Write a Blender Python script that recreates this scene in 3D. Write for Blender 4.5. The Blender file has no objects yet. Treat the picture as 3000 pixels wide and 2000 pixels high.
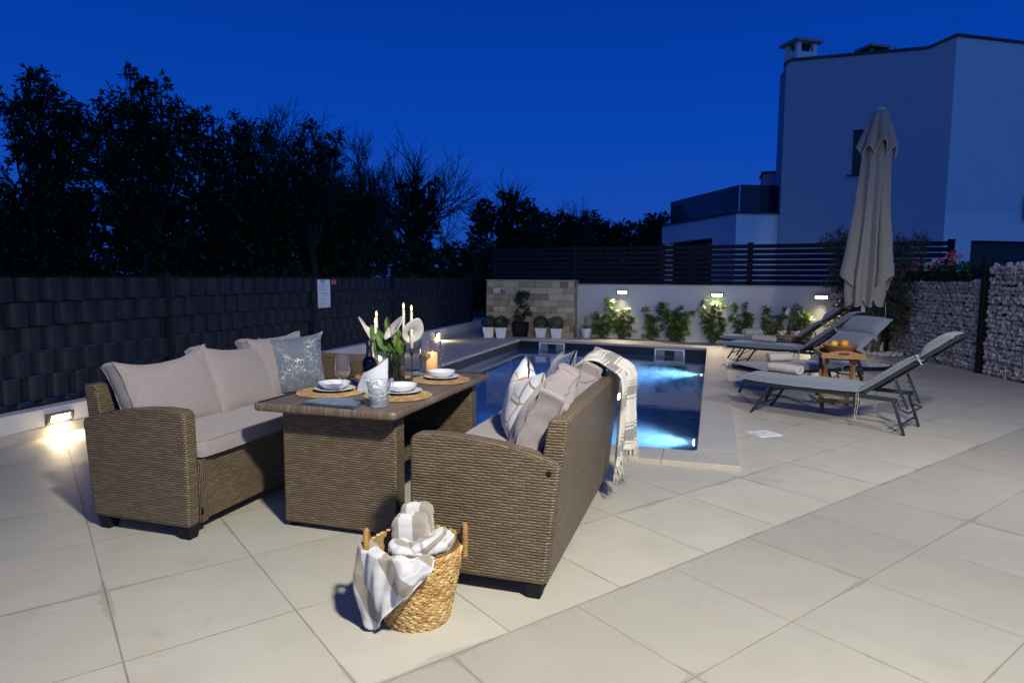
import bpy, bmesh, math, random
from mathutils import Vector, Matrix, Euler, noise
R = math.radians
sin, cos, pi = math.sin, math.cos, math.pi
scene = bpy.context.scene
col = scene.collection
random.seed(11)

# ------------------------------------------------------------------ camera
cam_d = bpy.data.cameras.new('camera')
cam = bpy.data.objects.new('camera', cam_d)
col.objects.link(cam)
cam_d.sensor_width = 36
cam_d.lens = 22.925
cam_d.clip_start = 0.05
cam_d.clip_end = 2000
PITCH, ROLL, YAW = 0.0972, 0.0049, 0.2978
_f = Vector((0, cos(PITCH), -sin(PITCH)))
_u = Vector((0, sin(PITCH), cos(PITCH)))
_r = Vector((1, 0, 0))
_r2 = _r * cos(ROLL) + _u * sin(ROLL)
_u2 = _u * cos(ROLL) - _r * sin(ROLL)
Mz = Matrix.Rotation(YAW, 3, 'Z')
_r2, _u2, _f = Mz @ _r2, Mz @ _u2, Mz @ _f
cam.matrix_world = Matrix(((_r2.x, _u2.x, -_f.x, 0), (_r2.y, _u2.y, -_f.y, 0), (_r2.z, _u2.z, -_f.z, 1.4), (0, 0, 0, 1)))
scene.camera = cam

# ------------------------------------------------------------------ render / view
scene.view_settings.view_transform = 'Standard'
scene.view_settings.look = 'None'
scene.view_settings.exposure = 0.0
scene.view_settings.gamma = 1.0
scene.render.engine = 'CYCLES'
scene.cycles.use_denoising = True
scene.cycles.max_bounces = 10
scene.cycles.transmission_bounces = 10
scene.cycles.transparent_max_bounces = 12
scene.cycles.volume_bounces = 1
scene.cycles.sample_clamp_indirect = 40.0
scene.cycles.blur_glossy = 0.5

# ------------------------------------------------------------------ dusk sky
world = bpy.data.worlds.new("World")
scene.world = world
world.use_nodes = True
wn = world.node_tree
wn.nodes.clear()
def WN(t, **k):
    n = wn.nodes.new(t)
    for a, b in k.items(): setattr(n, a, b)
    return n
w_out = WN('ShaderNodeOutputWorld'); w_bg = WN('ShaderNodeBackground')
tc = WN('ShaderNodeTexCoord'); sep = WN('ShaderNodeSeparateXYZ')
wn.links.new(tc.outputs['Generated'], sep.inputs[0])
ramp = WN('ShaderNodeValToRGB')          # height above the horizon
wn.links.new(sep.outputs['Z'], ramp.inputs[0])
ramp.color_ramp.elements[0].position = 0.0
ramp.color_ramp.elements[0].color = (0.006, 0.060, 0.36, 1)
ramp.color_ramp.elements[1].position = 1.0
ramp.color_ramp.elements[1].color = (0.006, 0.020, 0.16, 1)
for p, c in ((0.07, (0.007, 0.070, 0.45, 1)), (0.20, (0.002, 0.056, 0.43, 1)), (0.32, (0.001, 0.043, 0.37, 1)), (0.45, (0.0006, 0.031, 0.28, 1)), (0.6, (0.0008, 0.020, 0.18, 1))):
    e = ramp.color_ramp.elements.new(p); e.color = c
# the afterglow behind the photographer: paler
dot = WN('ShaderNodeVectorMath', operation='DOT_PRODUCT')
wn.links.new(tc.outputs['Generated'], dot.inputs[0])
dot.inputs[1].default_value = (0.62, -0.77, -0.12)
mr = WN('ShaderNodeMapRange', interpolation_type='SMOOTHSTEP')
mr.inputs['From Min'].default_value = 0.10; mr.inputs['From Max'].default_value = 0.98
wn.links.new(dot.outputs['Value'], mr.inputs['Value'])
mix = WN('ShaderNodeMix', data_type='RGBA')
wn.links.new(mr.outputs[0], mix.inputs[0])
wn.links.new(ramp.outputs[0], mix.inputs[6])
mix.inputs[7].default_value = (0.070, 0.215, 0.68, 1)
# a faint violet bank of cloud low in the west
nz = WN('ShaderNodeTexNoise'); nz.inputs['Scale'].default_value = 2.2; nz.inputs['Detail'].default_value = 5
mp = WN('ShaderNodeMapping'); mp.inputs['Scale'].default_value = (1, 1, 7)
wn.links.new(tc.outputs['Generated'], mp.inputs[0]); wn.links.new(mp.outputs[0], nz.inputs[0])
zr = WN('ShaderNodeMapRange'); zr.inputs['From Min'].default_value = 0.30; zr.inputs['From Max'].default_value = 0.02
wn.links.new(sep.outputs['Z'], zr.inputs['Value'])
cr = WN('ShaderNodeMapRange'); cr.inputs['From Min'].default_value = 0.45; cr.inputs['From Max'].default_value = 0.75
cr.inputs['To Max'].default_value = 0.45
wn.links.new(nz.outputs[0], cr.inputs['Value'])
mm = WN('ShaderNodeMath', operation='MULTIPLY'); wn.links.new(zr.outputs[0], mm.inputs[0]); wn.links.new(cr.outputs[0], mm.inputs[1])
mix2 = WN('ShaderNodeMix', data_type='RGBA')
wn.links.new(mm.outputs[0], mix2.inputs[0]); wn.links.new(mix.outputs[2], mix2.inputs[6])
mix2.inputs[7].default_value = (0.018, 0.050, 0.26, 1)
# last light of the physical sky, sun just under the horizon
sky = WN('ShaderNodeTexSky', sky_type='NISHITA'); sky.sun_disc = False
sky.sun_elevation = R(-4); sky.sun_rotation = R(140); sky.ozone_density = 6
sk = WN('ShaderNodeVectorMath', operation='SCALE'); sk.inputs['Scale'].default_value = 0.02
wn.links.new(sky.outputs[0], sk.inputs[0])
ad = WN('ShaderNodeVectorMath', operation='ADD')
wn.links.new(mix2.outputs[2], ad.inputs[0]); wn.links.new(sk.outputs[0], ad.inputs[1])
wn.links.new(ad.outputs[0], w_bg.inputs[0])
w_bg.inputs[1].default_value = 1.0
wn.links.new(w_bg.outputs[0], w_out.inputs[0])

# ------------------------------------------------------------------ unseen spots outside the frame, set like separate flash pops
def light(name, kind, loc, energy, color, target=None, parent=None, **k):
    d = bpy.data.lights.new(name, kind)
    d.energy = energy; d.color = color
    for a, b in k.items(): setattr(d, a, b)
    o = bpy.data.objects.new(name, d); col.objects.link(o)
    o.location = loc
    if target is not None:
        o.rotation_euler = (Vector(target) - Vector(loc)).to_track_quat('-Z', 'Y').to_euler()
    if parent: o.parent = parent
    return o
WARM = (1.0, 0.90, 0.76)
light('unseen_spotlight', 'SPOT', (1.15, 0.45, 3.8), 1620, (1.0, 0.955, 0.82), (-0.1, 3.2, 0), spot_size=R(112), spot_blend=0.8, shadow_soft_size=0.16)
light('unseen_spotlight', 'SPOT', (3.8, 3.4, 3.6), 560, (1.0, 0.955, 0.83), (2.0, 7.6, 0.2), spot_size=R(96), spot_blend=0.85, shadow_soft_size=0.16)

# ------------------------------------------------------------------ object helpers
def tag(o, label=None, cat=None, group=None, kind=None):
    if label: o['label'] = label
    if cat: o['category'] = cat
    if group: o['group'] = group
    if kind: o['kind'] = kind
    return o
def empty(name, loc=(0, 0, 0), rz=0.0, label=None, cat=None, group=None):
    o = bpy.data.objects.new(name, None); col.objects.link(o)
    o.empty_display_size = 0.1
    o.location = loc; o.rotation_euler = (0, 0, rz)
    return tag(o, label, cat, group)
def copy_tree(o, parent=None):
    c = o.copy(); col.objects.link(c); c.parent = parent
    for ch in [q for q in bpy.data.objects if q.parent == o]:
        copy_tree(ch, c)
    return c

class MB:
    """collects shapes for one mesh"""
    def __init__(s): s.v = []; s.f = []; s.uv = {}; s.mi = []
    def add(s, vs, fs, uvs=None, mi=0):
        b = len(s.v); s.v += [tuple(v) for v in vs]
        for f in fs: s.f.append([b + i for i in f]); s.mi.append(mi)
        if uvs:
            for i, u in enumerate(uvs): s.uv[b + i] = u
        return s
    def box(s, c, d, rz=0.0, mi=0, M=None):
        x, y, z = d[0] / 2, d[1] / 2, d[2] / 2
        vs = [Vector(p) for p in ((-x, -y, -z), (x, -y, -z), (x, y, -z), (-x, y, -z), (-x, -y, z), (x, -y, z), (x, y, z), (-x, y, z))]
        q = M if M is not None else Matrix.Rotation(rz, 3, 'Z')
        vs = [q @ v + Vector(c) for v in vs]
        return s.add(vs, [(0, 3, 2, 1), (4, 5, 6, 7), (0, 1, 5, 4), (1, 2, 6, 5), (2, 3, 7, 6), (3, 0, 4, 7)], mi=mi)
    def bar(s, p, q, w, h, up=(0, 0, 1), mi=0):
        p, q = Vector(p), Vector(q); d = q - p; L = d.length; d.normalize()
        side = d.cross(Vector(up))
        if side.length < 1e-4: side = d.cross(Vector((1, 0, 0)))
        side.normalize(); u = side.cross(d)
        M = Matrix((side, d, u)).transposed()
        return s.box((p + q) / 2, (w, L, h), M=M, mi=mi)
    def tube(s, pts, r, n=8, caps=True, mi=0, closed=False, flat=1.0):
        pts = [Vector(p) for p in pts]; m = len(pts)
        rs = r if isinstance(r, (list, tuple)) else [r] * m
        b = len(s.v); vs = []; prev = None
        for i, p in enumerate(pts):
            if closed: t = pts[(i + 1) % m] - pts[i - 1]
            else: t = pts[min(i + 1, m - 1)] - pts[max(i - 1, 0)]
            if t.length < 1e-9: t = Vector((0, 0, 1))
            t.normalize()
            if prev is None:
                a = t.cross(Vector((0, 0, 1)))
                if a.length < 1e-3: a = t.cross(Vector((1, 0, 0)))
            else: a = prev - t * prev.dot(t)
            a.normalize(); prev = a; c = t.cross(a)
            for k in range(n):
                an = 2 * pi * k / n
                vs.append(p + a * (rs[i] * cos(an)) + c * (rs[i] * sin(an) * flat))
        fs = []
        for i in range(m if closed else m - 1):
            j = (i + 1) % m
            for k in range(n):
                k2 = (k + 1) % n
                fs.append((i * n + k, i * n + k2, j * n + k2, j * n + k))
        if caps and not closed:
            fs.append(tuple(range(n))[::-1]); fs.append(tuple((m - 1) * n + k for k in range(n)))
        return s.add(vs, fs, mi=mi)
    def lathe(s, prof, n=32, c=(0, 0, 0), rmod=None, mi=0, close=False):
        vs = []; fs = []; m = len(prof)
        for i, (r, z) in enumerate(prof):
            for k in range(n):
                a = 2 * pi * k / n
                rr = max(r, 1e-5) * (rmod(a, z) if rmod else 1)
                vs.append((c[0] + rr * cos(a), c[1] + rr * sin(a), c[2] + z))
        for i in range(m - 1):
            for k in range(n):
                k2 = (k + 1) % n
                fs.append((i * n + k, i * n + k2, (i + 1) * n + k2, (i + 1) * n + k))
        if close:
            for k in range(n):
                k2 = (k + 1) % n
                fs.append(((m - 1) * n + k, (m - 1) * n + k2, k2, k))
        return s.add(vs, fs, mi=mi)
    def grid(s, fn, nu, nv, uvf=None, closeu=False, mi=0):
        vs = []; uvs = []
        for j in range(nv + 1):
            for i in range(nu + (0 if closeu else 1)):
                u, v = i / nu, j / nv
                vs.append(fn(u, v)); uvs.append(uvf(u, v) if uvf else (u, v))
        w = nu if closeu else nu + 1; fs = []
        for j in range(nv):
            for i in range(nu):
                i2 = (i + 1) % w if closeu else i + 1
                fs.append((j * w + i, j * w + i2, (j + 1) * w + i2, (j + 1) * w + i))
        return s.add(vs, fs, uvs, mi=mi)
    def prism(s, poly, fn, t0, t1, mi=0):
        """poly: 2-d outline, fn(a, b, t) -> 3-d point"""
        n = len(poly)
        vs = [fn(a, b, t0) for a, b in poly] + [fn(a, b, t1) for a, b in poly]
        fs = [tuple(range(n))[::-1], tuple(range(n, 2 * n))]
        for i in range(n):
            j = (i + 1) % n; fs.append((i, j, n + j, n + i))
        return s.add(vs, fs, mi=mi)

def obj(name, mb, mat, parent=None, smooth=False, bevel=0, seg=2, solid=0, sub=0, box_uv=True, angle=40, recalc=True, solid_off=0):
    me = bpy.data.meshes.new(name)
    me.from_pydata(mb.v, [], mb.f)
    mats = mat if isinstance(mat, (list, tuple)) else [mat]
    for q in mats: me.materials.append(q)
    if len(mats) > 1:
        for p, i in zip(me.polygons, mb.mi): p.material_index = i
    if recalc:
        bm = bmesh.new(); bm.from_mesh(me)
        bmesh.ops.recalc_face_normals(bm, faces=bm.faces)
        bm.to_mesh(me); bm.free()
    uvl = me.uv_layers.new(name='uv')
    custom = len(mb.uv) > 0
    vsx = me.vertices
    for p in me.polygons:
        n = p.normal
        ax = 0 if abs(n.x) > abs(n.y) and abs(n.x) > abs(n.z) else (1 if abs(n.y) >= abs(n.z) else 2)
        for li in p.loop_indices:
            vi = me.loops[li].vertex_index
            if custom and vi in mb.uv: uvl.data[li].uv = mb.uv[vi]
            else:
                c = vsx[vi].co
                uvl.data[li].uv = (c.y, c.z) if ax == 0 else ((c.x, c.z) if ax == 1 else (c.x, c.y))
        p.use_smooth = bool(smooth)
    o = bpy.data.objects.new(name, me); col.objects.link(o)
    if parent: o.parent = parent
    if bevel:
        m = o.modifiers.new('bevel', 'BEVEL'); m.width = bevel; m.segments = seg; m.limit_method = 'ANGLE'; m.angle_limit = R(angle)
        m.harden_normals = False
        if seg > 1:
            for p in me.polygons: p.use_smooth = True
            try: me.set_sharp_from_angle(angle=R(60))
            except Exception: pass
    if solid:
        m = o.modifiers.new('solid', 'SOLIDIFY'); m.thickness = solid; m.offset = solid_off
    if sub:
        m = o.modifiers.new('sub', 'SUBSURF'); m.levels = sub; m.render_levels = sub
    return o

# ------------------------------------------------------------------ material helpers
class NT:
    def __init__(s, name):
        s.m = bpy.data.materials.new(name); s.m.use_nodes = True
        s.t = s.m.node_tree; s.b = s.t.nodes['Principled BSDF']; s.out = s.t.nodes['Material Output']
    def n(s, t, **k):
        q = s.t.nodes.new(t)
        for a, b in k.items(): setattr(q, a, b)
        return q
    def l(s, a, b): s.t.links.new(a, b)
    def _in(s, sock, v):
        if v is None: return
        if hasattr(v, 'links') or isinstance(v, bpy.types.NodeSocket): s.l(v, sock)
        else: sock.default_value = v
    def math(s, op, a, b=None, c=None, clamp=False):
        q = s.n('ShaderNodeMath', operation=op, use_clamp=clamp)
        s._in(q.inputs[0], a); s._in(q.inputs[1], b)
        if c is not None: s._in(q.inputs[2], c)
        return q.outputs[0]
    def uv(s):
        return s.n('ShaderNodeUVMap', uv_map='uv').outputs[0]
    def obj(s): return s.n('ShaderNodeTexCoord').outputs['Object']
    def sep(s, v):
        q = s.n('ShaderNodeSeparateXYZ'); s.l(v, q.inputs[0]); return q.outputs
    def comb(s, x=0.0, y=0.0, z=0.0):
        q = s.n('ShaderNodeCombineXYZ')
        for i, a in enumerate((x, y, z)): s._in(q.inputs[i], a)
        return q.outputs[0]
    def map(s, v, scale=(1, 1, 1), rot=(0, 0, 0), loc=(0, 0, 0)):
        q = s.n('ShaderNodeMapping'); s.l(v, q.inputs[0])
        q.inputs['Scale'].default_value = scale; q.inputs['Rotation'].default_value = rot; q.inputs['Location'].default_value = loc
        return q.outputs[0]
    def noise(s, v=None, scale=5, detail=4, rough=0.55, dist=0.0):
        q = s.n('ShaderNodeTexNoise'); q.inputs['Scale'].default_value = scale; q.inputs['Detail'].default_value = detail
        q.inputs['Roughness'].default_value = rough; q.inputs['Distortion'].default_value = dist
        if v is not None: s.l(v, q.inputs['Vector'])
        return q.outputs[0]
    def white(s, v):
        q = s.n('ShaderNodeTexWhiteNoise', noise_dimensions='3D'); s.l(v, q.inputs['Vector']); return q.outputs['Value']
    def voro(s, v, scale=5, feature='F1', out='Distance'):
        q = s.n('ShaderNodeTexVoronoi', feature=feature); q.inputs['Scale'].default_value = scale
        if v is not None: s.l(v, q.inputs['Vector'])
        return q.outputs[out]
    def rng(s, v, a, b, c=0.0, d=1.0, smooth=False):
        q = s.n('ShaderNodeMapRange')
        if smooth: q.interpolation_type = 'SMOOTHSTEP'
        s._in(q.inputs['Value'], v)
        for k, w in zip(('From Min', 'From Max', 'To Min', 'To Max'), (a, b, c, d)): q.inputs[k].default_value = w
        return q.outputs[0]
    def ramp(s, v, stops):
        q = s.n('ShaderNodeValToRGB'); s.l(v, q.inputs[0]); e = q.color_ramp.elements
        e[0].position, e[0].color = stops[0][0], (*stops[0][1], 1)
        e[1].position, e[1].color = stops[-1][0], (*stops[-1][1], 1)
        for p, c in stops[1:-1]:
            x = e.new(p); x.color = (*c, 1)
        return q.outputs[0]
    def mix(s, f, a, b, mode='MIX'):
        q = s.n('ShaderNodeMix', data_type='RGBA', blend_type=mode)
        s._in(q.inputs[0], f)
        for i, c in ((6, a), (7, b)):
            if isinstance(c, tuple): q.inputs[i].default_value = (*c[:3], 1)
            else: s.l(c, q.inputs[i])
        return q.outputs[2]
    def bump(s, h, dist=0.002, strength=1.0, prev=None):
        q = s.n('ShaderNodeBump'); q.inputs['Distance'].default_value = dist; q.inputs['Strength'].default_value = strength
        s.l(h, q.inputs['Height'])
        if prev is not None: s.l(prev, q.inputs['Normal'])
        s.l(q.outputs[0], s.b.inputs['Normal']); return q.outputs[0]
    def set(s, **k):
        for a, v in k.items():
            nm = {'color': 'Base Color', 'rough': 'Roughness', 'metal': 'Metallic', 'ior': 'IOR', 'trans': 'Transmission Weight',
                  'spec': 'Specular IOR Level', 'sheen': 'Sheen Weight', 'coat': 'Coat Weight', 'alpha': 'Alpha',
                  'ecol': 'Emission Color', 'estr': 'Emission Strength', 'sss': 'Subsurface Weight'}[a]
            i = s.b.inputs[nm]
            if isinstance(v, tuple): i.default_value = (*v[:3], 1)
            elif isinstance(v, (int, float)): i.default_value = v
            else: s.l(v, i)
        return s
def plain(name, c, rough=0.5, metal=0.0, var=0.12, scale=14, bump=0.0005, bscale=180, **k):
    """painted / moulded surface with slight mottling and grain"""
    t = NT(name); o = t.obj()
    nz = t.noise(o, scale, 5)
    lo = tuple(max(0, x * (1 - var)) for x in c); hi = tuple(min(1, x * (1 + var)) for x in c)
    t.set(color=t.mix(nz, lo, hi), metal=metal, rough=t.rng(t.noise(o, scale * 2.3, 3), 0.3, 0.7, max(0.02, rough - 0.07), min(1, rough + 0.07)), **k)
    if bump: t.bump(t.noise(o, bscale, 2), bump, 0.5)
    return t.m
def fabric(name, c, c2=None, scale=420, rough=0.9, bump=0.0012):
    """woven cloth, two slightly different yarns"""
    t = NT(name); uv = t.uv(); s = t.sep(uv)
    wx = t.noise(t.comb(t.math('MULTIPLY', s[0], scale * 1.0), t.math('MULTIPLY', s[1], scale * 0.12)), 1.0, 2)
    wy = t.noise(t.comb(t.math('MULTIPLY', s[0], scale * 0.12), t.math('MULTIPLY', s[1], scale * 1.0)), 1.0, 2)
    w = t.math('ADD', t.math('MULTIPLY', wx, 0.5), t.math('MULTIPLY', wy, 0.5))
    w = t.rng(w, 0.36, 0.64)
    c2 = c2 or tuple(x * 0.72 for x in c)
    big = t.noise(t.obj(), 6, 3)
    base = t.mix(w, c2, c)
    base = t.mix(t.rng(big, 0.3, 0.7, 0, 0.14), base, tuple(x * 0.6 for x in c))
    t.set(color=base, rough=rough, sheen=0.25, spec=0.2)
    t.bump(w, bump, 0.7)
    return t.m

M = {}
# ---- woven rattan (plastic wicker): horizontal strands, pairs of uprights
def wicker(name, su=0.052, sv=0.0128, swap=False, c=((0.050, 0.030, 0.015), (0.120, 0.080, 0.043), (0.250, 0.198, 0.128)), gap=(0.006, 0.004, 0.002), dist=0.0045):
    t = NT(name); s = t.sep(t.uv())
    U, V = (s[1], s[0]) if swap else (s[0], s[1])
    v = t.math('DIVIDE', V, sv); row = t.math('FLOOR', v); fv = t.math('FRACT', v)
    off = t.math('MULTIPLY', t.math('MODULO', row, 2.0), 0.5)
    off = t.math('ABSOLUTE', off)
    u = t.math('ADD', t.math('DIVIDE', U, su), off); cu = t.math('FLOOR', u); fu = t.math('FRACT', u)
    pv = t.math('SUBTRACT', 1.0, t.math('POWER', t.math('ABSOLUTE', t.math('SUBTRACT', t.math('MULTIPLY', fv, 2.0), 1.0)), 2.4))   # across strand
    pu = t.math('ABSOLUTE', t.math('SUBTRACT', fu, 0.5))          # 0 centre .. 0.5 under the upright
    arc = t.math('SUBTRACT', 1.0, t.math('POWER', t.math('MULTIPLY', pu, 2.0), 3.4))
    hor = t.math('MULTIPLY', pv, t.math('ADD', 0.25, t.math('MULTIPLY', arc, 0.75)))
    # uprights: two thin strands over the crossing
    d = t.math('SUBTRACT', 0.5, pu)                               # distance from crossing 0..0.5
    tw = t.math('SUBTRACT', 1.0, t.math('POWER', t.math('MULTIPLY', t.math('ABSOLUTE', t.math('SUBTRACT', d, 0.052)), 21.0), 2.0), clamp=True)
    fvc = t.math('SUBTRACT', 1.0, t.math('POWER', t.math('ABSOLUTE', t.math('SUBTRACT', t.math('MULTIPLY', fv, 2.0), 1.0)), 4.0))
    ver = t.math('MULTIPLY', tw, t.math('ADD', 0.35, t.math('MULTIPLY', fvc, 0.6)))
    h = t.math('MAXIMUM', hor, ver)
    wn_ = t.white(t.comb(cu, row, 3.0))
    streak = t.noise(t.comb(t.math('MULTIPLY', U, 22.0), t.math('MULTIPLY', V, 900.0)), 1.0, 2)
    big = t.noise(t.obj(), 3.5, 3)
    k = t.math('ADD', t.math('ADD', t.math('MULTIPLY', wn_, 0.34), 0.12), t.math('ADD', t.math('MULTIPLY', streak, 0.45), t.math('MULTIPLY', t.math('SUBTRACT', big, 0.5), 0.2)))
    strand = t.ramp(k, [(0.1, c[0]), (0.5, c[1]), (0.95, c[2])])
    strand = t.mix(t.rng(fv, 0.35, 0.75, 0.0, 0.40), strand, c[2]); strand = t.mix(t.rng(ver, 0.5, 0.8, 0, 0.45), strand, c[2])
    t.set(color=t.mix(t.rng(h, 0.20, 0.58), gap, strand), rough=0.42, spec=0.45)
    t.bump(h, dist, 1.0)
    return t.m
M['wicker'] = wicker('brown_wicker')
M['wicker_rim'] = wicker('brown_wicker_rim', su=0.034, sv=0.013, swap=True, dist=0.005, c=((0.07, 0.048, 0.030), (0.125, 0.09, 0.06), (0.20, 0.16, 0.11)))
M['cushion'] = fabric('taupe_cushion_fabric', (0.36, 0.31, 0.30), (0.23, 0.195, 0.19))
M['piping'] = plain('taupe_piping', (0.26, 0.22, 0.21), 0.9)
M['black_plastic'] = plain('black_plastic', (0.012, 0.012, 0.015), 0.65, spec=0.12)
M['anthracite'] = plain('anthracite_metal', (0.022, 0.028, 0.036), 0.5, 0.0, spec=0.3)
M['white_plaster'] = None
# ================================================================== SETTING
TA = 0.6321                       # direction of the paving joints
def tuv(u, v, z=0.0):             # paving frame -> world
    return (u * sin(TA) + v * cos(TA), u * cos(TA) - v * sin(TA), z)

def paving(name, u0, du, v0, dv, c_lo, c_hi, jc, warm, jw=0.0035, rough=(0.45, 0.7)):
    t = NT(name); o = t.sep(t.obj())
    su, cu_ = sin(TA), cos(TA)
    u = t.math('ADD', t.math('MULTIPLY', o[0], su), t.math('MULTIPLY', o[1], cu_))
    v = t.math('SUBTRACT', t.math('MULTIPLY', o[0], cu_), t.math('MULTIPLY', o[1], su))
    a = t.math('DIVIDE', t.math('SUBTRACT', u, u0), du); b = t.math('DIVIDE', t.math('SUBTRACT', v, v0), dv)
    ia, ib = t.math('FLOOR', a), t.math('FLOOR', b)
    def edge(x, d):
        f = t.math('FRACT', x)
        return t.math('MULTIPLY', t.math('MINIMUM', f, t.math('SUBTRACT', 1.0, f)), d)
    ea, eb = edge(a, du), edge(b, dv)
    wob = t.noise(t.obj(), 40, 2)
    e = t.math('ADD', t.math('MINIMUM', ea, eb), t.math('MULTIPLY', t.math('SUBTRACT', wob, 0.5), 0.0012))
    joint = t.rng(e, jw * 0.55, jw * 1.0, 1, 0)
    tone = t.white(t.comb(ia, ib, 1.0))
    # each slab has its own offset of the cloudy pattern
    vec = t.comb(t.math('ADD', u, t.math('MULTIPLY', tone, 37.0)), v, t.math('MULTIPLY', ib, 3.7))
    cloud = t.noise(vec, 2.6, 5, 0.6)
    fine = t.noise(t.obj(), 75, 4, 0.7)
    specks = t.noise(t.obj(), 330, 2)
    k = t.math('ADD', t.math('ADD', t.math('MULTIPLY', cloud, 0.5), 0.15), t.math('ADD', t.math('ADD', t.math('MULTIPLY', tone, 0.10), 0.06), t.math('MULTIPLY', fine, 0.22)))
    base = t.ramp(k, [(0.36, c_lo), (0.62, tuple((x + y) / 2 for x, y in zip(c_lo, c_hi))), (0.86, c_hi)])
    # rusty / ochre veins, damp marks along some joints
    vein = t.noise(t.map(t.obj(), (1.6, 1.6, 1), (0, 0, TA)), 2.1, 8, 0.72, 1.6)
    base = t.mix(t.rng(vein, 0.56, 0.74, 0, 0.42), base, warm)
    damp = t.noise(t.obj(), 1.7, 3); dampf = t.noise(t.obj(), 14, 4)
    wid = t.rng(damp, 0.52, 0.7, 0.0, 0.045)
    dm = t.math('MULTIPLY', t.rng(t.math('SUBTRACT', e, t.math('MULTIPLY', wid, t.rng(dampf, 0.3, 0.7, 0.3, 1.0))), -0.004, 0.004, 1, 0), t.rng(damp, 0.5, 0.56))
    base = t.mix(t.math('MULTIPLY', dm, 0.32), base, tuple(x * 0.5 for x in c_lo))
    stain = t.noise(t.obj(), 5.5, 6, 0.65, 0.8)
    base = t.mix(t.rng(stain, 0.58, 0.74, 0, 0.24), base, tuple(x * 0.62 for x in c_lo))
    dirt = t.voro(t.obj(), 9.0)
    base = t.mix(t.rng(dirt, 0.012, 0.030, 0.7, 0), base, (0.09, 0.06, 0.04))
    base = t.mix(t.rng(specks, 0.30, 0.5, 0.25, 0), base, tuple(x * 0.7 for x in c_lo))
    jn = t.noise(t.obj(), 3.0, 4)
    jcol = t.mix(jn, jc, tuple(min(1, x * 1.8) for x in jc))
    jm = t.math('MULTIPLY', joint, t.rng(t.noise(t.obj(), 2.3, 3), 0.35, 0.6, 0.3, 0.85))
    t.set(color=t.mix(jm, base, jcol), rough=t.rng(fine, 0.3, 0.7, rough[0], rough[1]), spec=0.45)
    h = t.math('SUBTRACT', t.math('ADD', t.math('MULTIPLY', fine, 0.35), t.math('ADD', t.math('MULTIPLY', specks, 0.25), t.math('MULTIPLY', cloud, 0.5))), t.math('MULTIPLY', joint, 1.4))
    t.bump(h, 0.0022, 0.8)
    return t.m
M['pave_a'] = paving('limestone_paving', 0.215, 0.63, -1.985, 0.668, (0.37, 0.352, 0.30), (0.50, 0.478, 0.41), (0.15, 0.12, 0.08), (0.40, 0.32, 0.215))
M['pave_b'] = paving('grey_sandstone_paving', 1.83, 0.628, -1.358, 0.62, (0.295, 0.282, 0.245), (0.37, 0.354, 0.312), (0.15, 0.115, 0.075), (0.40, 0.31, 0.22), jw=0.0021)
M['pave_c'] = paving('far_strip_paving', 0.1, 0.9, 0.2, 0.45, (0.33, 0.30, 0.27), (0.45, 0.41, 0.36), (0.16, 0.13, 0.10), (0.42, 0.33, 0.24))

def plaster(name, c, grain=0.0012, gs=160, stain=0.25):
    t = NT(name); o = t.obj()
    a = t.noise(o, 1.3, 6, 0.6); b = t.noise(o, gs, 3, 0.7)
    s_ = t.noise(t.map(o, (1, 1, 0.25)), 3.2, 5)
    base = t.mix(a, tuple(x * 0.90 for x in c), c)
    base = t.mix(t.rng(s_, 0.5, 0.8, 0, stain), base, tuple(x * 0.72 for x in c))
    base = t.mix(t.rng(b, 0.3, 0.7, 0.10, 0), base, tuple(x * 0.5 for x in c))
    t.set(color=base, rough=0.88, spec=0.25); t.bump(b, grain, 0.8)
    return t.m
M['plaster'] = plaster('white_render', (0.62, 0.61, 0.62))
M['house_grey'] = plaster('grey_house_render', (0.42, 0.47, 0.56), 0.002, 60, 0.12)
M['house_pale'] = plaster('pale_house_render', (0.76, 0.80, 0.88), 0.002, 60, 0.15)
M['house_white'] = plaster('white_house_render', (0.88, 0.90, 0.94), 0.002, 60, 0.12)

def stone_mat(name, c, c2, scale=1.0, bump=0.002):
    t = NT(name); o = t.obj()
    a = t.noise(t.map(o, (1, 1, 3.0)), 3.0 * scale, 7, 0.65, 0.6); b = t.noise(o, 60 * scale, 4, 0.7); s2 = t.noise(o, 420, 2)
    base = t.mix(t.rng(a, 0.35, 0.7), c, c2)
    base = t.mix(t.rng(b, 0.3, 0.6, 0.3, 0), base, tuple(x * 0.6 for x in c))
    t.set(color=t.mix(t.rng(s2, 0.55, 0.7, 0, 0.3), base, tuple(x * 0.5 for x in c)), rough=t.rng(b, 0.3, 0.7, 0.5, 0.75)); t.bump(t.math('ADD', a, t.math('MULTIPLY', b, 0.4)), bump, 0.6)
    return t.m
M['coping'] = stone_mat('grey_limestone_coping', (0.385, 0.37, 0.35), (0.44, 0.425, 0.40))
M['coping_edge'] = stone_mat('honey_limestone_edge', (0.42, 0.37, 0.28), (0.50, 0.45, 0.36))

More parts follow.
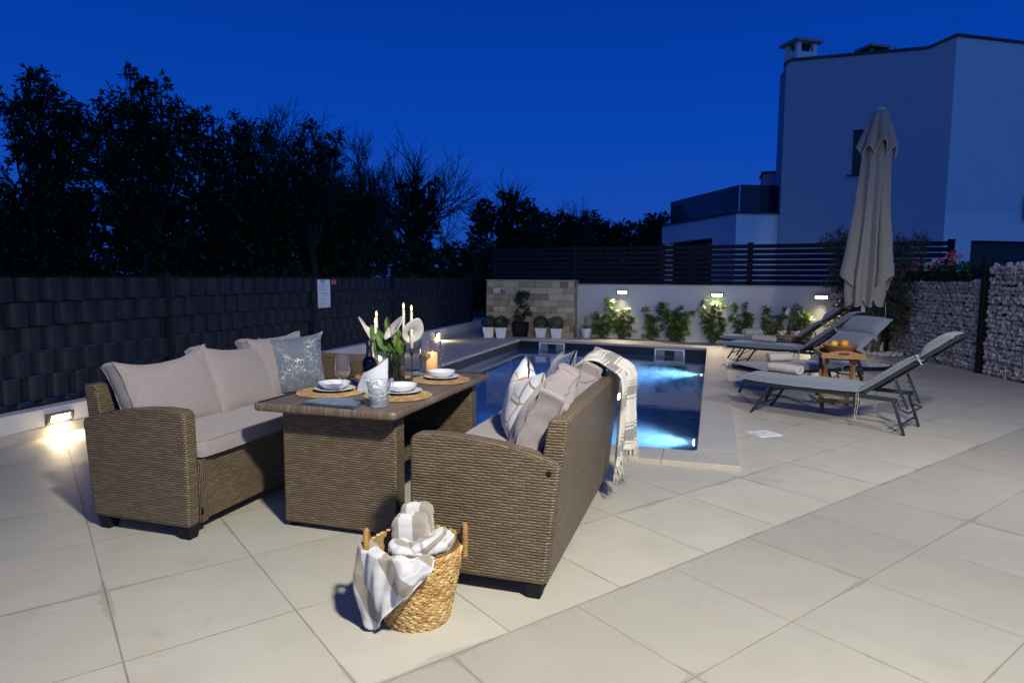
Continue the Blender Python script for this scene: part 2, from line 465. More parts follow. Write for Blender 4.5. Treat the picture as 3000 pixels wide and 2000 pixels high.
# ---- ground sheet + paving with the pool cut out
HOLE = [(-4.30, 5.05), (0.10, 5.05), (0.10, 13.75), (-4.30, 14.2)]
def sheet(name, outer, mat, z, hole=None, kind='structure'):
    bm = bmesh.new()
    for loop in [outer] + ([hole] if hole else []):
        vs = [bm.verts.new((x, y, z)) for x, y in loop]
        for i in range(len(vs)): bm.edges.new((vs[i], vs[(i + 1) % len(vs)]))
    bmesh.ops.triangle_fill(bm, use_beauty=True, use_dissolve=False, edges=bm.edges[:])
    for f in bm.faces:
        f.normal_update()
        if f.normal.z < 0: f.normal_flip()
    me = bpy.data.meshes.new(name); bm.to_mesh(me); bm.free(); me.materials.append(mat)
    o = bpy.data.objects.new(name, me); col.objects.link(o); o['kind'] = kind
    return o
t = NT('rough_soil'); a = t.noise(t.obj(), 0.7, 8, 0.7)
t.set(color=t.ramp(a, [(0.3, (0.02, 0.022, 0.012)), (0.7, (0.05, 0.045, 0.028))]), rough=0.95); t.bump(a, 0.05, 0.6); M['soil'] = t.m
sheet('ground', [(-600, -600), (600, -600), (600, 900), (-600, 900)], M['soil'], -0.06, [(-4.6, 4.8), (0.3, 4.8), (0.3, 14.0), (-4.6, 14.6)])
V0 = -1.985
pa = [tuv(26, V0)[:2], tuv(-7, V0)[:2], tuv(-7, -19)[:2], tuv(26, -19)[:2]]
sheet('terrace_paving', pa, M['pave_a'], 0.0, HOLE)
pb = [tuv(26, V0)[:2], tuv(-7, V0)[:2], tuv(-7, 12)[:2], tuv(26, 12)[:2]]
sheet('patio_paving', pb, M['pave_b'], 0.0)

# ================================================================== SWIMMING POOL
pool = empty('swimming_pool', (-2.1, 9.5, 0), 0, 'lit rectangular swimming pool with pale stone edge and dark tile waterline', 'swimming pool')
PO = Vector((-2.1, 9.5, 0))
def pl(x, y, z): return (x - PO.x, y - PO.y, z)
IN = [(-4.03, 5.295), (-0.08, 5.295), (-0.08, 13.38), (-4.10, 14.07)]
OUT = [(-4.46, 4.95), (0.235, 4.95), (0.235, 13.86), (-4.50, 14.58)]
def inner_edge():                       # rounded near-right corner
    r = 0.06; pts = [IN[0]]
    cx, cy = IN[1][0] - r, IN[1][1] + r
    for k in range(7):
        a = -pi / 2 + (pi / 2) * k / 6; pts.append((cx + r * cos(a), cy + r * sin(a)))
    return pts + [IN[2], IN[3]]
# coping: flat slabs, four runs split by joints
def coping_piece(poly, top=0.037, bot=-0.012):
    mb = MB(); mb.prism(poly, lambda a, b, t: pl(a, b, t), bot, top)
    return mb
def lerp(a, b, t): return (a[0] + (b[0] - a[0]) * t, a[1] + (b[1] - a[1]) * t)
cp = []
g = 0.0018
xs = [-4.46, -3.35, -2.34, -1.335, -0.335]                     # near run
for i in range(4): cp.append([(xs[i] + g, 4.95), (xs[i + 1] - g, 4.95), (xs[i + 1] - g, 5.295), (xs[i] + g, 5.295)])
cp[0] = [(-4.46, 4.95), (-3.35 - g, 4.95), (-3.35 - g, 5.295), (-4.03, 5.295), (-4.46 + .0, 5.295)]
r_ = 0.06; corner = [(-0.335 + g, 4.95), (0.235, 4.95), (0.235, 5.345), (-0.08, 5.345)]
for k in range(6, -1, -1):
    a = -pi / 2 + (pi / 2) * k / 6
    corner.append((IN[1][0] - r_ + r_ * cos(a), 5.295 + r_ + r_ * sin(a)) if k < 6 else (-0.08, 5.3551))
corner = [(-0.335 + g, 4.95), (0.235, 4.95), (0.235, 5.36), (-0.08, 5.36)] + [(-0.14 + r_ * cos(a), 5.355 + r_ * sin(a)) for a in [-(pi / 2) * k / 6 for k in range(1, 7)]] + [(-0.335 + g, 5.295)]
cp.append(corner)
ys = [5.36, 6.83, 8.3, 9.77, 11.24, 12.7, 13.38]
for i in range(6):
    cp.append([(-0.08, ys[i] + g), (0.235, ys[i] + g), (0.235, ys[i + 1] - g), (-0.08, ys[i + 1] - g)])
cp.append([(-0.08, 13.38 + g), (0.235, 13.38 + g), (0.235, 13.86), (-0.40, 13.957), (-0.40, 13.435)])
for i in range(4):
    t0, t1 = i / 4, (i + 1) / 4
    a0, a1 = lerp((-0.40, 13.435), IN[3], t0), lerp((-0.40, 13.435), IN[3], t1)
    b0, b1 = lerp((-0.40, 13.957), OUT[3], t0), lerp((-0.40, 13.957), OUT[3], t1)
    cp.append([(a0[0] - g, a0[1]), (b0[0] - g, b0[1]), (b1[0] + g, b1[1]), (a1[0] + g, a1[1])])
for i in range(6):
    t0, t1 = i / 6, (i + 1) / 6
    a0, a1 = lerp(IN[0], IN[3], t0), lerp(IN[0], IN[3], t1); b0, b1 = lerp((-4.46, 5.295), OUT[3], t0), lerp((-4.46, 5.295), OUT[3], t1)
    cp.append([(a0[0], a0[1] + g), (a1[0], a1[1] - g), (b1[0], b1[1] - g), (b0[0], b0[1] + g)])
mb = MB()
for q in cp: mb.prism(q, lambda a, b, t: pl(a, b, t), -0.010, 0.037)
cop = obj('coping', mb, [M['coping'], M['coping_edge']], pool, bevel=0.004, seg=2)
for p in cop.data.polygons:
    if abs(p.normal.z) < 0.3: p.material_index = 1
    p.use_smooth = False
# basin
t = NT('pool_liner'); o_ = t.obj(); a = t.noise(o_, 7, 5, 0.6); b = t.noise(o_, 60, 3)
t.set(color=t.ramp(t.math('ADD', t.math('MULTIPLY', a, 0.7), t.math('MULTIPLY', b, 0.3)), [(0.3, (0.10, 0.135, 0.15)), (0.7, (0.17, 0.215, 0.23))]), rough=0.5); M['liner'] = t.m
t = NT('dark_waterline_tile'); o_ = t.obj(); s = t.sep(o_)
br = t.n('ShaderNodeTexBrick'); br.offset = 0.0
br.inputs['Scale'].default_value = 1.0; br.inputs['Brick Width'].default_value = 0.6; br.inputs['Row Height'].default_value = 0.3; br.inputs['Mortar Size'].default_value = 0.003
br.inputs['Color1'].default_value = (0.010, 0.012, 0.017, 1); br.inputs['Color2'].default_value = (0.016, 0.018, 0.024, 1); br.inputs['Mortar'].default_value = (0.03, 0.03, 0.034, 1)
t.l(t.comb(t.math('ADD', s[0], s[1]), t.math('ADD', s[2], 0.27), 0.0), br.inputs['Vector'])
nn = t.noise(o_, 30, 5)
t.set(color=t.mix(t.rng(nn, 0.3, 0.8, 0, 0.5), br.outputs[0], (0.024, 0.026, 0.034)), rough=0.45); t.bump(nn, 0.0008, 0.5); M['band'] = t.m
DEPTH = -1.45
ie = inner_edge()
mb = MB(); n = len(ie)
# walls are set 12 mm back under the coping edge
def grow(p, d):
    cx, cy = -2.07, 9.5
    return (p[0] + (d if p[0] > cx else -d), p[1] + (d if p[1] > cy else -d))
wl = [grow(p, 0.012) for p in ie]
vs = [pl(x, y, -0.30) for x, y in wl] + [pl(x, y, DEPTH) for x, y in wl]
fs = [(i, (i + 1) % n, n + (i + 1) % n, n + i) for i in range(n)] + [tuple(range(n, 2 * n))]
mb.add(vs, fs)
obj('basin', mb, M['liner'], pool)
mb = MB(); vs = [pl(x, y, -0.008) for x, y in wl] + [pl(x, y, -0.2995) for x, y in wl]
mb.add(vs, [(i, (i + 1) % n, n + (i + 1) % n, n + i) for i in range(n)])
obj('tile_band', mb, M['band'], pool)
# submerged ledge along the far and left walls
def far_y(x): return 14.07 - 0.1716 * (x + 4.10)
mb = MB()
mb.prism([(-4.06, 13.40), (-0.12, 13.0), (-0.12, 13.37), (-4.06, 14.03)], lambda a, b, t: pl(a, b, t), -1.44, -0.62)
mb.prism([(-4.05, 5.33), (-3.66, 5.33), (-3.66, 13.34), (-4.06, 13.38)], lambda a, b, t: pl(a, b, t), -1.44, -0.621)
obj('ledge', mb, M['liner'], pool, bevel=0.02)
# skimmer inlets in the far wall
M['white_plastic'] = plain('white_plastic', (0.74, 0.75, 0.76), 0.4, scale=6)
M['grey_plastic'] = plain('grey_plastic', (0.22, 0.23, 0.24), 0.5)
M['black'] = plain('matt_black', (0.010, 0.010, 0.011), 0.6)
for k, (xa, xb) in enumerate(((-3.66, -3.05), (-1.10, -0.50))):
    ang = -0.17; xm = (xa + xb) / 2; ym = far_y(xm)
    sk = empty('pool_skimmer', (xm, ym - 0.012, -0.105), ang, ('left' if k == 0 else 'right') + ' white framed skimmer opening in the dark far wall of the pool', 'skimmer', 'skimmer openings in the far pool wall')
    w = 0.61; h = 0.175; fr = 0.028
    mb = MB()
    for z in (-h / 2 + fr / 2, h / 2 - fr / 2): mb.box((0, -0.006, z), (w, 0.030, fr))
    for x in (-w / 2 + fr / 2, w / 2 - fr / 2): mb.box((x, -0.006, 0), (fr, 0.0301, h - 2 * fr + 0.002))
    obj('frame', mb, M['white_plastic'], sk, bevel=0.003)
    for sx in (-1, 1):
        mb = MB(); mb.box((sx * w * 0.30, -0.001, 0), (w * 0.30, 0.012, h - 2 * fr)); obj('flap', mb, M['grey_plastic'], sk)
    mb = MB(); mb.box((0, -0.001, 0), (w * 0.32, 0.0125, h - 2 * fr))
    obj('throat', mb, M['black'], sk)
# underwater lamps
def emis(name, c, s):
    t = NT(name); t.set(color=(0.8, 0.8, 0.8), ecol=c, estr=s, rough=0.4); return t.m
M['pool_lamp'] = emis('pool_lamp_lens', (0.80, 0.93, 1.0), 30)
for k, (y, z) in enumerate(((6.80, -0.58), (11.45, -0.60))):
    L_ = empty('pool_light', (-0.094, y, z), 0, ('near' if k == 0 else 'far') + 'er lit underwater lamp on the right pool wall', 'pool light', 'underwater lamps of the pool')
    L_['label'] = ('lit underwater lamp close to the near end of the pool' if k == 0 else 'lit underwater lamp further along the right pool wall')
    Mx = Matrix.Rotation(-pi / 2, 3, 'Y')
    mb = MB(); mb.lathe([(0.0, 0.0), (0.125, 0.0), (0.13, 0.012), (0.11, 0.035), (0.09, 0.040)], 28); mb.v = [tuple(Mx @ Vector(v)) for v in mb.v]
    obj('housing', mb, M['white_plastic'], L_, smooth=True)
    mb = MB(); mb.lathe([(0.0, 0.055), (0.05, 0.052), (0.088, 0.041)], 28); mb.v = [tuple(Mx @ Vector(v)) for v in mb.v]
    obj('lens', mb, M['pool_lamp'], L_, smooth=True)
    light('beam', 'SPOT', (-0.075, 0, 0.0), 600 if k == 0 else 1100, (0.55, 0.84, 1.0), None, L_, spot_size=R(118), spot_blend=1.0, shadow_soft_size=0.05).rotation_euler = (0, R(90 - 2), 0)

# water body
wt = NT('pool_water')
wt.t.nodes.remove(wt.b)
gl = wt.n('ShaderNodeBsdfGlass'); gl.inputs['IOR'].default_value = 1.33; gl.inputs['Roughness'].default_value = 0.0; gl.inputs['Color'].default_value = (1, 1, 1, 1)
w1 = wt.noise(wt.map(wt.obj(), (1, 1, 1)), 2.6, 2); w2 = wt.noise(wt.map(wt.obj(), (1, 1.6, 1)), 9.0, 2)
bp = wt.n('ShaderNodeBump'); bp.inputs['Distance'].default_value = 0.006; bp.inputs['Strength'].default_value = 0.22
wt.l(wt.math('ADD', w1, wt.math('MULTIPLY', w2, 0.12)), bp.inputs['Height']); wt.l(bp.outputs[0], gl.inputs['Normal'])
wt.l(gl.outputs[0], wt.out.inputs['Surface'])
va = wt.n('ShaderNodeVolumeAbsorption'); va.inputs['Color'].default_value = (0.02, 0.42, 0.94, 1); va.inputs['Density'].default_value = 0.55
vs_ = wt.n('ShaderNodeVolumeScatter'); vs_.inputs['Color'].default_value = (0.55, 0.85, 1.0, 1); vs_.inputs['Density'].default_value = 0.30; vs_.inputs['Anisotropy'].default_value = 0.35
ads = wt.n('ShaderNodeAddShader'); wt.l(va.outputs[0], ads.inputs[0]); wt.l(vs_.outputs[0], ads.inputs[1]); wt.l(ads.outputs[0], wt.out.inputs['Volume'])
mb = MB()
wo = [grow(p, 0.03) for p in IN]
mb.prism(wo, lambda a, b, t: (a, b, t), DEPTH - 0.02, -0.155)
o = obj('water', mb, wt.m, None); o['kind'] = 'structure'
# ================================================================== LEFT: LOW WALL, FENCE, LAMPS
FR = 0.034                       # the boundary runs 2 degrees off the pool
def left_frame(name, label, cat, group=None, y=0.0, dx=0.0, z=0.0):
    p = Matrix.Rotation(FR, 3, 'Z') @ Vector((dx, y, z)) + Vector((-5.371, 0, 0))
    return empty(name, p, FR, label, cat, group)
wall = left_frame('garden_wall', 'low white rendered garden wall with tiled skirting under the dark fence', 'wall')
mb = MB(); mb.box((-0.13, 7.6, 0.055), (0.26, 18.0, 0.39)); obj('wall', mb, M['plaster'], wall, bevel=0.006)
def skirt_mat():
    t = NT('skirting_tile'); o = t.sep(t.obj()); f = t.math('FRACT', t.math('DIVIDE', o[1], 0.6)); e = t.math('MINIMUM', f, t.math('SUBTRACT', 1.0, f))
    a = t.noise(t.obj(), 5, 5); b = t.noise(t.obj(), 90, 3)
    base = t.mix(a, (0.36, 0.33, 0.28), (0.50, 0.46, 0.39))
    t.set(color=t.mix(t.rng(e, 0.002, 0.004, 1, 0), base, (0.15, 0.12, 0.09)), rough=0.6); t.bump(b, 0.001, 0.5); return t.m
M['skirt'] = skirt_mat()
mb = MB(); mb.box((0.006, 7.6, 0.045), (0.012, 18.0, 0.094)); obj('skirting', mb, M['skirt'], wall, bevel=0.002)

fence = left_frame('privacy_fence', 'dark grey wire mesh fence woven with privacy strips along the left of the pool', 'fence')
FX = -0.155; ZT = 1.395; RH = 0.2165
posts = [0.05, 2.90, 5.74, 8.58, 11.38, 14.22, 16.15]
t = NT('pvc_privacy_strip'); s = t.sep(t.obj())
rib = t.math('SINE', t.math('MULTIPLY', s[2], 2 * pi / 0.0075))
nz_ = t.noise(t.map(t.obj(), (1, 2.0, 0.6)), 2.0, 3)
t.set(color=t.mix(nz_, (0.010, 0.014, 0.023), (0.022, 0.026, 0.037)), rough=t.rng(nz_, 0.3, 0.7, 0.36, 0.46), spec=0.16)
t.bump(rib, 0.0009, 0.6); M['strip'] = t.m
M['fence_wire'] = plain('fence_wire', (0.008, 0.010, 0.015), 0.6, spec=0.10)
random.seed(5)
for i in range(len(posts) - 1):
    y0, y1 = posts[i] + 0.035, posts[i + 1] - 0.035
    mb = MB()
    nrow = 6
    PER = 0.2265
    for r in range(nrow):
        zt = ZT - 0.012 - r * RH; zb = zt - RH + 0.006
        if r == nrow - 1: zb = 0.262
        ph = (r % 2) * 0.5 * PER + random.uniform(-0.01, 0.01); tw = random.uniform(-0.3, 0.3)
        ns = int((y1 - y0) / 0.0135)
        def fn(u, v, zt=zt, zb=zb, ph=ph):
            y = y0 + (y1 - y0) * u
            q = ((y - ph) % PER) / PER
            if q < 0.24: x = -0.012                       # behind the pair of wires
            else:
                w = (q - 0.24) / 0.76
                x = -0.012 + 0.034 * sin(pi * w) ** 0.8 + 0.004 * sin(y * 2.1 + tw)
            return (FX + x, y, zb + (zt - zb) * v)
        mb.grid(fn, ns, 2)
    pn = obj('strip_panel', mb, M['strip'], fence, smooth=True)
    pn.data.set_sharp_from_angle(angle=R(35))
    mb = MB()
    for r in range(nrow + 1):
        z = ZT - r * RH if r < nrow else 0.255
        for dx in (-0.013, 0.013): mb.tube([(FX + dx, y0, z), (FX + dx, y1, z)], 0.0035, 5)
        if r < nrow:
            zb = ZT - (r + 1) * RH if r < nrow - 1 else 0.255
            y = y0 - ((y0 - (r % 2) * 0.5 * PER) % PER)
            while y < y1:
                for e in (0.0, 0.24 * PER):
                    if y0 < y + e < y1: mb.tube([(FX + 0.004, y + e, zb), (FX + 0.004, y + e, z)], 0.0028, 4, caps=False)
                y += PER
    y = y0 + 0.02
    while y < y1:
        mb.tube([(FX, y, ZT), (FX, y, ZT + 0.026)], 0.0025, 4); y += 0.0566
    obj('wire_grid', mb, M['fence_wire'], pn)
for y in posts:
    mb = MB(); mb.box((FX - 0.01, y, 0.83), (0.075, 0.085, 1.17)); mb.box((FX - 0.01, y, 1.42), (0.082, 0.092, 0.018))
    mb.box((FX + 0.033, y, 0.80), (0.012, 0.05, 1.08))
    obj('post', mb, M['fence_wire'], fence, bevel=0.004)

# lamps set into the low wall
M['lamp_body'] = plain('lamp_housing_grey', (0.115, 0.105, 0.095), 0.5)
M['lamp_glow'] = emis('warm_lamp_lens', (1.0, 0.83, 0.56), 12)
for k, y in enumerate((4.26, 10.42, 13.30)):
    who = ['nearest the sofa', 'behind the candles', 'nearest the far pots'][k]
    L_ = left_frame('step_light', 'lit brick light in the low white wall, ' + who, 'wall light', 'brick lights in the low white wall', y, 0.0, 0.150 if k == 0 else 0.135)
    mb = MB(); W_, H_ = 0.25, 0.098
    pr = [(0, -H_ / 2), (0.004, -H_ / 2), (0.035, -0.025), (0.048, H_ / 2 - 0.006), (0.046, H_ / 2), (0, H_ / 2)]
    for sgn in (-1, 1): mb.prism(pr, lambda a, b, t: (a, t, b), sgn * W_ / 2, sgn * (W_ / 2 - 0.03))
    mb.box((0.024, 0, H_ / 2 - 0.007), (0.050, W_ - 0.05, 0.0135)); mb.box((0.005, 0, -H_ / 2 + 0.008), (0.0101, W_ - 0.05, 0.016))
    mb.box((0.004, 0, 0), (0.004, W_ - 0.04, H_ - 0.01))
    obj('housing', mb, M['lamp_body'], L_, bevel=0.002)
    mb = MB(); mb.grid(lambda u, v: (0.010 + 0.028 * v, -0.088 + 0.176 * u, -0.030 + 0.058 * v), 2, 2)
    obj('lens', mb, M['lamp_glow'], L_)
    lo = light('glow', 'AREA', (0.034, 0, 0.0), 6.5, (1.0, 0.78, 0.48), None, L_, shape='RECTANGLE', size=0.17, size_y=0.05, spread=R(155))
    lo.rotation_euler = Vector((0.62, 0, -0.78)).to_track_quat('-Z', 'Y').to_euler()

# warning signs on the fence
def text_mesh(body, size, bold=0.0):
    cu = bpy.data.curves.new('text', 'FONT'); cu.body = body; cu.size = size; cu.align_x = 'CENTER'; cu.align_y = 'CENTER'; cu.offset = bold
    o = bpy.data.objects.new('text', cu); col.objects.link(o)
    dg = bpy.context.evaluated_depsgraph_get(); me = bpy.data.meshes.new_from_object(o.evaluated_get(dg))
    bpy.data.objects.remove(o); return me
def put_text(name, body, size, mat, parent, loc, rot, bold=0.0, sx=1.0):
    me = text_mesh(body, size, bold); me.materials.clear(); me.materials.append(mat); me.name = name
    o = bpy.data.objects.new(name, me); col.objects.link(o); o.parent = parent; o.location = loc; o.rotation_euler = rot; o.scale = (sx, 1, 1)
    return o
M['sign_white'] = plain('sign_white', (0.66, 0.70, 0.74), 0.35, scale=4)
M['sign_red'] = plain('sign_red', (0.50, 0.022, 0.022), 0.4)
M['ink'] = plain('dark_ink', (0.012, 0.014, 0.03), 0.6, bump=0)
M['ink_pale'] = plain('pale_print', (0.60, 0.42, 0.42), 0.6, bump=0)
sg = left_frame('pool_sign', 'tall white pool rules board headed BAZEN on the dark fence', 'sign', None, 8.90, -0.128, 1.14)
mb = MB(); mb.box((0, 0, 0), (0.006, 0.355, 0.436)); obj('board', mb, M['sign_white'], sg, bevel=0.001)
rt = (pi / 2, 0, pi / 2)
put_text('lettering', 'BAZEN', 0.050, M['ink'], sg, (0.0042, -0.035, 0.192), rt, 0.0012, 0.85)
put_text('lettering', 'POOL', 0.024, M['ink'], sg, (0.0042, -0.035, 0.160), rt, 0.0, 1.2)
mb = MB()
def lineb(y0, z0, y1, z1, w=0.004): mb.bar((0.0042, y0, z0), (0.0042, y1, z1), w, 0.0006, up=(1, 0, 0))
random.seed(3)
for r, zc in enumerate((0.118, 0.060)):                 # two rows of pictograms in framed squares
    for k in range(4):
        yc = -0.130 + k * 0.063; h = 0.021
        for a, b in (((-h, -h), (h, -h)), ((h, -h), (h, h)), ((h, h), (-h, h)), ((-h, h), (-h, -h))): lineb(yc + a[0], zc + a[1], yc + b[0], zc + b[1], 0.0014)
        lineb(yc - 0.004, zc + 0.010, yc + 0.002, zc - 0.004, 0.007); lineb(yc + 0.002, zc - 0.004, yc + (0.010 if k % 2 else -0.009), zc - 0.018, 0.005)
        lineb(yc, zc - 0.002, yc + 0.011, zc + 0.012, 0.004)
        if not (r == 1 and k == 0): lineb(yc - 0.018, zc - 0.018, yc + 0.018, zc + 0.018, 0.002)
obj('pictograms', mb, M['ink'], sg)
mb = MB()
def words(yc, z, width, seed, size=0.0075):
    rr = random.Random(seed); y = yc - width / 2
    while y < yc + width / 2 - 0.005:
        L = rr.uniform(0.012, 0.038); L = min(L, yc + width / 2 - y)
        x = y
        while x < y + L - 0.002:                         # letter strokes
            lineb(x, z - size / 2, x, z + size / 2 * rr.choice((0.6, 1.0)), 0.0016); lineb(x, z + rr.choice((-0.3, 0, 0.3)) * size, x + 0.0035, z + rr.choice((-0.3, 0, 0.3)) * size, 0.0016); x += 0.0052
        y += L + 0.007
for i, (yc, z, w) in enumerate(((-0.03, 0.012, 0.27), (-0.03, -0.009, 0.29), (-0.03, -0.040, 0.27), (-0.02, -0.062, 0.10), (-0.02, -0.084, 0.31), (-0.02, -0.106, 0.18), (-0.01, -0.140, 0.32), (-0.03, -0.161, 0.28), (-0.01, -0.181, 0.33), (-0.01, -0.200, 0.32))): words(yc, z, w, i)
obj('small_print', mb, M['ink'], sg)
s2 = left_frame('warning_sign', 'small red warning plate beside the white pool rules board', 'sign', None, 9.195, -0.128, 1.322)
mb = MB(); mb.box((0, 0, 0), (0.005, 0.155, 0.072)); obj('plate', mb, M['sign_red'], s2, bevel=0.001)
mb = MB()
for z, w in ((0.026, 0.10), (0.010, 0.145), (-0.014, 0.11), (-0.028, 0.148)): words(0, z, w, int(z * 1000) + 50, 0.008)
obj('small_print', mb, M['ink_pale'], s2)

# ================================================================== FAR END: STONE PIER, WHITE WALL, SLAT FENCE
WA = math.atan2(-0.2, 1.0)            # far wall direction
def wy(x, off=0.0): return 15.03 - 0.2 * x + off
fw = empty('far_wall', (-3.1, wy(-3.1), 0), WA, 'long white rendered wall with thin stone capping beyond the pool', 'wall')
Lw = 7.2
mb = MB(); mb.box((Lw / 2 - 0.3, 0.11, 0.56), (Lw + 0.6, 0.22, 1.36)); obj('wall', mb, M['plaster'], fw)
mb = MB()
k = -0.6
while k < Lw:
    mb.box((k + 0.30, 0.10, 1.2515), (0.596, 0.27, 0.022)); k += 0.6
obj('capping', mb, M['coping'], fw, bevel=0.002)
# raised planting / deck strip in front of the wall is the paving itself
# stone clad pier
pier = empty('stone_pier', (-5.16, 14.72, 0), R(5.2), 'block of honey coloured split stone cladding behind the potted plants', 'wall')
t = NT('split_travertine'); s = t.sep(t.uv())
row = t.math('FLOOR', t.math('DIVIDE', s[1], 0.1465)); 
shift = t.white(t.comb(row, 7.0, 0.0))
wid = t.rng(t.white(t.comb(row, 11.0, 0.0)), 0, 1, 0.20, 0.40)
uu = t.math('ADD', t.math('DIVIDE', s[0], wid), t.math('MULTIPLY', shift, 5.0)); cu_ = t.math('FLOOR', uu)
# uneven stone lengths: split some stones again
half = t.math('GREATER_THAN', t.white(t.comb(cu_, row, 2.0)), 0.62)
u2 = t.math('ADD', uu, 0.0); sub = t.math('MULTIPLY', half, t.math('FLOOR', t.math('MULTIPLY', t.math('FRACT', uu), 2.0)))
cell = t.white(t.comb(t.math('ADD', cu_, t.math('MULTIPLY', sub, 0.5)), row, 5.0))
fu = t.math('FRACT', uu); fu = t.math('FRACT', t.math('MULTIPLY', fu, t.math('ADD', 1.0, half)))
eu = t.math('MULTIPLY', t.math('MINIMUM', fu, t.math('SUBTRACT', 1.0, fu)), 0.25)
fv = t.math('FRACT', t.math('DIVIDE', s[1], 0.1465)); ev = t.math('MULTIPLY', t.math('MINIMUM', fv, t.math('SUBTRACT', 1.0, fv)), 0.1465)
e = t.math('MINIMUM', eu, ev); jo = t.rng(e, 0.001, 0.004, 1, 0)
cl = t.noise(t.comb(s[0], s[1], t.math('MULTIPLY', cell, 9.0)), 9, 6, 0.7, 0.8)
bs = t.ramp(t.math('ADD', t.math('MULTIPLY', cell, 0.75), t.math('MULTIPLY', cl, 0.4)), [(0.12, (0.13, 0.088, 0.05)), (0.3, (0.28, 0.205, 0.12)), (0.6, (0.38, 0.30, 0.19)), (0.9, (0.47, 0.395, 0.28))])
bs = t.mix(t.rng(cl, 0.55, 0.8, 0, 0.5), bs, (0.36, 0.22, 0.11))
t.set(color=t.mix(jo, bs, (0.12, 0.095, 0.07)), rough=0.8)
t.bump(t.math('ADD', t.math('MULTIPLY', cl, 0.6), t.math('ADD', t.math('MULTIPLY', cell, 0.9), t.math('MULTIPLY', jo, -1.0))), 0.010, 0.8); M['cladding'] = t.m
PW = 2.09
mb = MB(); mb.box((PW / 2, 0.62, 0.615), (PW, 1.24, 1.43)); obj('cladding', mb, M['cladding'], pier)
mb = MB(); mb.box((PW / 2, 0.62, 1.3405), (PW + 0.02, 1.26, 0.020)); obj('capping', mb, M['coping'], pier, bevel=0.002)
mb = MB(); mb.lathe([(0.052, 0.0), (0.070, 0.0), (0.070, 0.02), (0.052, 0.02)], 20, close=True); mb.v = [(x, -z, y) for x, y, z in mb.v]
v_ = obj('vent_ring', mb, M['grey_plastic'], pier); v_.location = (0.40, 0.004, 1.07)
mb = MB(); mb.lathe([(0.0, 0.0), (0.053, 0.0)], 20); mb.v = [(x, -z, y) for x, y, z in mb.v]
v_ = obj('vent_hole', mb, M['black'], v_); v_.location = (0, -0.004, 0)

# wall lamps on the white wall
M['lamp_bright'] = emis('bright_lamp_lens', (1.0, 0.86, 0.64), 14)
for k, x in enumerate((-2.03, 0.09, 2.12)):
    who = ['left, nearest the stone pier', 'middle, above the shrubs', 'right, beside the olive tree'][k]
    L_ = empty('wall_lamp', (x, wy(x) - 0.001, (1.075, 1.045, 1.035)[k]), WA, 'glowing brick lamp on the white far wall, ' + who, 'wall lamp', 'lamps on the white far wall')
    mb = MB(); W_, H_ = 0.27, 0.105
    for sgn in (-1, 1): mb.box((sgn * (W_ / 2 - 0.009), -0.022, 0), (0.018, 0.044, H_))
    mb.box((0, -0.022, H_ / 2 - 0.008), (W_ - 0.036, 0.0435, 0.016)); mb.box((0, -0.015, -H_ / 2 + 0.009), (W_ - 0.036, 0.030, 0.018)); mb.box((0, -0.003, 0), (W_ - 0.036, 0.006, H_ - 0.034))
    obj('housing', mb, M['lamp_body'], L_, bevel=0.002)
    mb = MB(); mb.grid(lambda u, v: (-0.112 + 0.224 * u, -0.012 - 0.022 * v, -0.026 + 0.052 * v), 2, 2)
    obj('lens', mb, M['lamp_bright'], L_)
    lo = light('glow', 'SPOT', (0, -0.060, 0.0), 125, (1.0, 0.80, 0.53), None, L_, spot_size=R(118), spot_blend=0.7, shadow_soft_size=0.06)
    lo.rotation_euler = Vector((0, -0.62, -0.78)).to_track_quat('-Z', 'Y').to_euler()

# slat fence standing on / behind the far wall
def sfy(x): return 16.25 + (14.85 - 16.25) * (x + 5.5) / 9.9
SA = math.atan2(14.85 - 16.25, 9.9)
sf = empty('slat_fence', (-5.45, sfy(-5.45), 0), SA, 'dark horizontal slat fence with narrow gaps above the white wall', 'fence')
M['slat'] = plain('slat_aluminium', (0.012, 0.014, 0.024), 0.75, var=0.2, spec=0.12)
LX = 10.1; SP = 2.02
pp = [0.0, 2.21, 4.34, 6.27, 8.25, 9.98]
for i in range(5):
    a, b = pp[i] + 0.05, pp[i + 1] - 0.05
    mb = MB()
    for k in range(8):
        z = 1.31 + k * 0.1145
        mb.box(((a + b) / 2, 0.0, z), (b - a, 0.014, 0.088))
    obj('slat_panel', mb, M['slat'], sf, bevel=0.002)
for x in pp:
    mb = MB(); mb.box((x, 0, 1.52), (0.11, 0.09, 1.32)); mb.box((x, 0, 2.187), (0.125, 0.105, 0.016))
    obj('post', mb, M['slat'], sf, bevel=0.003)

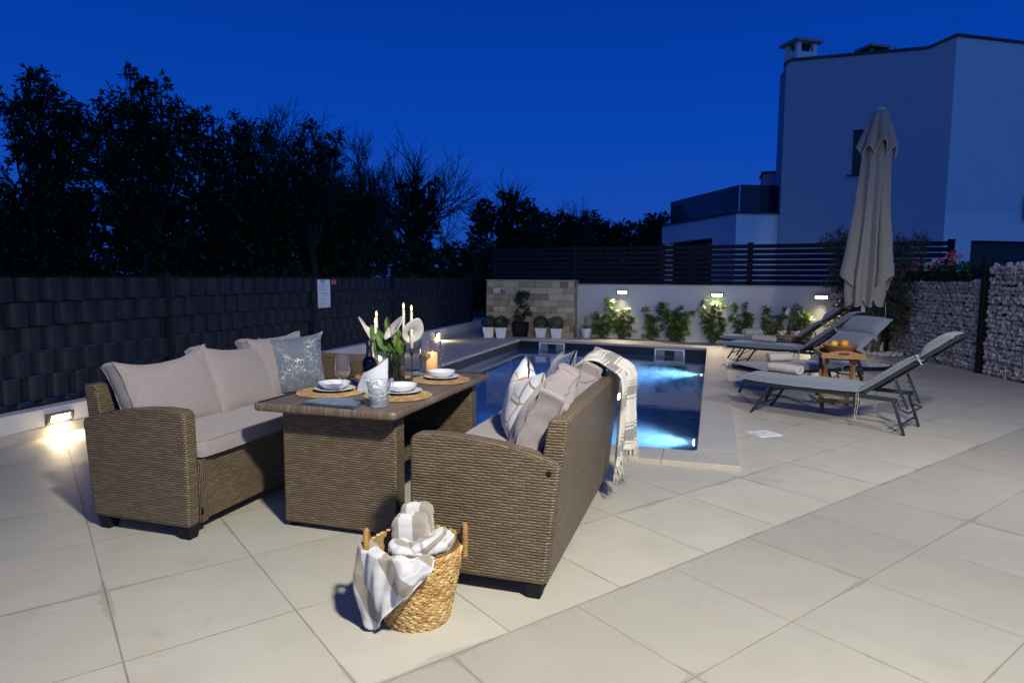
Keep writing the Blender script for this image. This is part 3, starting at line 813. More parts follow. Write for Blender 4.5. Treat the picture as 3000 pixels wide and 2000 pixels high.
# ================================================================== GABION WALL
GA = math.atan2(-(10.41 - 12.97), 4.076 - 3.551)      # runs towards the photographer
gx = lambda y: 3.551 + (12.97 - y) * 0.2055
t = NT('pale_river_stone'); oi = t.n('ShaderNodeVertexColor', layer_name='tone').outputs[0]
a = t.noise(t.obj(), 18, 4)
t.set(color=t.mix(t.rng(a, 0.3, 0.8, 0, 0.4), t.mix(t.sep(oi)[0], (0.34, 0.34, 0.36), (0.74, 0.74, 0.73)), (0.30, 0.26, 0.22)), rough=0.75); t.bump(a, 0.002, 0.5); M['stone'] = t.m
def stones(name, pts, parent, mat, seg=1, kind='stuff'):
    """pts: (centre, radius) -> one mesh of irregular pebbles, random grey tone each"""
    bm = bmesh.new(); bmesh.ops.create_icosphere(bm, subdivisions=seg, radius=1); base = [v.co.copy() for v in bm.verts]; bf = [[v.index for v in f.verts] for f in bm.faces]; bm.free()
    V = []; F = []; T = []
    for c, r in pts:
        q = Euler((random.uniform(0, 6), random.uniform(0, 6), random.uniform(0, 6))).to_matrix(); s_ = Vector((random.uniform(0.7, 1.3), random.uniform(0.6, 1.0), random.uniform(0.7, 1.2)))
        tn = random.random() ** 0.8; b = len(V)
        for v in base:
            w = Vector((v.x * s_.x, v.y * s_.y, v.z * s_.z)) * r * random.uniform(0.90, 1.08); V.append(q @ w + Vector(c)); T.append(tn)
        F += [[b + i for i in f] for f in bf]
    me = bpy.data.meshes.new(name); me.from_pydata(V, [], F); me.materials.append(mat)
    ca = me.color_attributes.new('tone', 'FLOAT_COLOR', 'POINT')
    for i, x in enumerate(T): ca.data[i].color = (x, x, x, 1)
    for p in me.polygons: p.use_smooth = True
    o = bpy.data.objects.new(name, me); col.objects.link(o)
    if parent: o.parent = parent
    if kind: o['kind'] = kind
    return o
def gabion(name, ya, yb, ztop, label, step):
    """basket from y=ya (far) to y=yb (near)"""
    L = math.hypot(gx(yb) - gx(ya), yb - ya); ang = math.atan2(yb - ya, gx(yb) - gx(ya))
    g_ = empty(name, (gx(ya), ya, 0), ang, label, 'gabion wall', 'stone filled wire walls')
    # local x along the wall, the face we see is at local y = 0 (towards -y local?)
    TH = 0.24
    pts = []
    x = 0.03
    while x < L - 0.02:
        z = 0.03
        while z < ztop - 0.01:
            r = random.uniform(0.030, 0.056)
            pts.append(((x + random.uniform(-0.02, 0.02), 0.045 + random.uniform(0, 0.022), z + random.uniform(-0.02, 0.02)), r))
            if random.random() < 0.5: pts.append(((x + random.uniform(-0.03, 0.03), 0.10, z + random.uniform(-0.03, 0.03)), 0.06))
            z += 0.070
        x += 0.066
    for k in range(int(L / 0.07)): pts.append(((k * 0.07 + random.uniform(0, .04), random.uniform(0.05, 0.2), ztop - 0.02 + random.uniform(-0.03, 0.015)), random.uniform(0.03, 0.05)))
    for k in range(int(ztop / 0.07)):
        for e in (0.02, L - 0.02): pts.append(((e, random.uniform(0.05, 0.2), k * 0.07 + 0.04), random.uniform(0.035, 0.055)))
    stones('stone_fill', pts, g_, M['stone'], seg=1)
    mb = MB(); mb.box((L / 2, 0.16, ztop / 2 - 0.02), (L - 0.06, 0.10, ztop - 0.06)); obj('core', mb, M['black'], g_)
    mb = MB(); z = 0.04
    nv = int(L / 0.05)
    for k in range(nv + 1): mb.tube([(k * L / nv, -0.006, 0.0), (k * L / nv, -0.006, ztop)], 0.0022, 4, caps=False)
    kz = 0
    while z < ztop: 
        for dy in (-0.001, -0.011): mb.tube([(0, dy, z), (L, dy, z)], 0.0030, 4)
        z += 0.2
    obj('wire_mesh', mb, M['fence_wire'], g_)
    return g_, L
random.seed(21)
g1, L1 = gabion('gabion', 14.25, 11.50, 1.375, 'lower stone filled wire wall, carrying the geranium box', 0.06)
g2, L2 = gabion('gabion', 11.36, 7.6, 1.635, 'taller stone filled wire wall at the right edge of the view', 0.06)
for i, (y, h, wh) in enumerate(((14.33, 1.43, 'at the far end of the lower stone wall'), (11.43, 1.70, 'between the lower and the taller stone wall'))):
    q = empty('steel_post', (gx(y), y, 0), g1.rotation_euler.z, 'black steel post ' + wh, 'post', 'posts of the stone walls')
    mb = MB(); mb.box((0, 0.05, h / 2), (0.075, 0.14, h)); mb.box((0, 0.05, h + 0.006), (0.085, 0.15, 0.012)); obj('shaft', mb, M['black_plastic'], q, bevel=0.003)
# ================================================================== HOUSE BEHIND THE FENCE
house = empty('modern_house', (6.0, 20.8, 0), 0, 'tall plain modern house with grey and pale walls, roof terrace and chimney', 'house')
HO = Vector((6.0, 20.8, 0))
def hp(x, y, z=0): return (x - HO.x, y - HO.y, z)
A0 = (1.80, 20.84); A1 = (6.0, 20.78); B1 = (11.5, 24.08); A00 = (1.71, 21.7)
# parapet follows a slightly broken line near the corner
M['roof_edge'] = plain('dark_roof_edge', (0.018, 0.02, 0.03), 0.4)
M['window_glass'] = plain('dark_window_glass', (0.006, 0.008, 0.016), 0.08, bump=0, spec=0.3)
# left (grey) face built round a window opening
def face_with_hole(p, q, prof, hole, th=0.3):
    """p,q plan ends; prof [(s,ztop)]; hole (s0,s1,z0,z1)"""
    L = math.hypot(q[0] - p[0], q[1] - p[1]); ux, uy = (q[0] - p[0]) / L, (q[1] - p[1]) / L
    nx, ny = -uy, ux
    def P(s, z, d): return hp(p[0] + ux * s + nx * d, p[1] + uy * s + ny * d, z)
    mb = MB()
    ss = sorted(set([0, L] + [s for s, _ in prof if 0 < s < L] + ([hole[0], hole[1]] if hole else [])))
    def zt(s):
        for (a, za), (b, zb) in zip(prof, prof[1:]):
            if a <= s <= b: return za + (zb - za) * (s - a) / (b - a) if b > a else za
        return prof[-1][1]
    def slab(s0, s1, za0, zb0, za1, zb1):
        mb.add([P(s0, za0, 0), P(s1, zb0, 0), P(s1, zb1, 0), P(s0, za1, 0), P(s0, za0, th), P(s1, zb0, th), P(s1, zb1, th), P(s0, za1, th)],
               [(0, 1, 2, 3), (4, 7, 6, 5), (0, 4, 5, 1), (1, 5, 6, 2), (2, 6, 7, 3), (3, 7, 4, 0)])
    for s0, s1 in zip(ss, ss[1:]):
        if hole and s0 >= hole[0] - 1e-6 and s1 <= hole[1] + 1e-6:
            slab(s0, s1, -0.06, -0.06, hole[2], hole[2]); slab(s0, s1, hole[3], hole[3], zt(s0), zt(s1))
        else: slab(s0, s1, -0.06, -0.06, zt(s0), zt(s1))
    return mb, P
LA = math.hypot(A1[0] - A0[0], A1[1] - A0[1])
profA = [(0, 7.52), (0.12, 7.60), (3.55, 7.60), (LA, 7.86)]
win = (1.83, 2.52, 4.34, 5.58)
mbA, PA = face_with_hole(A0, A1, profA, win)
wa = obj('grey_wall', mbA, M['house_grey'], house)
mb = MB()
mb.add([PA(win[0], win[2], 0.16), PA(win[1], win[2], 0.16), PA(win[1], win[3], 0.16), PA(win[0], win[3], 0.16)], [(0, 1, 2, 3)])
wnd = obj('window', mb, M['window_glass'], house)
mb = MB()
for s0, s1, z0, z1 in ((win[0], win[0] + 0.06, win[2], win[3]), (win[1] - 0.06, win[1], win[2], win[3]), (win[0] + .06, win[1] - .06, win[3] - 0.06, win[3]), (win[0] + .06, win[1] - .06, win[2], win[2] + 0.05)):
    mb.add([PA(s0, z0, 0.13), PA(s1, z0, 0.13), PA(s1, z1, 0.13), PA(s0, z1, 0.13), PA(s0, z0, 0.158), PA(s1, z0, 0.158), PA(s1, z1, 0.158), PA(s0, z1, 0.158)], [(0, 1, 2, 3), (4, 7, 6, 5), (0, 4, 5, 1), (1, 5, 6, 2), (2, 6, 7, 3), (3, 7, 4, 0)])
obj('frame', mb, M['roof_edge'], wnd)
mb = MB(); c = PA((win[0] + win[1]) / 2, win[2] - 0.015, 0.04); mb.box(c, (win[1] - win[0] + 0.24, 0.28, 0.030), rz=math.atan2(A1[1] - A0[1], A1[0] - A0[0])); obj('sill', mb, M['roof_edge'], wnd, bevel=0.004)
# left return of the tall block, lower block behind it
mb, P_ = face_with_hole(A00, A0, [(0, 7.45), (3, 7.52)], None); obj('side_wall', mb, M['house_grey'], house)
# right (pale) face: upper and lower tone, opening for the dark garage
LB = math.hypot(B1[0] - A1[0], B1[1] - A1[1])
mb, PB = face_with_hole(A1, B1, [(0, 7.86), (LB, 7.86)], (0.0, LB, 0.5, 3.26))
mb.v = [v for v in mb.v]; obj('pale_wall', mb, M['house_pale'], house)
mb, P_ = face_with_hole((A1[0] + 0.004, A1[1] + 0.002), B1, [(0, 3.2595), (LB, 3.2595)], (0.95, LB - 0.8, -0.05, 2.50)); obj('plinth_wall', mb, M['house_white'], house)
mb = MB()
mb.add([PB(0.95, -0.05, 0.2), PB(LB - 0.8, -0.05, 0.2), PB(LB - 0.8, 2.50, 0.2), PB(0.95, 2.50, 0.2)], [(0, 1, 2, 3)])
for z in (0.5, 1.0, 1.5, 2.0): mb.box(PB(2.8, z, 0.19), (3.6, 0.02, 0.02), rz=math.atan2(B1[1] - A1[1], B1[0] - A1[0]))
obj('garage_door', mb, plain('dark_garage_door', (0.010, 0.011, 0.02), 0.5), house)
# roof trims
def trim(pts, w=0.34, h=0.07, name='roof_edge'):
    mb = MB()
    for a, b in zip(pts, pts[1:]): mb.bar(a, b, w, h)
    return obj(name, mb, M['roof_edge'], house, bevel=0.01)
trim([PA(-0.05, 7.53, 0.12), PA(0.12, 7.635, 0.12), PA(3.55, 7.635, 0.12), PA(LA - 0.02, 7.895, 0.12)])
trim([PB(0.0, 7.895, 0.12), PB(LB, 7.895, 0.12)])
mb = MB(); roofp = [hp(*A0), hp(*A1), hp(*B1), hp(B1[0] - 2, B1[1] + 5), hp(*A00)]
mb.add([(p[0] + (0.1 if i in (0, 4) else 0), p[1] + 0.25, 7.35) for i, p in enumerate(roofp)], [tuple(range(5))]); obj('roof', mb, M['roof_edge'], house)
# chimney: near corner at (2.06,20.95)
def chimney_block(cx, cy, ang, w, d, z0, z1, hole_z, parent, nm, mat):
    c = empty_child = None
    mb = MB(); Mz_ = Matrix.Rotation(ang, 3, 'Z')
    def W_(x, y, z): v = Mz_ @ Vector((x, y, 0)); return (cx + v.x, cy + v.y, z)
    pw = w * 0.20; pd = d * 0.22
    mb.box(W_(0, 0, (z0 + hole_z) / 2), (w, d, hole_z - z0), rz=ang)
    for sx in (-1, 1):
        for sy in (-1, 1): mb.box(W_(sx * (w / 2 - pw / 2), sy * (d / 2 - pd / 2), (hole_z + z1) / 2), (pw, pd, z1 - hole_z), rz=ang)
    ch = obj(nm, mb, mat, parent)
    mb = MB(); mb.box(W_(0, 0, z1 + 0.04), (w + 0.22, d + 0.22, 0.08), rz=ang); obj('cap', mb, plain('chimney_cap', (0.30, 0.29, 0.29), 0.8), ch, bevel=0.01)
    mb = MB(); mb.box(W_(0, 0, (hole_z + z1) / 2), (w * 0.5, d * 0.5, z1 - hole_z - 0.004), rz=ang); obj('flue', mb, M['black'], ch)
    return ch
cc = hp(2.27, 21.30)
chimney_block(cc[0] - 0.06, cc[1], R(33), 0.68, 0.56, 7.3, 8.15, 7.90, house, 'chimney', M['house_white'])
cc = hp(4.12, 21.5)
chimney_block(cc[0], cc[1], R(33), 0.46, 0.42, 7.3, 7.90, 7.66, house, 'chimney', plain('concrete_chimney', (0.25, 0.25, 0.26), 0.8))
mb = MB(); q = hp(4.66, 21.4); mb.tube([(q[0], q[1], 7.4), (q[0], q[1], 7.93)], 0.02, 6); mb.tube([(q[0], q[1], 7.78), (q[0] + 0.22, q[1], 7.80)], 0.012, 6); obj('vent_pipe', mb, M['grey_plastic'], house)
mb = MB()
for x, y, z0, z1 in ((2.26, 20.86, 8.2, 8.75), (4.35, 21.3, 7.9, 8.4), (6.02, 20.95, 7.85, 8.5)):
    q = hp(x, y); mb.tube([(q[0], q[1], z0), (q[0], q[1], z1)], 0.004, 4)
obj('lightning_rod', mb, M['grey_plastic'], house)
mb = MB(); c = PB(2.78, 3.45, -0.10); mb.box(c, (0.16, 0.16, 0.65)); obj('wall_heater', mb, M['black_plastic'], house, bevel=0.02)
mb = MB(); q = hp(1.62, 23.2); mb.box((q[0], q[1] + .2, 2.35), (0.40, 1.2, 4.82)); obj('rear_wall', mb, M['house_grey'], house)
mb = MB(); mb.box((q[0], q[1] + .2, 4.80), (0.5, 1.3, 0.06)); obj('roof_edge', mb, M['roof_edge'], house)
# low wing with roof terrace
C0 = (0.58, 20.41); C1 = (2.02, 21.10); C2 = (-1.86, 24.85)
mb, PC = face_with_hole(C0, C1, [(0, 3.31), (2, 3.31)], None); obj('wing_wall', mb, M['house_white'], house)  # better lit face of the wing: its brightness is put into the render colour
LC = math.hypot(C0[0] - C2[0], C0[1] - C2[1])
mb, PD = face_with_hole(C2, C0, [(0, 3.31), (6, 3.31)], (0.35, LC - 1.35, -0.05, 2.68)); obj('wing_wall', mb, M['house_pale'], house)  # other face of the same white box, its shade put in as a darker tone
mb = MB(); mb.add([PD(0.35, -0.05, 0.6), PD(LC - 1.35, -0.05, 0.6), PD(LC - 1.35, 2.68, 0.6), PD(0.35, 2.68, 0.6)], [(0, 1, 2, 3)]); mb.box(PD(1.9, 1.3, 0.59), (0.06, 0.03, 2.7)); obj('veranda_glazing', mb, M['window_glass'], house)
mb = MB(); mb.prism([hp(*C0)[:2], hp(*C1)[:2], hp(2.2, 25)[:2], hp(*C2)[:2]], lambda a, b, t: (a, b + 0.1, t), 3.0, 3.2); obj('terrace_floor', mb, M['roof_edge'], house)
trim([PD(-0.03, 3.33, 0.10), PD(LC, 3.33, 0.10)], 0.34, 0.05, 'wing_edge'); trim([PC(0, 3.33, 0.10), PC(1.6, 3.33, 0.10)], 0.34, 0.05, 'wing_edge')
t = NT('tinted_glass'); t.set(color=(0.008, 0.011, 0.03), rough=0.05, spec=0.25, alpha=0.80); t.b.inputs['IOR'].default_value = 1.45
M['tinted'] = t.m
def railing(P, s0, s1, n):
    for i in range(n):
        a, b = s0 + (s1 - s0) * i / n + 0.01, s0 + (s1 - s0) * (i + 1) / n - 0.01
        mb = MB(); mb.add([P(a, 3.355, 0.18), P(b, 3.355, 0.18), P(b, 4.16, 0.18), P(a, 4.16, 0.18), P(a, 3.355, 0.19), P(b, 3.355, 0.19), P(b, 4.16, 0.19), P(a, 4.16, 0.19)], [(0, 1, 2, 3), (4, 7, 6, 5), (0, 4, 5, 1), (1, 5, 6, 2), (2, 6, 7, 3), (3, 7, 4, 0)])
        obj('glass_railing', mb, M['tinted'], house)
railing(PC, 0.18, 1.5, 1); railing(PD, 0.25, LC - 0.2, 4)
# ================================================================== TREES AND PLANTS
def leaf_mat(name, c1, c2, rough=0.5, trans=0.25, spec=0.4):
    t = NT(name); g = t.n('ShaderNodeNewGeometry'); w = t.n('ShaderNodeVertexColor', layer_name='tone').outputs[0]
    t.set(color=t.mix(t.sep(w)[0], c1, c2), rough=rough, spec=spec)
    tr = t.n('ShaderNodeBsdfTranslucent'); t.l(t.mix(t.sep(w)[0], c1, c2), tr.inputs[0])
    mx = t.n('ShaderNodeMixShader'); mx.inputs[0].default_value = trans
    t.l(t.b.outputs[0], mx.inputs[1]); t.l(tr.outputs[0], mx.inputs[2]); t.l(mx.outputs[0], t.out.inputs['Surface'])
    return t.m
M['leaf_dark'] = leaf_mat('dark_tree_leaves', (0.012, 0.024, 0.009), (0.035, 0.060, 0.018))
M['leaf_ivy'] = leaf_mat('ivy_leaves', (0.010, 0.024, 0.008), (0.03, 0.060, 0.016))
M['bark'] = plain('dark_bark', (0.022, 0.019, 0.017), 0.9, var=0.4, bump=0.004, bscale=30)
M['bark_pale'] = plain('grey_bark', (0.10, 0.09, 0.08), 0.9, var=0.4, bump=0.003, bscale=40)

class Leaves:
    def __init__(s): s.V = []; s.F = []; s.T = []
    def leaf(s, p, d, n, L, W, tone, bend=0.0):
        d = d.normalized(); side = d.cross(n)
        if side.length < 1e-4: side = d.orthogonal()
        side.normalize(); up = side.cross(d)
        b = len(s.V)
        s.V += [p, p + d * (L * .45) + side * (W / 2) + up * (bend * .3 * L), p + d * L - up * (bend * L), p + d * (L * .45) - side * (W / 2) + up * (bend * .3 * L)]
        s.F.append((b, b + 1, b + 2, b + 3)); s.T += [tone] * 4
    def build(s, name, mat, parent, kind=None):
        me = bpy.data.meshes.new(name); me.from_pydata([tuple(v) for v in s.V], [], s.F); me.materials.append(mat)
        ca = me.color_attributes.new('tone', 'FLOAT_COLOR', 'POINT')
        fl = []
        for t_ in s.T: fl += [t_, t_, t_, 1.0]
        ca.data.foreach_set('color', fl)
        o = bpy.data.objects.new(name, me); col.objects.link(o)
        if parent: o.parent = parent
        if kind: o['kind'] = kind
        return o
def rv(): 
    while True:
        v = Vector((random.uniform(-1, 1), random.uniform(-1, 1), random.uniform(-1, 1)))
        if 0.05 < v.length < 1: return v
def crown(blobs, dens, L, W, off=Vector(), depth=1.0, droop=0.2, grow_=1.0, spray=0.30):
    """leafy sprays scattered through a set of ellipsoid clumps, leaving gaps"""
    lv = Leaves()
    for (x, y, z, r) in blobs:
        r = r * (grow_ if r > 0.24 else 1.0 + (grow_ - 1) * 0.3); n = max(6, int(dens * r * r * 4))
        for _ in range(n):
            v = rv(); v = v.normalized() * (v.length ** 0.6)
            c = Vector((x + v.x * r, y + v.y * r * depth * 1.25, z + v.z * r)) - off
            out = (v + Vector((0, 0, 0.25))).normalized()
            ax = (out + rv() * 0.8).normalized(); tn = random.random() ** 1.5
            sl = spray * random.uniform(0.5, 1.2) * min(1.0, 0.5 + r)
            for k in range(random.randint(6, 10)):
                q = c + ax * (sl * (k / 8.0 - 0.5)) + rv() * 0.02
                d = (ax * 0.6 + rv() * 0.9 + Vector((0, 0, -droop))).normalized()
                lv.leaf(q, d, (rv() + Vector((0, 0, 0.8))), L * random.uniform(0.5, 1.35), W * random.uniform(0.5, 1.25), min(1, max(0, tn + random.uniform(-.15, .15))), 0.1)
    return lv
def limb(mb, p, q, r0, r1, wob=0.08, n=7, sides=6):
    p, q = Vector(p), Vector(q); pts = []; rs = []
    L = (q - p).length; s1, s2 = random.uniform(0, 9), random.uniform(0, 9)
    for i in range(n):
        t_ = i / (n - 1); w = sin(pi * t_) * wob * L
        pts.append(p.lerp(q, t_) + Vector((sin(s1 + 5 * t_) * w, cos(s2 + 4 * t_) * w, 0))); rs.append(r0 + (r1 - r0) * t_)
    mb.tube(pts, rs, sides, caps=False); return pts
def leafy_tree(blobs, base, label, dens=85, L=0.12, W=0.065, mat='leaf_dark', group='leafy trees beyond the fence', r0=0.13):
    base = Vector(base); t_ = empty('leafy_tree', base, 0, label, 'tree', group)
    mb = MB(); zc = sum(b[2] for b in blobs) / len(blobs); fork = Vector((sum(b[0] for b in blobs) / len(blobs), sum(b[1] for b in blobs) / len(blobs), base.z + (zc - base.z) * 0.45)) - base
    limb(mb, (0, 0, 0), fork, r0, r0 * 0.7, 0.05, 7, 8)
    for b in blobs:
        e = Vector(b[:3]) - base; mid = fork.lerp(e, 0.45) + Vector((random.uniform(-.15, .15), random.uniform(-.15, .15), 0.1))
        limb(mb, fork, mid, r0 * 0.45, r0 * 0.28, 0.05, 5, 6); limb(mb, mid, e, r0 * 0.28, 0.012, 0.08, 5, 5)
        for _ in range(5): limb(mb, mid.lerp(e, random.uniform(.3, 1)), e + rv() * b[3] * 1.1, 0.014, 0.004, 0.1, 4, 4)
    obj('trunk', mb, M['bark'], t_, smooth=True)
    crown(blobs, dens, L, W, base, grow_=1.22).build('crown', M[mat], t_)
    return t_
random.seed(1)
T1 = [[-15.48, 11.99, 5.89, 0.31], [-15.65, 11.93, 6.04, 0.18], [-16.12, 11.79, 5.52, 0.22], [-16.25, 11.75, 5.17, 0.18], [-15.92, 11.85, 5.23, 0.24], [-15.32, 12.03, 5.49, 0.35], [-15.49, 11.98, 5.12, 0.47], [-14.93, 12.15, 5.31, 0.31], [-14.58, 12.26, 5.38, 0.16], [-14.62, 12.25, 5.09, 0.2], [-15.78, 11.89, 4.6, 0.35], [-15.23, 12.06, 4.67, 0.55], [-14.79, 12.2, 4.71, 0.39], [-15.81, 11.88, 4.15, 0.27], [-15.26, 12.05, 4.15, 0.43], [-14.86, 12.18, 4.15, 0.35], [-15.9, 11.86, 3.81, 0.16], [-15.58, 11.95, 3.7, 0.24], [-16.45, 11.69, 3.92, 0.12], [-16.43, 11.69, 3.09, 0.24]]
T2 = [[-12.97, 12.23, 6.08, 0.1], [-12.86, 12.27, 5.91, 0.16], [-12.58, 12.35, 5.62, 0.23], [-12.31, 12.44, 5.77, 0.17], [-12.68, 12.32, 5.76, 0.11], [-12.73, 12.31, 5.3, 0.34], [-13.3, 12.13, 5.33, 0.27], [-11.93, 12.55, 5.2, 0.25], [-13.6, 12.04, 4.97, 0.27], [-13.08, 12.2, 4.73, 0.53], [-12.37, 12.42, 4.76, 0.49], [-11.84, 12.58, 4.77, 0.3], [-13.49, 12.07, 4.36, 0.49], [-12.82, 12.28, 4.15, 0.57], [-12.15, 12.49, 4.26, 0.42], [-13.76, 11.99, 3.85, 0.42], [-12.42, 12.4, 3.64, 0.53], [-13.14, 12.18, 3.56, 0.57], [-11.77, 12.6, 3.83, 0.23], [-13.94, 11.94, 4.58, 0.23], [-11.69, 12.63, 4.95, 0.15]]
T3 = [[-13.26, 14.76, 5.75, 0.19], [-13.37, 14.72, 5.5, 0.18], [-12.97, 14.85, 5.44, 0.22], [-13.14, 14.79, 5.06, 0.35], [-13.44, 14.7, 4.93, 0.26], [-12.86, 14.88, 4.94, 0.2], [-13.33, 14.74, 4.51, 0.26], [-13.05, 14.82, 4.43, 0.26]]
T4 = [[-12.36, 15.03, 5.65, 0.12], [-12.25, 15.07, 5.4, 0.22], [-11.95, 15.16, 5.19, 0.33], [-12.56, 14.97, 5.23, 0.12], [-11.92, 15.17, 4.77, 0.44], [-12.37, 15.03, 4.73, 0.44], [-11.77, 15.21, 4.18, 0.49], [-12.64, 14.95, 4.18, 0.53], [-12.99, 14.84, 3.58, 0.53], [-12.24, 15.07, 3.76, 0.57]]
T5 = [[-11.2, 16.44, 5.72, 0.16], [-11.03, 16.49, 5.54, 0.2], [-11.4, 16.38, 5.32, 0.19], [-10.36, 16.7, 5.35, 0.21], [-10.58, 16.63, 5.15, 0.26], [-11.06, 16.48, 5.01, 0.37], [-10.55, 16.64, 4.75, 0.3], [-11.46, 16.36, 4.66, 0.35], [-11.08, 16.47, 4.26, 0.44], [-11.74, 16.27, 4.07, 0.47], [-10.65, 16.6, 3.72, 0.51], [-11.32, 16.4, 3.45, 0.56], [-12.01, 16.19, 3.62, 0.56]]
T6 = [[-10.8, 18.65, 3.93, 0.36], [-10.52, 18.74, 3.58, 0.36], [-11.03, 18.58, 3.51, 0.55], [-11.72, 18.37, 3.39, 0.61], [-10.35, 18.79, 3.16, 0.27], [-11.27, 18.51, 2.8, 0.67], [-10.59, 18.72, 2.69, 0.49]]
leafy_tree(T1, (-14.7, 12.3, -0.1), 'leafy tree at the far left with a ragged leaning crown')
leafy_tree(T2, (-12.9, 12.4, -0.1), 'tallest leafy tree, its leaning tip the highest point of the trees', dens=95)
leafy_tree(T3, (-13.1, 14.9, -0.1), 'slim leafy tree right of the tallest one')
leafy_tree(T4, (-12.2, 15.2, -0.1), 'dense pointed leafy tree in the middle of the row', dens=80)
leafy_tree(T5, (-11.1, 16.6, -0.1), 'open leafy tree in front of the first bare trees', dens=70)
leafy_tree(T6, (-11.0, 18.7, -0.1), 'low rounded leafy tree at the right end of the leafy row', dens=70)
# the dark thicket under them: one mass
def thicket(name, pts, dens, L, W, mat, label, grp=None):
    bl = []
    for (x0, y0, z0), (x1, y1, z1) in zip(pts, pts[1:]):
        n = max(2, int(math.hypot(x1 - x0, y1 - y0) / 0.5))
        for i in range(n):
            f = i / n; zt = z0 + (z1 - z0) * f + random.uniform(-0.25, 0.12)
            z = 0.3
            while z < zt:
                r = random.uniform(0.35, 0.6); r = min(r, max(0.2, zt - z + 0.15)); bl.append((x0 + (x1 - x0) * f + random.uniform(-.3, .3), y0 + (y1 - y0) * f + random.uniform(-.5, .5), z, r)); z += 0.55
    o = crown(bl, dens, L, W, spray=0.4).build(name, M[mat], None, 'stuff'); return o
random.seed(7)
low = [[-17.6, 10.9, 3.2], [-16.0, 11.3, 3.5], [-14.38, 11.9, 3.8], [-13.08, 12.3, 3.5], [-12.02, 13.65, 3.6], [-11.8, 15.8, 3.9], [-11.0, 17.9, 3.6], [-10.58, 19.76, 3.0]]
thicket('thicket', low, 60, 0.15, 0.085, 'leaf_dark', '')
thicket('thicket', [[x - 1.6, y + 1.8, z * 0.98] for x, y, z in low], 34, 0.19, 0.11, 'leaf_dark', '')
thicket('thicket', [[-10.6, 20.5, 2.7], [-10.54, 23.96, 2.6], [-10.26, 28.23, 3.0], [-9.92, 32.52, 3.7], [-8.2, 34.5, 4.1]], 26, 0.2, 0.12, 'leaf_dark', '')
# a dark inner mass so that the low thicket is not see-through: trunks and shade shrubs
random.seed(9)
far = [[-14.0, 48.01, 5.2], [-12.77, 48.38, 6.2], [-11.27, 48.84, 6.0], [-10.45, 49.1, 5.5], [-9.22, 49.47, 5.7], [-8.54, 49.68, 5.6], [-7.72, 49.93, 5.5], [-7.03, 50.15, 5.0], [-6.08, 50.44, 5.3], [-5.12, 50.73, 5.2], [-4.3, 51.02, 6.2], [-3.2, 51.19, 5.4], [0, 52, 5.4], [4, 53, 5.2]]
bl = []
for (x0, y0, z0), (x1, y1, z1) in zip(far, far[1:]):
    n = int(math.hypot(x1 - x0, y1 - y0) / 0.55) + 1
    for i in range(n):
        f = i / n; zt = z0 + (z1 - z0) * f + random.uniform(-0.35, 0.1); z = 0.6
        while z < zt: bl.append((x0 + (x1 - x0) * f + random.uniform(-.3, .3), y0 + (y1 - y0) * f + random.uniform(-1, 1), z, random.uniform(0.5, 0.85))); z += 0.7
crown(bl, 11, 0.34, 0.20, spray=0.6).build('far_wood', M['leaf_dark'], None, 'stuff')

# bare trees, ivy on two of them
def bare_tree(base, top, width, label, r0=0.16, levels=5, ivy=None, seed=1, low=0.25, n0=6):
    random.seed(seed); base = Vector(base); H = top[2] - base.z
    t_ = empty('bare_tree', base, 0, label, 'tree', 'bare trees beyond the fence'); mb = MB()
    topv = Vector(top) - base
    def grow(p, d, L, r, lev):
        n = 5; pts = [p]; q = p.copy(); dd = d.copy()
        for i in range(n):
            dd = (dd + rv() * 0.20 + Vector((0, 0, 0.03))).normalized(); q = q + dd * (L / n); pts.append(q.copy())
        r = max(r, 0.010); rs = [r + (r * 0.6 - r) * i / n for i in range(n + 1)]
        mb.tube(pts, rs, 4 if lev > 1 else 6, caps=False)
        if lev >= levels: return
        k = random.choice((2, 3, 3, 4)) if lev > 0 else n0
        for i in range(k):
            f = random.uniform(0.35, 1.0); a = pts[min(n, int(f * n))]
            perp = dd.orthogonal().normalized(); perp.rotate(Matrix.Rotation(random.uniform(0, 2 * pi), 3, dd))
            nd = (dd * random.uniform(0.7, 1.1) + perp * random.uniform(0.5, 1.0) + Vector((0, 0, 0.14))).normalized()
            grow(a, nd, L * random.uniform(0.55, 0.78), r * 0.5, lev + 1)
        if lev: grow(pts[-1], dd, L * 0.7, r * 0.5, lev + 1)
    tr = limb(mb, (0, 0, 0), topv * 0.55, r0, r0 * 0.6, 0.03, 8, 8)
    for i in range(n0 + 3):
        f = low + (0.98 - low) * i / (n0 + 2); a = tr[min(7, int(f * 7))]
        an = random.uniform(0, 2 * pi); tilt = random.uniform(0.5, 1.6) * min(1.3, width / H * 1.8)
        nd = Vector((cos(an) * tilt, sin(an) * tilt, 1)).normalized()
        grow(a, nd, H * random.uniform(0.20, 0.26), r0 * 0.32, 1)
    grow(tr[-1], topv.normalized(), H * 0.2, r0 * 0.5, 1)
    obj('branches', mb, M['bark'], t_, smooth=True)
    if ivy:
        crown(ivy, 62, 0.17, 0.14, base, spray=0.3).build('ivy', M['leaf_ivy'], t_)
    return t_
IV1 = [[-12.11, 24.52, 4.96, 0.31], [-11.67, 24.66, 4.96, 0.35], [-10.94, 24.89, 5.12, 0.22], [-11.97, 24.57, 4.51, 0.35], [-11.24, 24.79, 4.74, 0.39], [-12.05, 24.54, 3.98, 0.31], [-11.17, 24.82, 4.13, 0.35], [-11.53, 24.7, 4.28, 0.35], [-11.76, 24.63, 3.45, 0.47], [-11.25, 24.79, 3.45, 0.39], [-11.6, 24.7, 2.9, 0.45]]
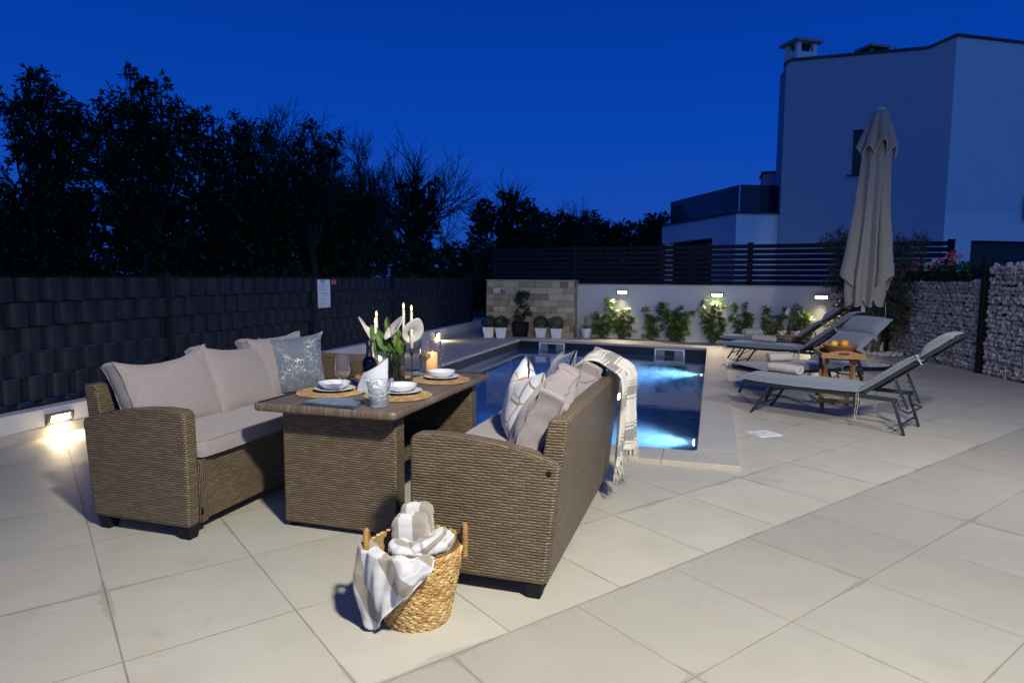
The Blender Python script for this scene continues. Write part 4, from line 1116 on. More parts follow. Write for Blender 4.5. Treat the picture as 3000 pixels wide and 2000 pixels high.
IV2 = [[-11.04, 31.13, 4.94, 0.36], [-10.28, 31.36, 5.5, 0.19], [-9.78, 31.52, 5.32, 0.4], [-9.51, 31.6, 4.86, 0.36], [-9.96, 31.46, 4.57, 0.43], [-11.13, 31.1, 4.29, 0.53], [-10.59, 31.27, 4.01, 0.57], [-9.6, 31.57, 4.02, 0.57], [-8.88, 31.79, 5.0, 0.33], [-8.88, 31.79, 4.39, 0.48], [-11.3, 31, 3.5, .5], [-9.9, 31.4, 3.5, .55]]
bare_tree((-15.2, 20.4, 0), (-14.93, 20.52, 7.2), 2.4, 'bare twiggy tree rising behind the dense pointed leafy tree', 0.12, 5, None, 4, 0.4)
bare_tree((-12.7, 19.1, 0), (-12.5, 19.2, 6.6), 1.3, 'thin bare tree showing between the leafy crowns', 0.08, 4, None, 14, 0.4)
bare_tree((-12.85, 22.2, 0), (-12.68, 22.26, 6.6), 2.2, 'bushy bare tree left of the large ivy covered one', 0.12, 5, None, 5, 0.35, 8)
bare_tree((-11.75, 24.9, 0), (-12.01, 25.6, 7.45), 4.6, 'widest bare tree, its trunk wrapped in dark ivy', 0.17, 4, IV1, 6, 0.3, 12)
bare_tree((-10.3, 31.4, 0), (-10.2, 32.33, 6.9), 3.0, 'bare topped tree with a bulky ivy column, right of the widest one', 0.16, 4, IV2, 8, 0.35, 6)
bare_tree((-8.66, 44.4, 0), (-8.57, 44.44, 6.9), 1.4, 'small bare tree sticking up from the far treeline', 0.10, 4, None, 9, 0.45)
bare_tree((-13.3, 44.4, 0), (-12.0, 44.0, 6.6), 1.6, 'thin leaning bare tree above the left end of the far treeline', 0.10, 4, None, 12, 0.45)

# ------------------------------------------------------------------ shrubs along the white wall
M['leaf_shrub'] = leaf_mat('glossy_shrub_leaves', (0.050, 0.115, 0.022), (0.17, 0.27, 0.055), 0.35, 0.22, 0.5)
M['twig'] = plain('brown_twig', (0.10, 0.07, 0.045), 0.8)
def whorl(lv, p, ax, L, W, n, tone, up=0.35):
    ax = ax.normalized(); a = ax.orthogonal().normalized()
    for k in range(n):
        b = a.copy(); b.rotate(Matrix.Rotation(2 * pi * k / n * 1.0 + random.uniform(-.3, .3), 3, ax))
        d = (b + ax * random.uniform(up - .25, up + .35)).normalized()
        lv.leaf(p - ax * random.uniform(0, L * .5), d, ax, L * random.uniform(.75, 1.15), W * random.uniform(.8, 1.1), min(1, max(0, tone + random.uniform(-.2, .2))), 0.08)
def shrub(x, h, w, stems, label, dens=1.0, lean=0.0, dy=0.17, seed=0, nlv=9):
    random.seed(seed); base = (x, wy(x) - dy, 0); s_ = empty('shrub', base, 0, label, 'shrub', 'glossy shrubs along the white wall')
    lv = Leaves(); mb = MB()
    for i in range(stems):
        f = (i / max(1, stems - 1) - 0.5) if stems > 1 else 0
        hh = h * (random.uniform(0.55, 1.0) if i else 1.0); tip = Vector((f * w * 1.0 + lean * hh, random.uniform(-0.10, 0.05), hh))
        pts = limb(mb, (f * 0.08, 0, -0.02), tip, 0.011, 0.004, 0.08, 8, 5)
        nb = int(hh / 0.060 * dens)
        for k in range(nb):
            t_ = 0.12 + 0.88 * k / nb; p = pts[min(7, int(t_ * 7))].lerp(pts[min(7, int(t_ * 7) + 1)], (t_ * 7) % 1) if int(t_ * 7) < 7 else pts[7]
            an = random.uniform(0, 2 * pi); bl_ = random.uniform(0.05, 0.16) * (1.15 - 0.5 * t_) * (0.6 + w)
            q = p + Vector((cos(an) * bl_, sin(an) * bl_ * 0.6, random.uniform(0.02, 0.09)))
            mb.tube([p, q], [0.004, 0.002], 4, caps=False)
            whorl(lv, q, q - p + Vector((0, 0, 0.08)), 0.098, 0.036, nlv, random.random())
            if random.random() < 0.6: whorl(lv, q + Vector((random.uniform(-.06, .06), random.uniform(-.05, .02), random.uniform(-.05, .03))), Vector((cos(an), sin(an), 0.6)), 0.085, 0.032, nlv - 2, random.random())
        whorl(lv, pts[-1], Vector((0, 0, 1)), 0.095, 0.030, nlv + 3, 0.7)
    obj('stems', mb, M['twig'], s_, smooth=True); lv.build('foliage', M['leaf_shrub'], s_)
shrub(-2.50, 0.60, 0.34, 5, 'low shrub half hidden behind the bromeliad pot', 1.1, 0.05, 0.16, 1)
shrub(-2.02, 0.86, 0.60, 7, 'broad arching shrub under the left wall lamp', 1.15, -0.04, 0.17, 2)
shrub(-1.32, 0.74, 0.34, 5, 'medium shrub left of the bushiest one', 1.1, 0.02, 0.17, 3)
shrub(-0.80, 0.86, 0.72, 8, 'bushiest shrub, dark and wide, between the two lit ones', 1.15, 0.02, 0.16, 4)
shrub(0.02, 0.92, 0.46, 6, 'brightly lit bush under the middle wall lamp', 1.2, 0.0, 0.17, 5)
shrub(0.66, 0.84, 0.34, 5, 'narrow shrub with a pale lit tuft at the top', 0.95, -0.02, 0.15, 6)
shrub(1.22, 0.84, 0.42, 6, 'thin darker shrub behind the small round table', 0.75, 0.04, 0.15, 7)
shrub(1.76, 0.86, 0.36, 6, 'yellow-green shrub behind the farthest lounger', 1.1, 0.02, 0.16, 8)

# ------------------------------------------------------------------ pots in front of the pier
def box_pot(x, y, k, rz, label, ball=0.175, seed=0):
    random.seed(seed); p = empty('square_planter', (x, y, 0), rz, label, 'plant pot', 'white pots with clipped box balls')
    b, t_, h = 0.098, 0.135, 0.245
    mb = MB(); vs = [(-b, -b, 0), (b, -b, 0), (b, b, 0), (-b, b, 0), (-t_, -t_, h), (t_, -t_, h), (t_, t_, h), (-t_, t_, h), (-t_ + .01, -t_ + .01, h), (t_ - .01, -t_ + .01, h), (t_ - .01, t_ - .01, h), (-t_ + .01, t_ - .01, h), (-t_ + .02, -t_ + .02, h - .03), (t_ - .02, -t_ + .02, h - .03), (t_ - .02, t_ - .02, h - .03), (-t_ + .02, t_ - .02, h - .03)]
    mb.add(vs, [(0, 3, 2, 1)] + [(i, (i + 1) % 4, 4 + (i + 1) % 4, 4 + i) for i in range(4)] + [(4 + i, 4 + (i + 1) % 4, 8 + (i + 1) % 4, 8 + i) for i in range(4)] + [(8 + i, 8 + (i + 1) % 4, 12 + (i + 1) % 4, 12 + i) for i in range(4)] + [(12, 13, 14, 15)])
    obj('pot', mb, M['white_plastic'], p, bevel=0.004)
    lv = Leaves(); c = Vector((0, 0, h + ball * 0.62))
    for _ in range(1500):
        v = rv().normalized(); r = ball * random.uniform(0.72, 1.04) * (1 + 0.05 * sin(7 * v.x + seed) * cos(6 * v.z))
        lv.leaf(c + v * r, (v + rv() * 0.9), v, 0.026, 0.013, random.random() ** 2)
    lv.build('box_ball', M['leaf_box'], p)
M['leaf_box'] = leaf_mat('box_leaves', (0.010, 0.028, 0.012), (0.035, 0.075, 0.020), 0.5, 0.1)
box_pot(-5.02, 14.52, 0, R(6), 'white square pot with clipped ball, leftmost, beside the white wall', 0.165, 1)
box_pot(-4.71, 14.50, 0, R(10), 'white square pot with clipped ball, second from the left, next to the black pot', 0.165, 2)
box_pot(-3.80, 14.68, 0, R(10), 'white square pot with clipped ball just right of the black pot', 0.17, 3)
box_pot(-3.43, 14.66, 0, R(12), 'white square pot with clipped ball nearest the corner of the stone pier', 0.17, 4)
# black pot with twisted bonsai-like tree
bp_ = empty('black_planter', (-4.28, 14.62, 0), 0, 'tall black pot holding a small twisted cloud-pruned tree', 'plant pot')
mb = MB(); mb.lathe([(0.0, 0.0), (0.13, 0.0), (0.165, 0.05), (0.195, 0.2), (0.20, 0.37), (0.185, 0.375), (0.18, 0.34), (0.0, 0.34)], 32); obj('pot', mb, M['black_plastic'], bp_, smooth=True)
random.seed(17); mb = MB(); spine = [Vector((0.06 * sin(k * 0.9), 0.02 * cos(k), 0.32 + k * 0.06)) for k in range(13)]; mb.tube(spine, [0.028 - k * 0.0016 for k in range(13)], 6); obj('trunk', mb, M['bark_pale'], bp_, smooth=True)
crown([(0.10, 0, 1.00, 0.10), (0.02, 0, 1.03, 0.09), (-0.05, 0, 0.88, 0.085), (0.05, 0, 0.80, 0.07), (0.13, 0, 0.72, 0.07), (0.16, 0, 0.61, 0.085), (0.09, 0, 0.52, 0.075), (-0.07, 0, 0.56, 0.07), (-0.09, 0, 0.46, 0.075), (0.03, 0, 0.45, 0.06)], 800, 0.045, 0.028, spray=0.06).build('foliage', M['leaf_box'], bp_)
# bromeliad in a ribbed white pot
br_ = empty('bromeliad_pot', (-2.83, 15.18, 0), 0, 'ribbed white pot with yellow-green bromeliad at the pier corner', 'plant pot')
mb = MB(); mb.lathe([(0.0, 0.0), (0.085, 0.0), (0.092, 0.02), (0.128, 0.225), (0.12, 0.227), (0.113, 0.19), (0.0, 0.19)], 48, rmod=lambda a, z: 1 + 0.012 * cos(24 * a)); obj('pot', mb, M['white_plastic'], br_, smooth=True)
M['leaf_brom'] = leaf_mat('bromeliad_leaves', (0.14, 0.20, 0.03), (0.34, 0.33, 0.05), 0.4, 0.25)
random.seed(23); lv = Leaves()
def strap(lv, p, an, L, W, rise, droop, tone, n=7, lean=1.0):
    prev = Vector(p); d = Vector((cos(an) * lean, sin(an) * lean, rise)).normalized(); b = None
    for i in range(n + 1):
        f = i / n; w = W * (1 - f ** 2.2) * (0.6 + 0.4 * min(1, f * 4)) + 0.001
        sd = Vector((-sin(an), cos(an), 0)); k = len(lv.V); lv.V += [prev + sd * w / 2, prev - sd * w / 2]; lv.T += [tone, tone]
        if i: lv.F.append((k - 2, k - 1, k + 1, k))
        prev = prev + d * (L / n); d = (d + Vector((0, 0, -droop / n))).normalized()
for k in range(22): strap(lv, (0, 0, 0.19), k * 2.4, random.uniform(0.24, 0.34), 0.046, random.uniform(1.0, 2.6), random.uniform(1.8, 3.0), random.random() * .7)
lv.build('leaves', M['leaf_brom'], br_); lv = Leaves()
for k in range(26): strap(lv, (0, 0, 0.30 + 0.009 * k), k * 2.4, 0.105, 0.034, 1.1, 1.4, 0.9, 4)
mb = MB(); mb.tube([(0, 0, 0.19), (0, 0, 0.52)], 0.008, 6); st_ = obj('flower_stem', mb, M['twig'], br_); lv.build('flower_spike', leaf_mat('bromeliad_flower', (0.45, 0.28, 0.14), (0.62, 0.42, 0.22), 0.45, 0.3), br_)

# ------------------------------------------------------------------ olive tree + dark shrub by the stone wall
M['leaf_olive'] = leaf_mat('olive_leaves', (0.035, 0.050, 0.028), (0.10, 0.125, 0.08), 0.5, 0.12)
random.seed(31)
ol = empty('olive_tree', (2.98, 13.75, 0), 0, 'loose grey-green olive tree behind the closed parasol', 'tree')
mb = MB(); trunk_top = Vector((-0.15, 0.0, 1.15)); limb(mb, (0, 0, -0.03), trunk_top, 0.075, 0.05, 0.05, 8, 8)
OB = [(-0.75, 0.1, 2.15, .20), (-0.95, 0.1, 2.05, .14), (-0.55, 0, 1.95, .30), (-0.35, 0.1, 2.1, .2), (-0.60, -0.1, 1.62, .30), (-0.75, 0, 1.38, .2), (-0.25, 0, 1.75, .35), (-0.30, -0.1, 1.35, .35), (-0.55, 0, 1.1, .22), (0.30, 0.1, 2.05, .18), (0.65, 0.2, 2.10, .16), (0.45, 0, 1.85, .25), (0.45, 0, 1.5, .3), (0.1, 0, 1.2, .35), (0.45, -0.1, 1.05, .3), (0.60, -0.1, 0.75, .22), (0.25, 0, 0.75, .25), (0.80, -0.1, 1.25, .2), (-0.1, -.1, .85, .25), (0.72, -0.2, 0.50, .12), (0.48, -.1, .5, .12)]
for b in OB:
    m_ = trunk_top.lerp(Vector(b[:3]), 0.5) + rv() * 0.05; limb(mb, trunk_top, m_, 0.028, 0.014, .06, 5, 5); limb(mb, m_, b[:3], 0.014, 0.004, .08, 5, 4)
    for _ in range(4): limb(mb, b[:3], Vector(b[:3]) + rv() * b[3] * 1.2, 0.005, 0.002, .1, 4, 4)
obj('trunk', mb, M['bark_pale'], ol, smooth=True)
crown(OB, 420, 0.072, 0.018, spray=0.22, droop=0.1).build('crown', M['leaf_olive'], ol)
ds = empty('dark_shrub', (2.55, 14.0, 0), 0, 'dense dark leafy shrub against the wall, left of the parasol pole', 'shrub')
random.seed(33); mb = MB()
DB = [(-.25, 0, .75, .16), (-.05, 0, .85, .2), (.2, 0, .8, .2), (-.3, 0, .5, .16), (0, 0, .5, .25), (.3, 0, .5, .22), (.5, 0, .75, .2), (-.42, 0, .32, .1), (.2, 0, .25, .2), (.55, 0, .4, .18)]
for b in DB: limb(mb, (0.1, 0, -0.02), b[:3], 0.012, 0.004, .08, 5, 4)
obj('stems', mb, M['bark'], ds); crown(DB, 330, 0.06, 0.028, spray=0.12).build('foliage', leaf_mat('dark_glossy_leaves', (0.02, 0.02, 0.010), (0.07, 0.055, 0.022), 0.3, 0.1, 0.6), ds)
# white pebbles round the trunk
random.seed(35)
stones('white_pebbles', [((2.98 + cos(a) * r, 13.75 + sin(a) * r * 0.8, 0.02), random.uniform(0.03, 0.055)) for a, r in [(random.uniform(0, 2 * pi), random.uniform(0.15, 0.5)) for _ in range(70)]], None, plain('white_pebble', (0.62, 0.62, 0.62), 0.7))
wbx = empty('wall_box', (3.16, 14.10, 0.42), R(-10), 'small black box with a red rim on the wall by the olive tree', 'box')
mb = MB(); mb.box((0, 0, 0), (0.24, 0.16, 0.30)); obj('case', mb, M['black_plastic'], wbx, bevel=0.01)
mb = MB(); mb.box((0.121, -0.02, 0), (0.012, 0.13, 0.31)); obj('rim', mb, plain('red_plastic', (0.25, 0.015, 0.01), 0.5), wbx, bevel=0.003)
mb = MB(); mb.tube([(0, 0, -0.15), (-0.02, 0, -0.25), (-0.1, 0.0, -0.3), (-.12, 0, -.42)], 0.008, 6); obj('cable', mb, plain('red_cable', (0.3, 0.02, 0.02), 0.5), wbx, smooth=True)

# ------------------------------------------------------------------ geranium box on the lower gabion
gb = empty('flower_box', (gx(12.95) + 0.10, 12.95, 1.376), g1.rotation_euler.z, 'long black flower box of pink and white geraniums on the lower stone wall', 'flower box')
mb = MB(); mb.box((0, 0, 0.075), (2.3, 0.19, 0.15)); mb.box((0, 0, 0.146), (2.32, 0.21, 0.014)); obj('box', mb, M['black_plastic'], gb, bevel=0.008)
M['leaf_ger'] = leaf_mat('geranium_leaves', (0.015, 0.045, 0.012), (0.045, 0.11, 0.025), 0.6, 0.15)
random.seed(41); lv = Leaves()
for _ in range(900):
    x = random.uniform(-1.15, 1.2); p = Vector((x, random.uniform(-0.13, 0.13), random.uniform(0.10, 0.26) + 0.05 * sin(3 * x)))
    n = (rv() * 0.7 + Vector((0, -.4, 0.8))).normalized(); d = n.orthogonal(); lv.leaf(p, d, n, 0.065, 0.062, random.random())
lv.build('foliage', M['leaf_ger'], gb)
def bloom(cx, cy, cz, r, mat, n=36):
    lv = Leaves(); c = Vector((cx, cy, cz))
    for _ in range(n):
        v = rv().normalized(); v.z = abs(v.z) * 0.9 - 0.15; q = c + v * r
        for k in range(5):
            d = v.orthogonal(); d.rotate(Matrix.Rotation(k * 1.257 + random.random(), 3, v)); lv.leaf(q, d + v * 0.4, v, 0.020, 0.018, random.random())
    mb = MB(); mb.tube([(cx, cy, 0.12), (cx + .01, cy, cz - r * 0.3)], 0.004, 5)
    st = obj('flower_stalk', mb, M['leaf_stem'], gb); lv.build('bloom', mat, gb)
M['leaf_stem'] = plain('green_stem', (0.08, 0.15, 0.03), 0.5)
pk = leaf_mat('pink_petals', (0.55, 0.10, 0.16), (0.85, 0.33, 0.38), 0.6, 0.3); mg = leaf_mat('magenta_petals', (0.38, 0.06, 0.30), (0.62, 0.20, 0.50), 0.6, 0.3)
wh = leaf_mat('white_petals', (0.55, 0.55, 0.60), (0.85, 0.83, 0.85), 0.6, 0.3); rd = leaf_mat('red_petals', (0.28, 0.02, 0.04), (0.45, 0.06, 0.08), 0.6, 0.3)
for x, y, z, r, m_ in ((-1.05, -.05, .27, .05, rd), (-0.95, 0, .20, .075, mg), (-0.80, -.05, .22, .085, mg), (-0.70, 0, .30, .07, pk), (-0.86, -.1, .15, .06, pk), (-0.58, -.05, .2, .06, mg), (-0.30, 0, .30, .045, pk), (-0.15, -.03, .27, .075, wh), (-0.02, 0, .33, .07, wh), (-0.12, -.07, .2, .05, wh), (0.08, -.06, .24, .07, pk), (0.20, -.03, .35, .045, pk), (0.42, 0, .42, .075, pk), (0.58, -.03, .36, .085, pk), (0.68, 0, .40, .05, pk), (0.56, -.05, .27, .055, pk), (0.50, 0, .48, .035, rd)):
    bloom(x, y, z, r, m_)
# ================================================================== LOUNGE SET
def cushion_mb(w, h, t, edge=0.06, sag=0.0, pinch=0.03, puff=2.4, n=26, wrinkle=0.006, seed=0, chop=0.0, corner=0.02, crease=None):
    """upright cushion: x = width, z = height, y = thickness; returns shape + the two seam loops"""
    off = Vector((seed * 3.1, seed * 1.7, seed * 0.9))
    def P(u, v, s, e=0.0):
        a, b = 2 * u - 1, 2 * v - 1
        px = w / 2 * a * (1 - pinch * (1 - b * b)); pz = h / 2 * b * (1 - pinch * (1 - a * a))
        if chop and b > 0: pz -= chop * b * b * max(0, 1 - abs(a) * 1.25) ** 1.3
        pz -= sag * (1 - a * a) * max(0, b)
        k = (max(0, 1 - abs(a) ** puff) * max(0, 1 - abs(b) ** puff)) ** 0.55
        th = edge / 2 + (t - edge) / 2 * k
        cr = (abs(a) * abs(b)) ** 6
        q = Vector((px, s * th, pz)) * 1.0
        q.x += a * corner * cr; q.z += b * corner * cr
        nn = noise.noise(Vector((px, s * 0.3, pz)) * 5.5 + off); n2 = noise.noise(Vector((px * 2.2, s * 0.3, pz)) * 13 + off)
        rad = min(1.0, (1 - k) * 1.6 + 0.25)
        q.y += s * wrinkle * (nn * 1.3 + n2 * 0.8 * rad)
        if crease: 
            for (cx, cz, dx, dz, dep) in crease:
                dd = abs((px - cx) * dz - (pz - cz) * dx); al = (px - cx) * dx + (pz - cz) * dz
                q.y -= s * dep * math.exp(-(dd / 0.014) ** 2) * math.exp(-(al / 0.09) ** 2)
        return q
    mb = MB()
    for s in (-1, 1): mb.grid(lambda u, v: P(u, v, s), n, n, uvf=lambda u, v: (w * u, h * v + (s > 0) * 2))
    m = n
    loopf = [(i / m, 0) for i in range(m)] + [(1, i / m) for i in range(m)] + [(1 - i / m, 1) for i in range(m)] + [(0, 1 - i / m) for i in range(m)]
    lo = {s: [P(u, v, s) for u, v in loopf] for s in (-1, 1)}
    if edge > 0.02:
        L = len(loopf)
        def side(u, v):
            i = int(round(u * L)) % L; a, b = lo[-1][i], lo[1][i]; q = a.lerp(b, v); c = q.copy(); c.y = 0
            bul = 1 + 0.035 * sin(pi * v) + 0.02 * noise.noise(Vector((i * 0.35, v * 2, seed)))
            return Vector((q.x * bul, q.y, q.z * bul))
        mb.grid(side, L, 4, uvf=lambda u, v: (u * 2 * (w + h), v * edge + 5))
    return mb, lo
def cushion(name, parent, loc, rot, w, h, t, mat, edge=0.06, piping=True, label=None, **k):
    mb, lo = cushion_mb(w, h, t, edge, **k)
    o = obj(name, mb, mat, parent, smooth=True)
    o.location = loc; o.rotation_euler = rot
    if piping:
        pm = MB()
        for s in ((-1, 1) if edge > 0.02 else (1,)): pm.tube(lo[s], 0.0042, 6, closed=True)
        obj('piping', pm, M['piping'], o, smooth=True)
    if label: o['label'] = label
    return o

def sofa(name, origin, rz, L, D, label, far_panel=False):
    s = empty(name, origin, rz, label, 'sofa', 'wicker sofas round the dining table')
    AT_ = 0.086
    arm = [(-D + 0.005, 0.072), (0.0, 0.072), (0.004, 0.30), (0.0, 0.668), (-0.010, 0.690), (-0.04, 0.701), (-0.14, 0.706), (-0.28, 0.699), (-0.42, 0.682), (-0.54, 0.660), (-0.64, 0.632), (-0.688, 0.618), (-0.700, 0.605)]
    for y0 in ((0.0,) if far_panel else (0.0, L - AT_)):
        mb = MB(); mb.prism(arm, lambda a, b, t: (a, t, b), y0, y0 + AT_)
        obj('armrest', mb, M['wicker'], s, bevel=0.016, seg=3)
    back = [(-D + 0.002, 0.07), (-D - 0.080, 0.785), (-D - 0.070, 0.800), (-D - 0.005, 0.800), (-D + 0.005, 0.79), (-D + 0.085, 0.30), (-D + 0.085, 0.07)]
    y0, y1 = (0.055, L - 0.01) if far_panel else (0.03, L - 0.03)
    # the rest between the arms; outside it runs on over the arm ends
    mb = MB(); mb.prism(back, lambda a, b, t: (a - 0.003, t, b), AT_ + 0.002 if False else y0, y1)
    obj('backrest', mb, M['wicker'], s, bevel=0.018, seg=3)
    if far_panel:
        pan = [(-D - 0.01, 0.07), (-0.002, 0.07), (-0.002, 0.772), (-0.02, 0.785), (-D - 0.06, 0.79)]
        mb = MB(); mb.prism(pan, lambda a, b, t: (a, t, b), L - 0.004, L + 0.085); obj('end_panel', mb, M['wicker'], s, bevel=0.016, seg=3)
    mb = MB(); mb.box((-0.30 - 0.012, L / 2, 0.245), (0.58, L - 2 * AT_ + (0.0), 0.345)); obj('seat_base', mb, M['wicker'], s, bevel=0.008)
    mb = MB(); mb.box((-0.012, AT_ + 0.032, 0.245), (0.030, 0.055, 0.349)); obj('front_trim', mb, M['wicker_rim'], s, bevel=0.008)
    for x in (-0.045, -D + 0.06):
        for y in (0.05, L - 0.05):
            mb = MB(); a, b = 0.030, 0.042
            mb.add([(x - a, y - a, 0), (x + a, y - a, 0), (x + a, y + a, 0), (x - a, y + a, 0), (x - b, y - b, 0.078), (x + b, y - b, 0.078), (x + b, y + b, 0.078), (x - b, y + b, 0.078)], [(0, 3, 2, 1), (4, 5, 6, 7), (0, 1, 5, 4), (1, 2, 6, 5), (2, 3, 7, 6), (3, 0, 4, 7)])
            obj('leg', mb, M['black_plastic'], s, bevel=0.003)
    return s
def seat_cushion(parent, L, y0, y1, D, seed):
    w = y1 - y0
    n = 40; t = 0.115; off = Vector((seed, 2, 1))
    def P(u, v, s):
        a, b = 2 * u - 1, 2 * v - 1; k = (max(0, 1 - abs(a) ** 7) * max(0, 1 - abs(b) ** 5)) ** 0.5
        x = -0.545 / 2 + 0.575 / 2 * b + 0.010; y = (y0 + y1) / 2 + w / 2 * a
        z = 0.420 + t / 2 + s * (0.043 + (t / 2 - 0.043 + (0.012 if s > 0 else 0)) * k)
        z += (0.004 * noise.noise(Vector((x, y, 0)) * 4 + off) + 0.0025 * noise.noise(Vector((x, y * 2, 0)) * 11 + off)) * (1 if s > 0 else 0.2)
        r = (abs(a) ** 14 + abs(b) ** 14); 
        return Vector((x - b * 0.012 * abs(a) ** 10, y - a * 0.02 * abs(b) ** 8, z))
    mb = MB()
    for s in (-1, 1): mb.grid(lambda u, v: P(u, v, s), n, 16, uvf=lambda u, v: (w * u, 0.57 * v + (s > 0) * 2))
    m1, m2 = n, 16
    lf = [(i / m1, 0) for i in range(m1)] + [(1, i / m2) for i in range(m2)] + [(1 - i / m1, 1) for i in range(m1)] + [(0, 1 - i / m2) for i in range(m2)]
    lo = {s: [P(u, v, s) for u, v in lf] for s in (-1, 1)}; L_ = len(lf); c = Vector((-0.27, (y0 + y1) / 2, 0))
    def side(u, v):
        i = int(round(u * L_)) % L_; q = lo[-1][i].lerp(lo[1][i], v); d = (q - c); d.z = 0
        return q + d.normalized() * 0.008 * sin(pi * v)
    mb.grid(side, L_, 4, uvf=lambda u, v: (u * 4, v * 0.1 + 5))
    o = obj('seat_cushion', mb, M['cushion'], parent, smooth=True)
    pm = MB(); pm.tube(lo[1], 0.004, 6, closed=True); pm.tube(lo[-1], 0.004, 6, closed=True); obj('piping', pm, M['piping'], o, smooth=True)
    return o
random.seed(51)
sl = sofa('wicker_sofa', (-2.605, 2.685, 0), 0, 1.84, 0.655, 'brown wicker sofa by the dark fence, taupe cushions, silver-blue pillow at far end', True)
seat_cushion(sl, 1.84, 0.09, 1.83, 0.65, 1)
# local: back cushions lean on the rest (rotate: width along local y)
def back_cushion(parent, y, x, lean, yaw, roll, w=0.585, h=0.425, t=0.225, z=0.712, seed=0, **k):
    return cushion('back_cushion', parent, (x, y, z), Euler((lean, roll, pi / 2 + yaw), 'ZXY') if False else (Matrix.Rotation(pi / 2 + yaw, 4, 'Z') @ Matrix.Rotation(lean, 4, 'X') @ Matrix.Rotation(roll, 4, 'Y')).to_euler(), w, h, t, M['cushion'], edge=0.105, seed=seed, **k)
back_cushion(sl, 0.395, -0.480, R(-20), R(-7), R(-4), seed=1, sag=0.035, crease=[(-0.02, 0.2, 0.3, 0.95, 0.012)])
back_cushion(sl, 0.935, -0.455, R(-22), R(4), R(4), seed=2, sag=0.02, crease=[(0.2, 0.15, 0.8, -0.6, 0.012)])
back_cushion(sl, 1.42, -0.485, R(-17), R(-2), R(-1), seed=3, w=0.56, z=0.735)
srr = sofa('wicker_sofa', (-1.290, 4.385, 0), pi, 1.755, 0.640, 'brown wicker sofa seen from behind, nearest the pool, striped throw over its back')
seat_cushion(srr, 1.755, 0.09, 1.665, 0.65, 4)
back_cushion(srr, 1.755 - 0.40, -0.515, R(-24), R(6), R(3), seed=5, t=0.22, h=0.435, z=0.705, sag=0.035, wrinkle=0.013, crease=[(0.20, 0.14, -0.7, 0.7, 0.02), (-0.1, 0.2, 0.1, 1, .015)])
back_cushion(srr, 1.755 - 0.95, -0.505, R(-26), R(-5), R(-6), seed=6, t=0.22, h=0.42, z=0.695, sag=0.04, wrinkle=0.014, crease=[(0.22, 0.16, -0.8, 0.6, 0.025)])
back_cushion(srr, 1.755 - 1.44, -0.51, R(-24), R(5), R(2), seed=7, t=0.22, h=0.42, z=0.70, sag=0.02, wrinkle=0.014, crease=[(0.20, 0.16, -0.8, 0.6, 0.03)])
mb = MB(); mb.lathe([(0.0, 0.0), (0.011, 0.0), (0.012, 0.004), (0.006, 0.006), (0.0, 0.003)], 14); mb.v = [(x, z, y) for x, y, z in mb.v]
q = obj('bolt', mb, M['black_plastic'], srr, smooth=True); q.location = (-0.650, 1.755 + 0.000, 0.575)
mb = MB(); mb.box((0.004, 0.10, 0.135), (0.004, 0.012, 0.035)); obj('fabric_tag', mb, M['black_plastic'], sl)

# decorative pillows
def metallic_cloth(name, c, c2, foil, thr=(0.53, 0.57), scale=16, streak=False):
    t = NT(name); o = t.obj(); uv = t.uv()
    n1 = t.voro(t.map(uv, (1, 1, 1)), scale, 'DISTANCE_TO_EDGE'); n2 = t.noise(uv, 4.5, 3); n3 = t.noise(uv, 40, 4, 0.7)
    line = t.math('LESS_THAN', t.math('ADD', n1, t.math('MULTIPLY', t.math('SUBTRACT', n3, 0.5), 0.12)), 0.035)
    zone = t.rng(n2, thr[0] - 0.02, thr[1]); m = t.math('MULTIPLY', line, zone)
    patch = t.math('MULTIPLY', t.math('GREATER_THAN', n3, 0.60), t.rng(n2, thr[1], thr[1] + 0.05)); m = t.math('MAXIMUM', m, patch)
    t.set(color=t.mix(m, t.mix(t.noise(uv, 9, 4), c, c2), foil), metal=m, rough=t.math('SUBTRACT', 0.75, t.math('MULTIPLY', m, 0.5)), sheen=0.3)
    t.bump(t.noise(uv, 300, 2), 0.0008, 0.5); return t.m
M['silver_pillow'] = metallic_cloth('blue_grey_foil_pillow', (0.085, 0.11, 0.15), (0.14, 0.165, 0.21), (0.80, 0.68, 0.46), (0.44, 0.50), 26)
M['silver_pillow2'] = metallic_cloth('navy_foil_pillow', (0.05, 0.065, 0.11), (0.09, 0.11, 0.17), (0.75, 0.72, 0.66), (0.42, 0.48), 30)
def line_pillow():
    t = NT('white_pillow_gold_lines'); uv = t.uv(); s = t.sep(uv)
    m = None
    v1 = t.voro(t.map(uv, (1, 1, 1), (0, 0, 0.5)), 7.0, 'DISTANCE_TO_EDGE'); m = t.math('LESS_THAN', v1, 0.026)
    t.set(color=t.mix(m, (0.62, 0.63, 0.66), (0.46, 0.31, 0.10)), metal=t.math('MULTIPLY', m, 0.35), rough=t.math('SUBTRACT', 0.8, t.math('MULTIPLY', m, 0.35)), sheen=0.2)
    t.bump(t.noise(uv, 300, 2), 0.0006, 0.5); return t.m
M['line_pillow'] = line_pillow()
def pillow(loc, yaw, lean, roll, w, h, t, mat, label, **k):
    o = cushion('throw_pillow', None, loc, (Matrix.Rotation(yaw, 4, 'Z') @ Matrix.Rotation(lean, 4, 'X') @ Matrix.Rotation(roll, 4, 'Y')).to_euler(), w, h, t, mat, edge=0.008, piping=False, pinch=0.07, corner=0.015, **k)
    return tag(o, label, 'pillow', 'decorative pillows on the sofas')
pillow((-2.935, 4.085, 0.757), R(34), R(-13), R(-5), 0.43, 0.42, 0.15, M['silver_pillow'], 'blue-grey pillow with gold foil crackle at the far end of the left sofa', seed=11, wrinkle=0.008)
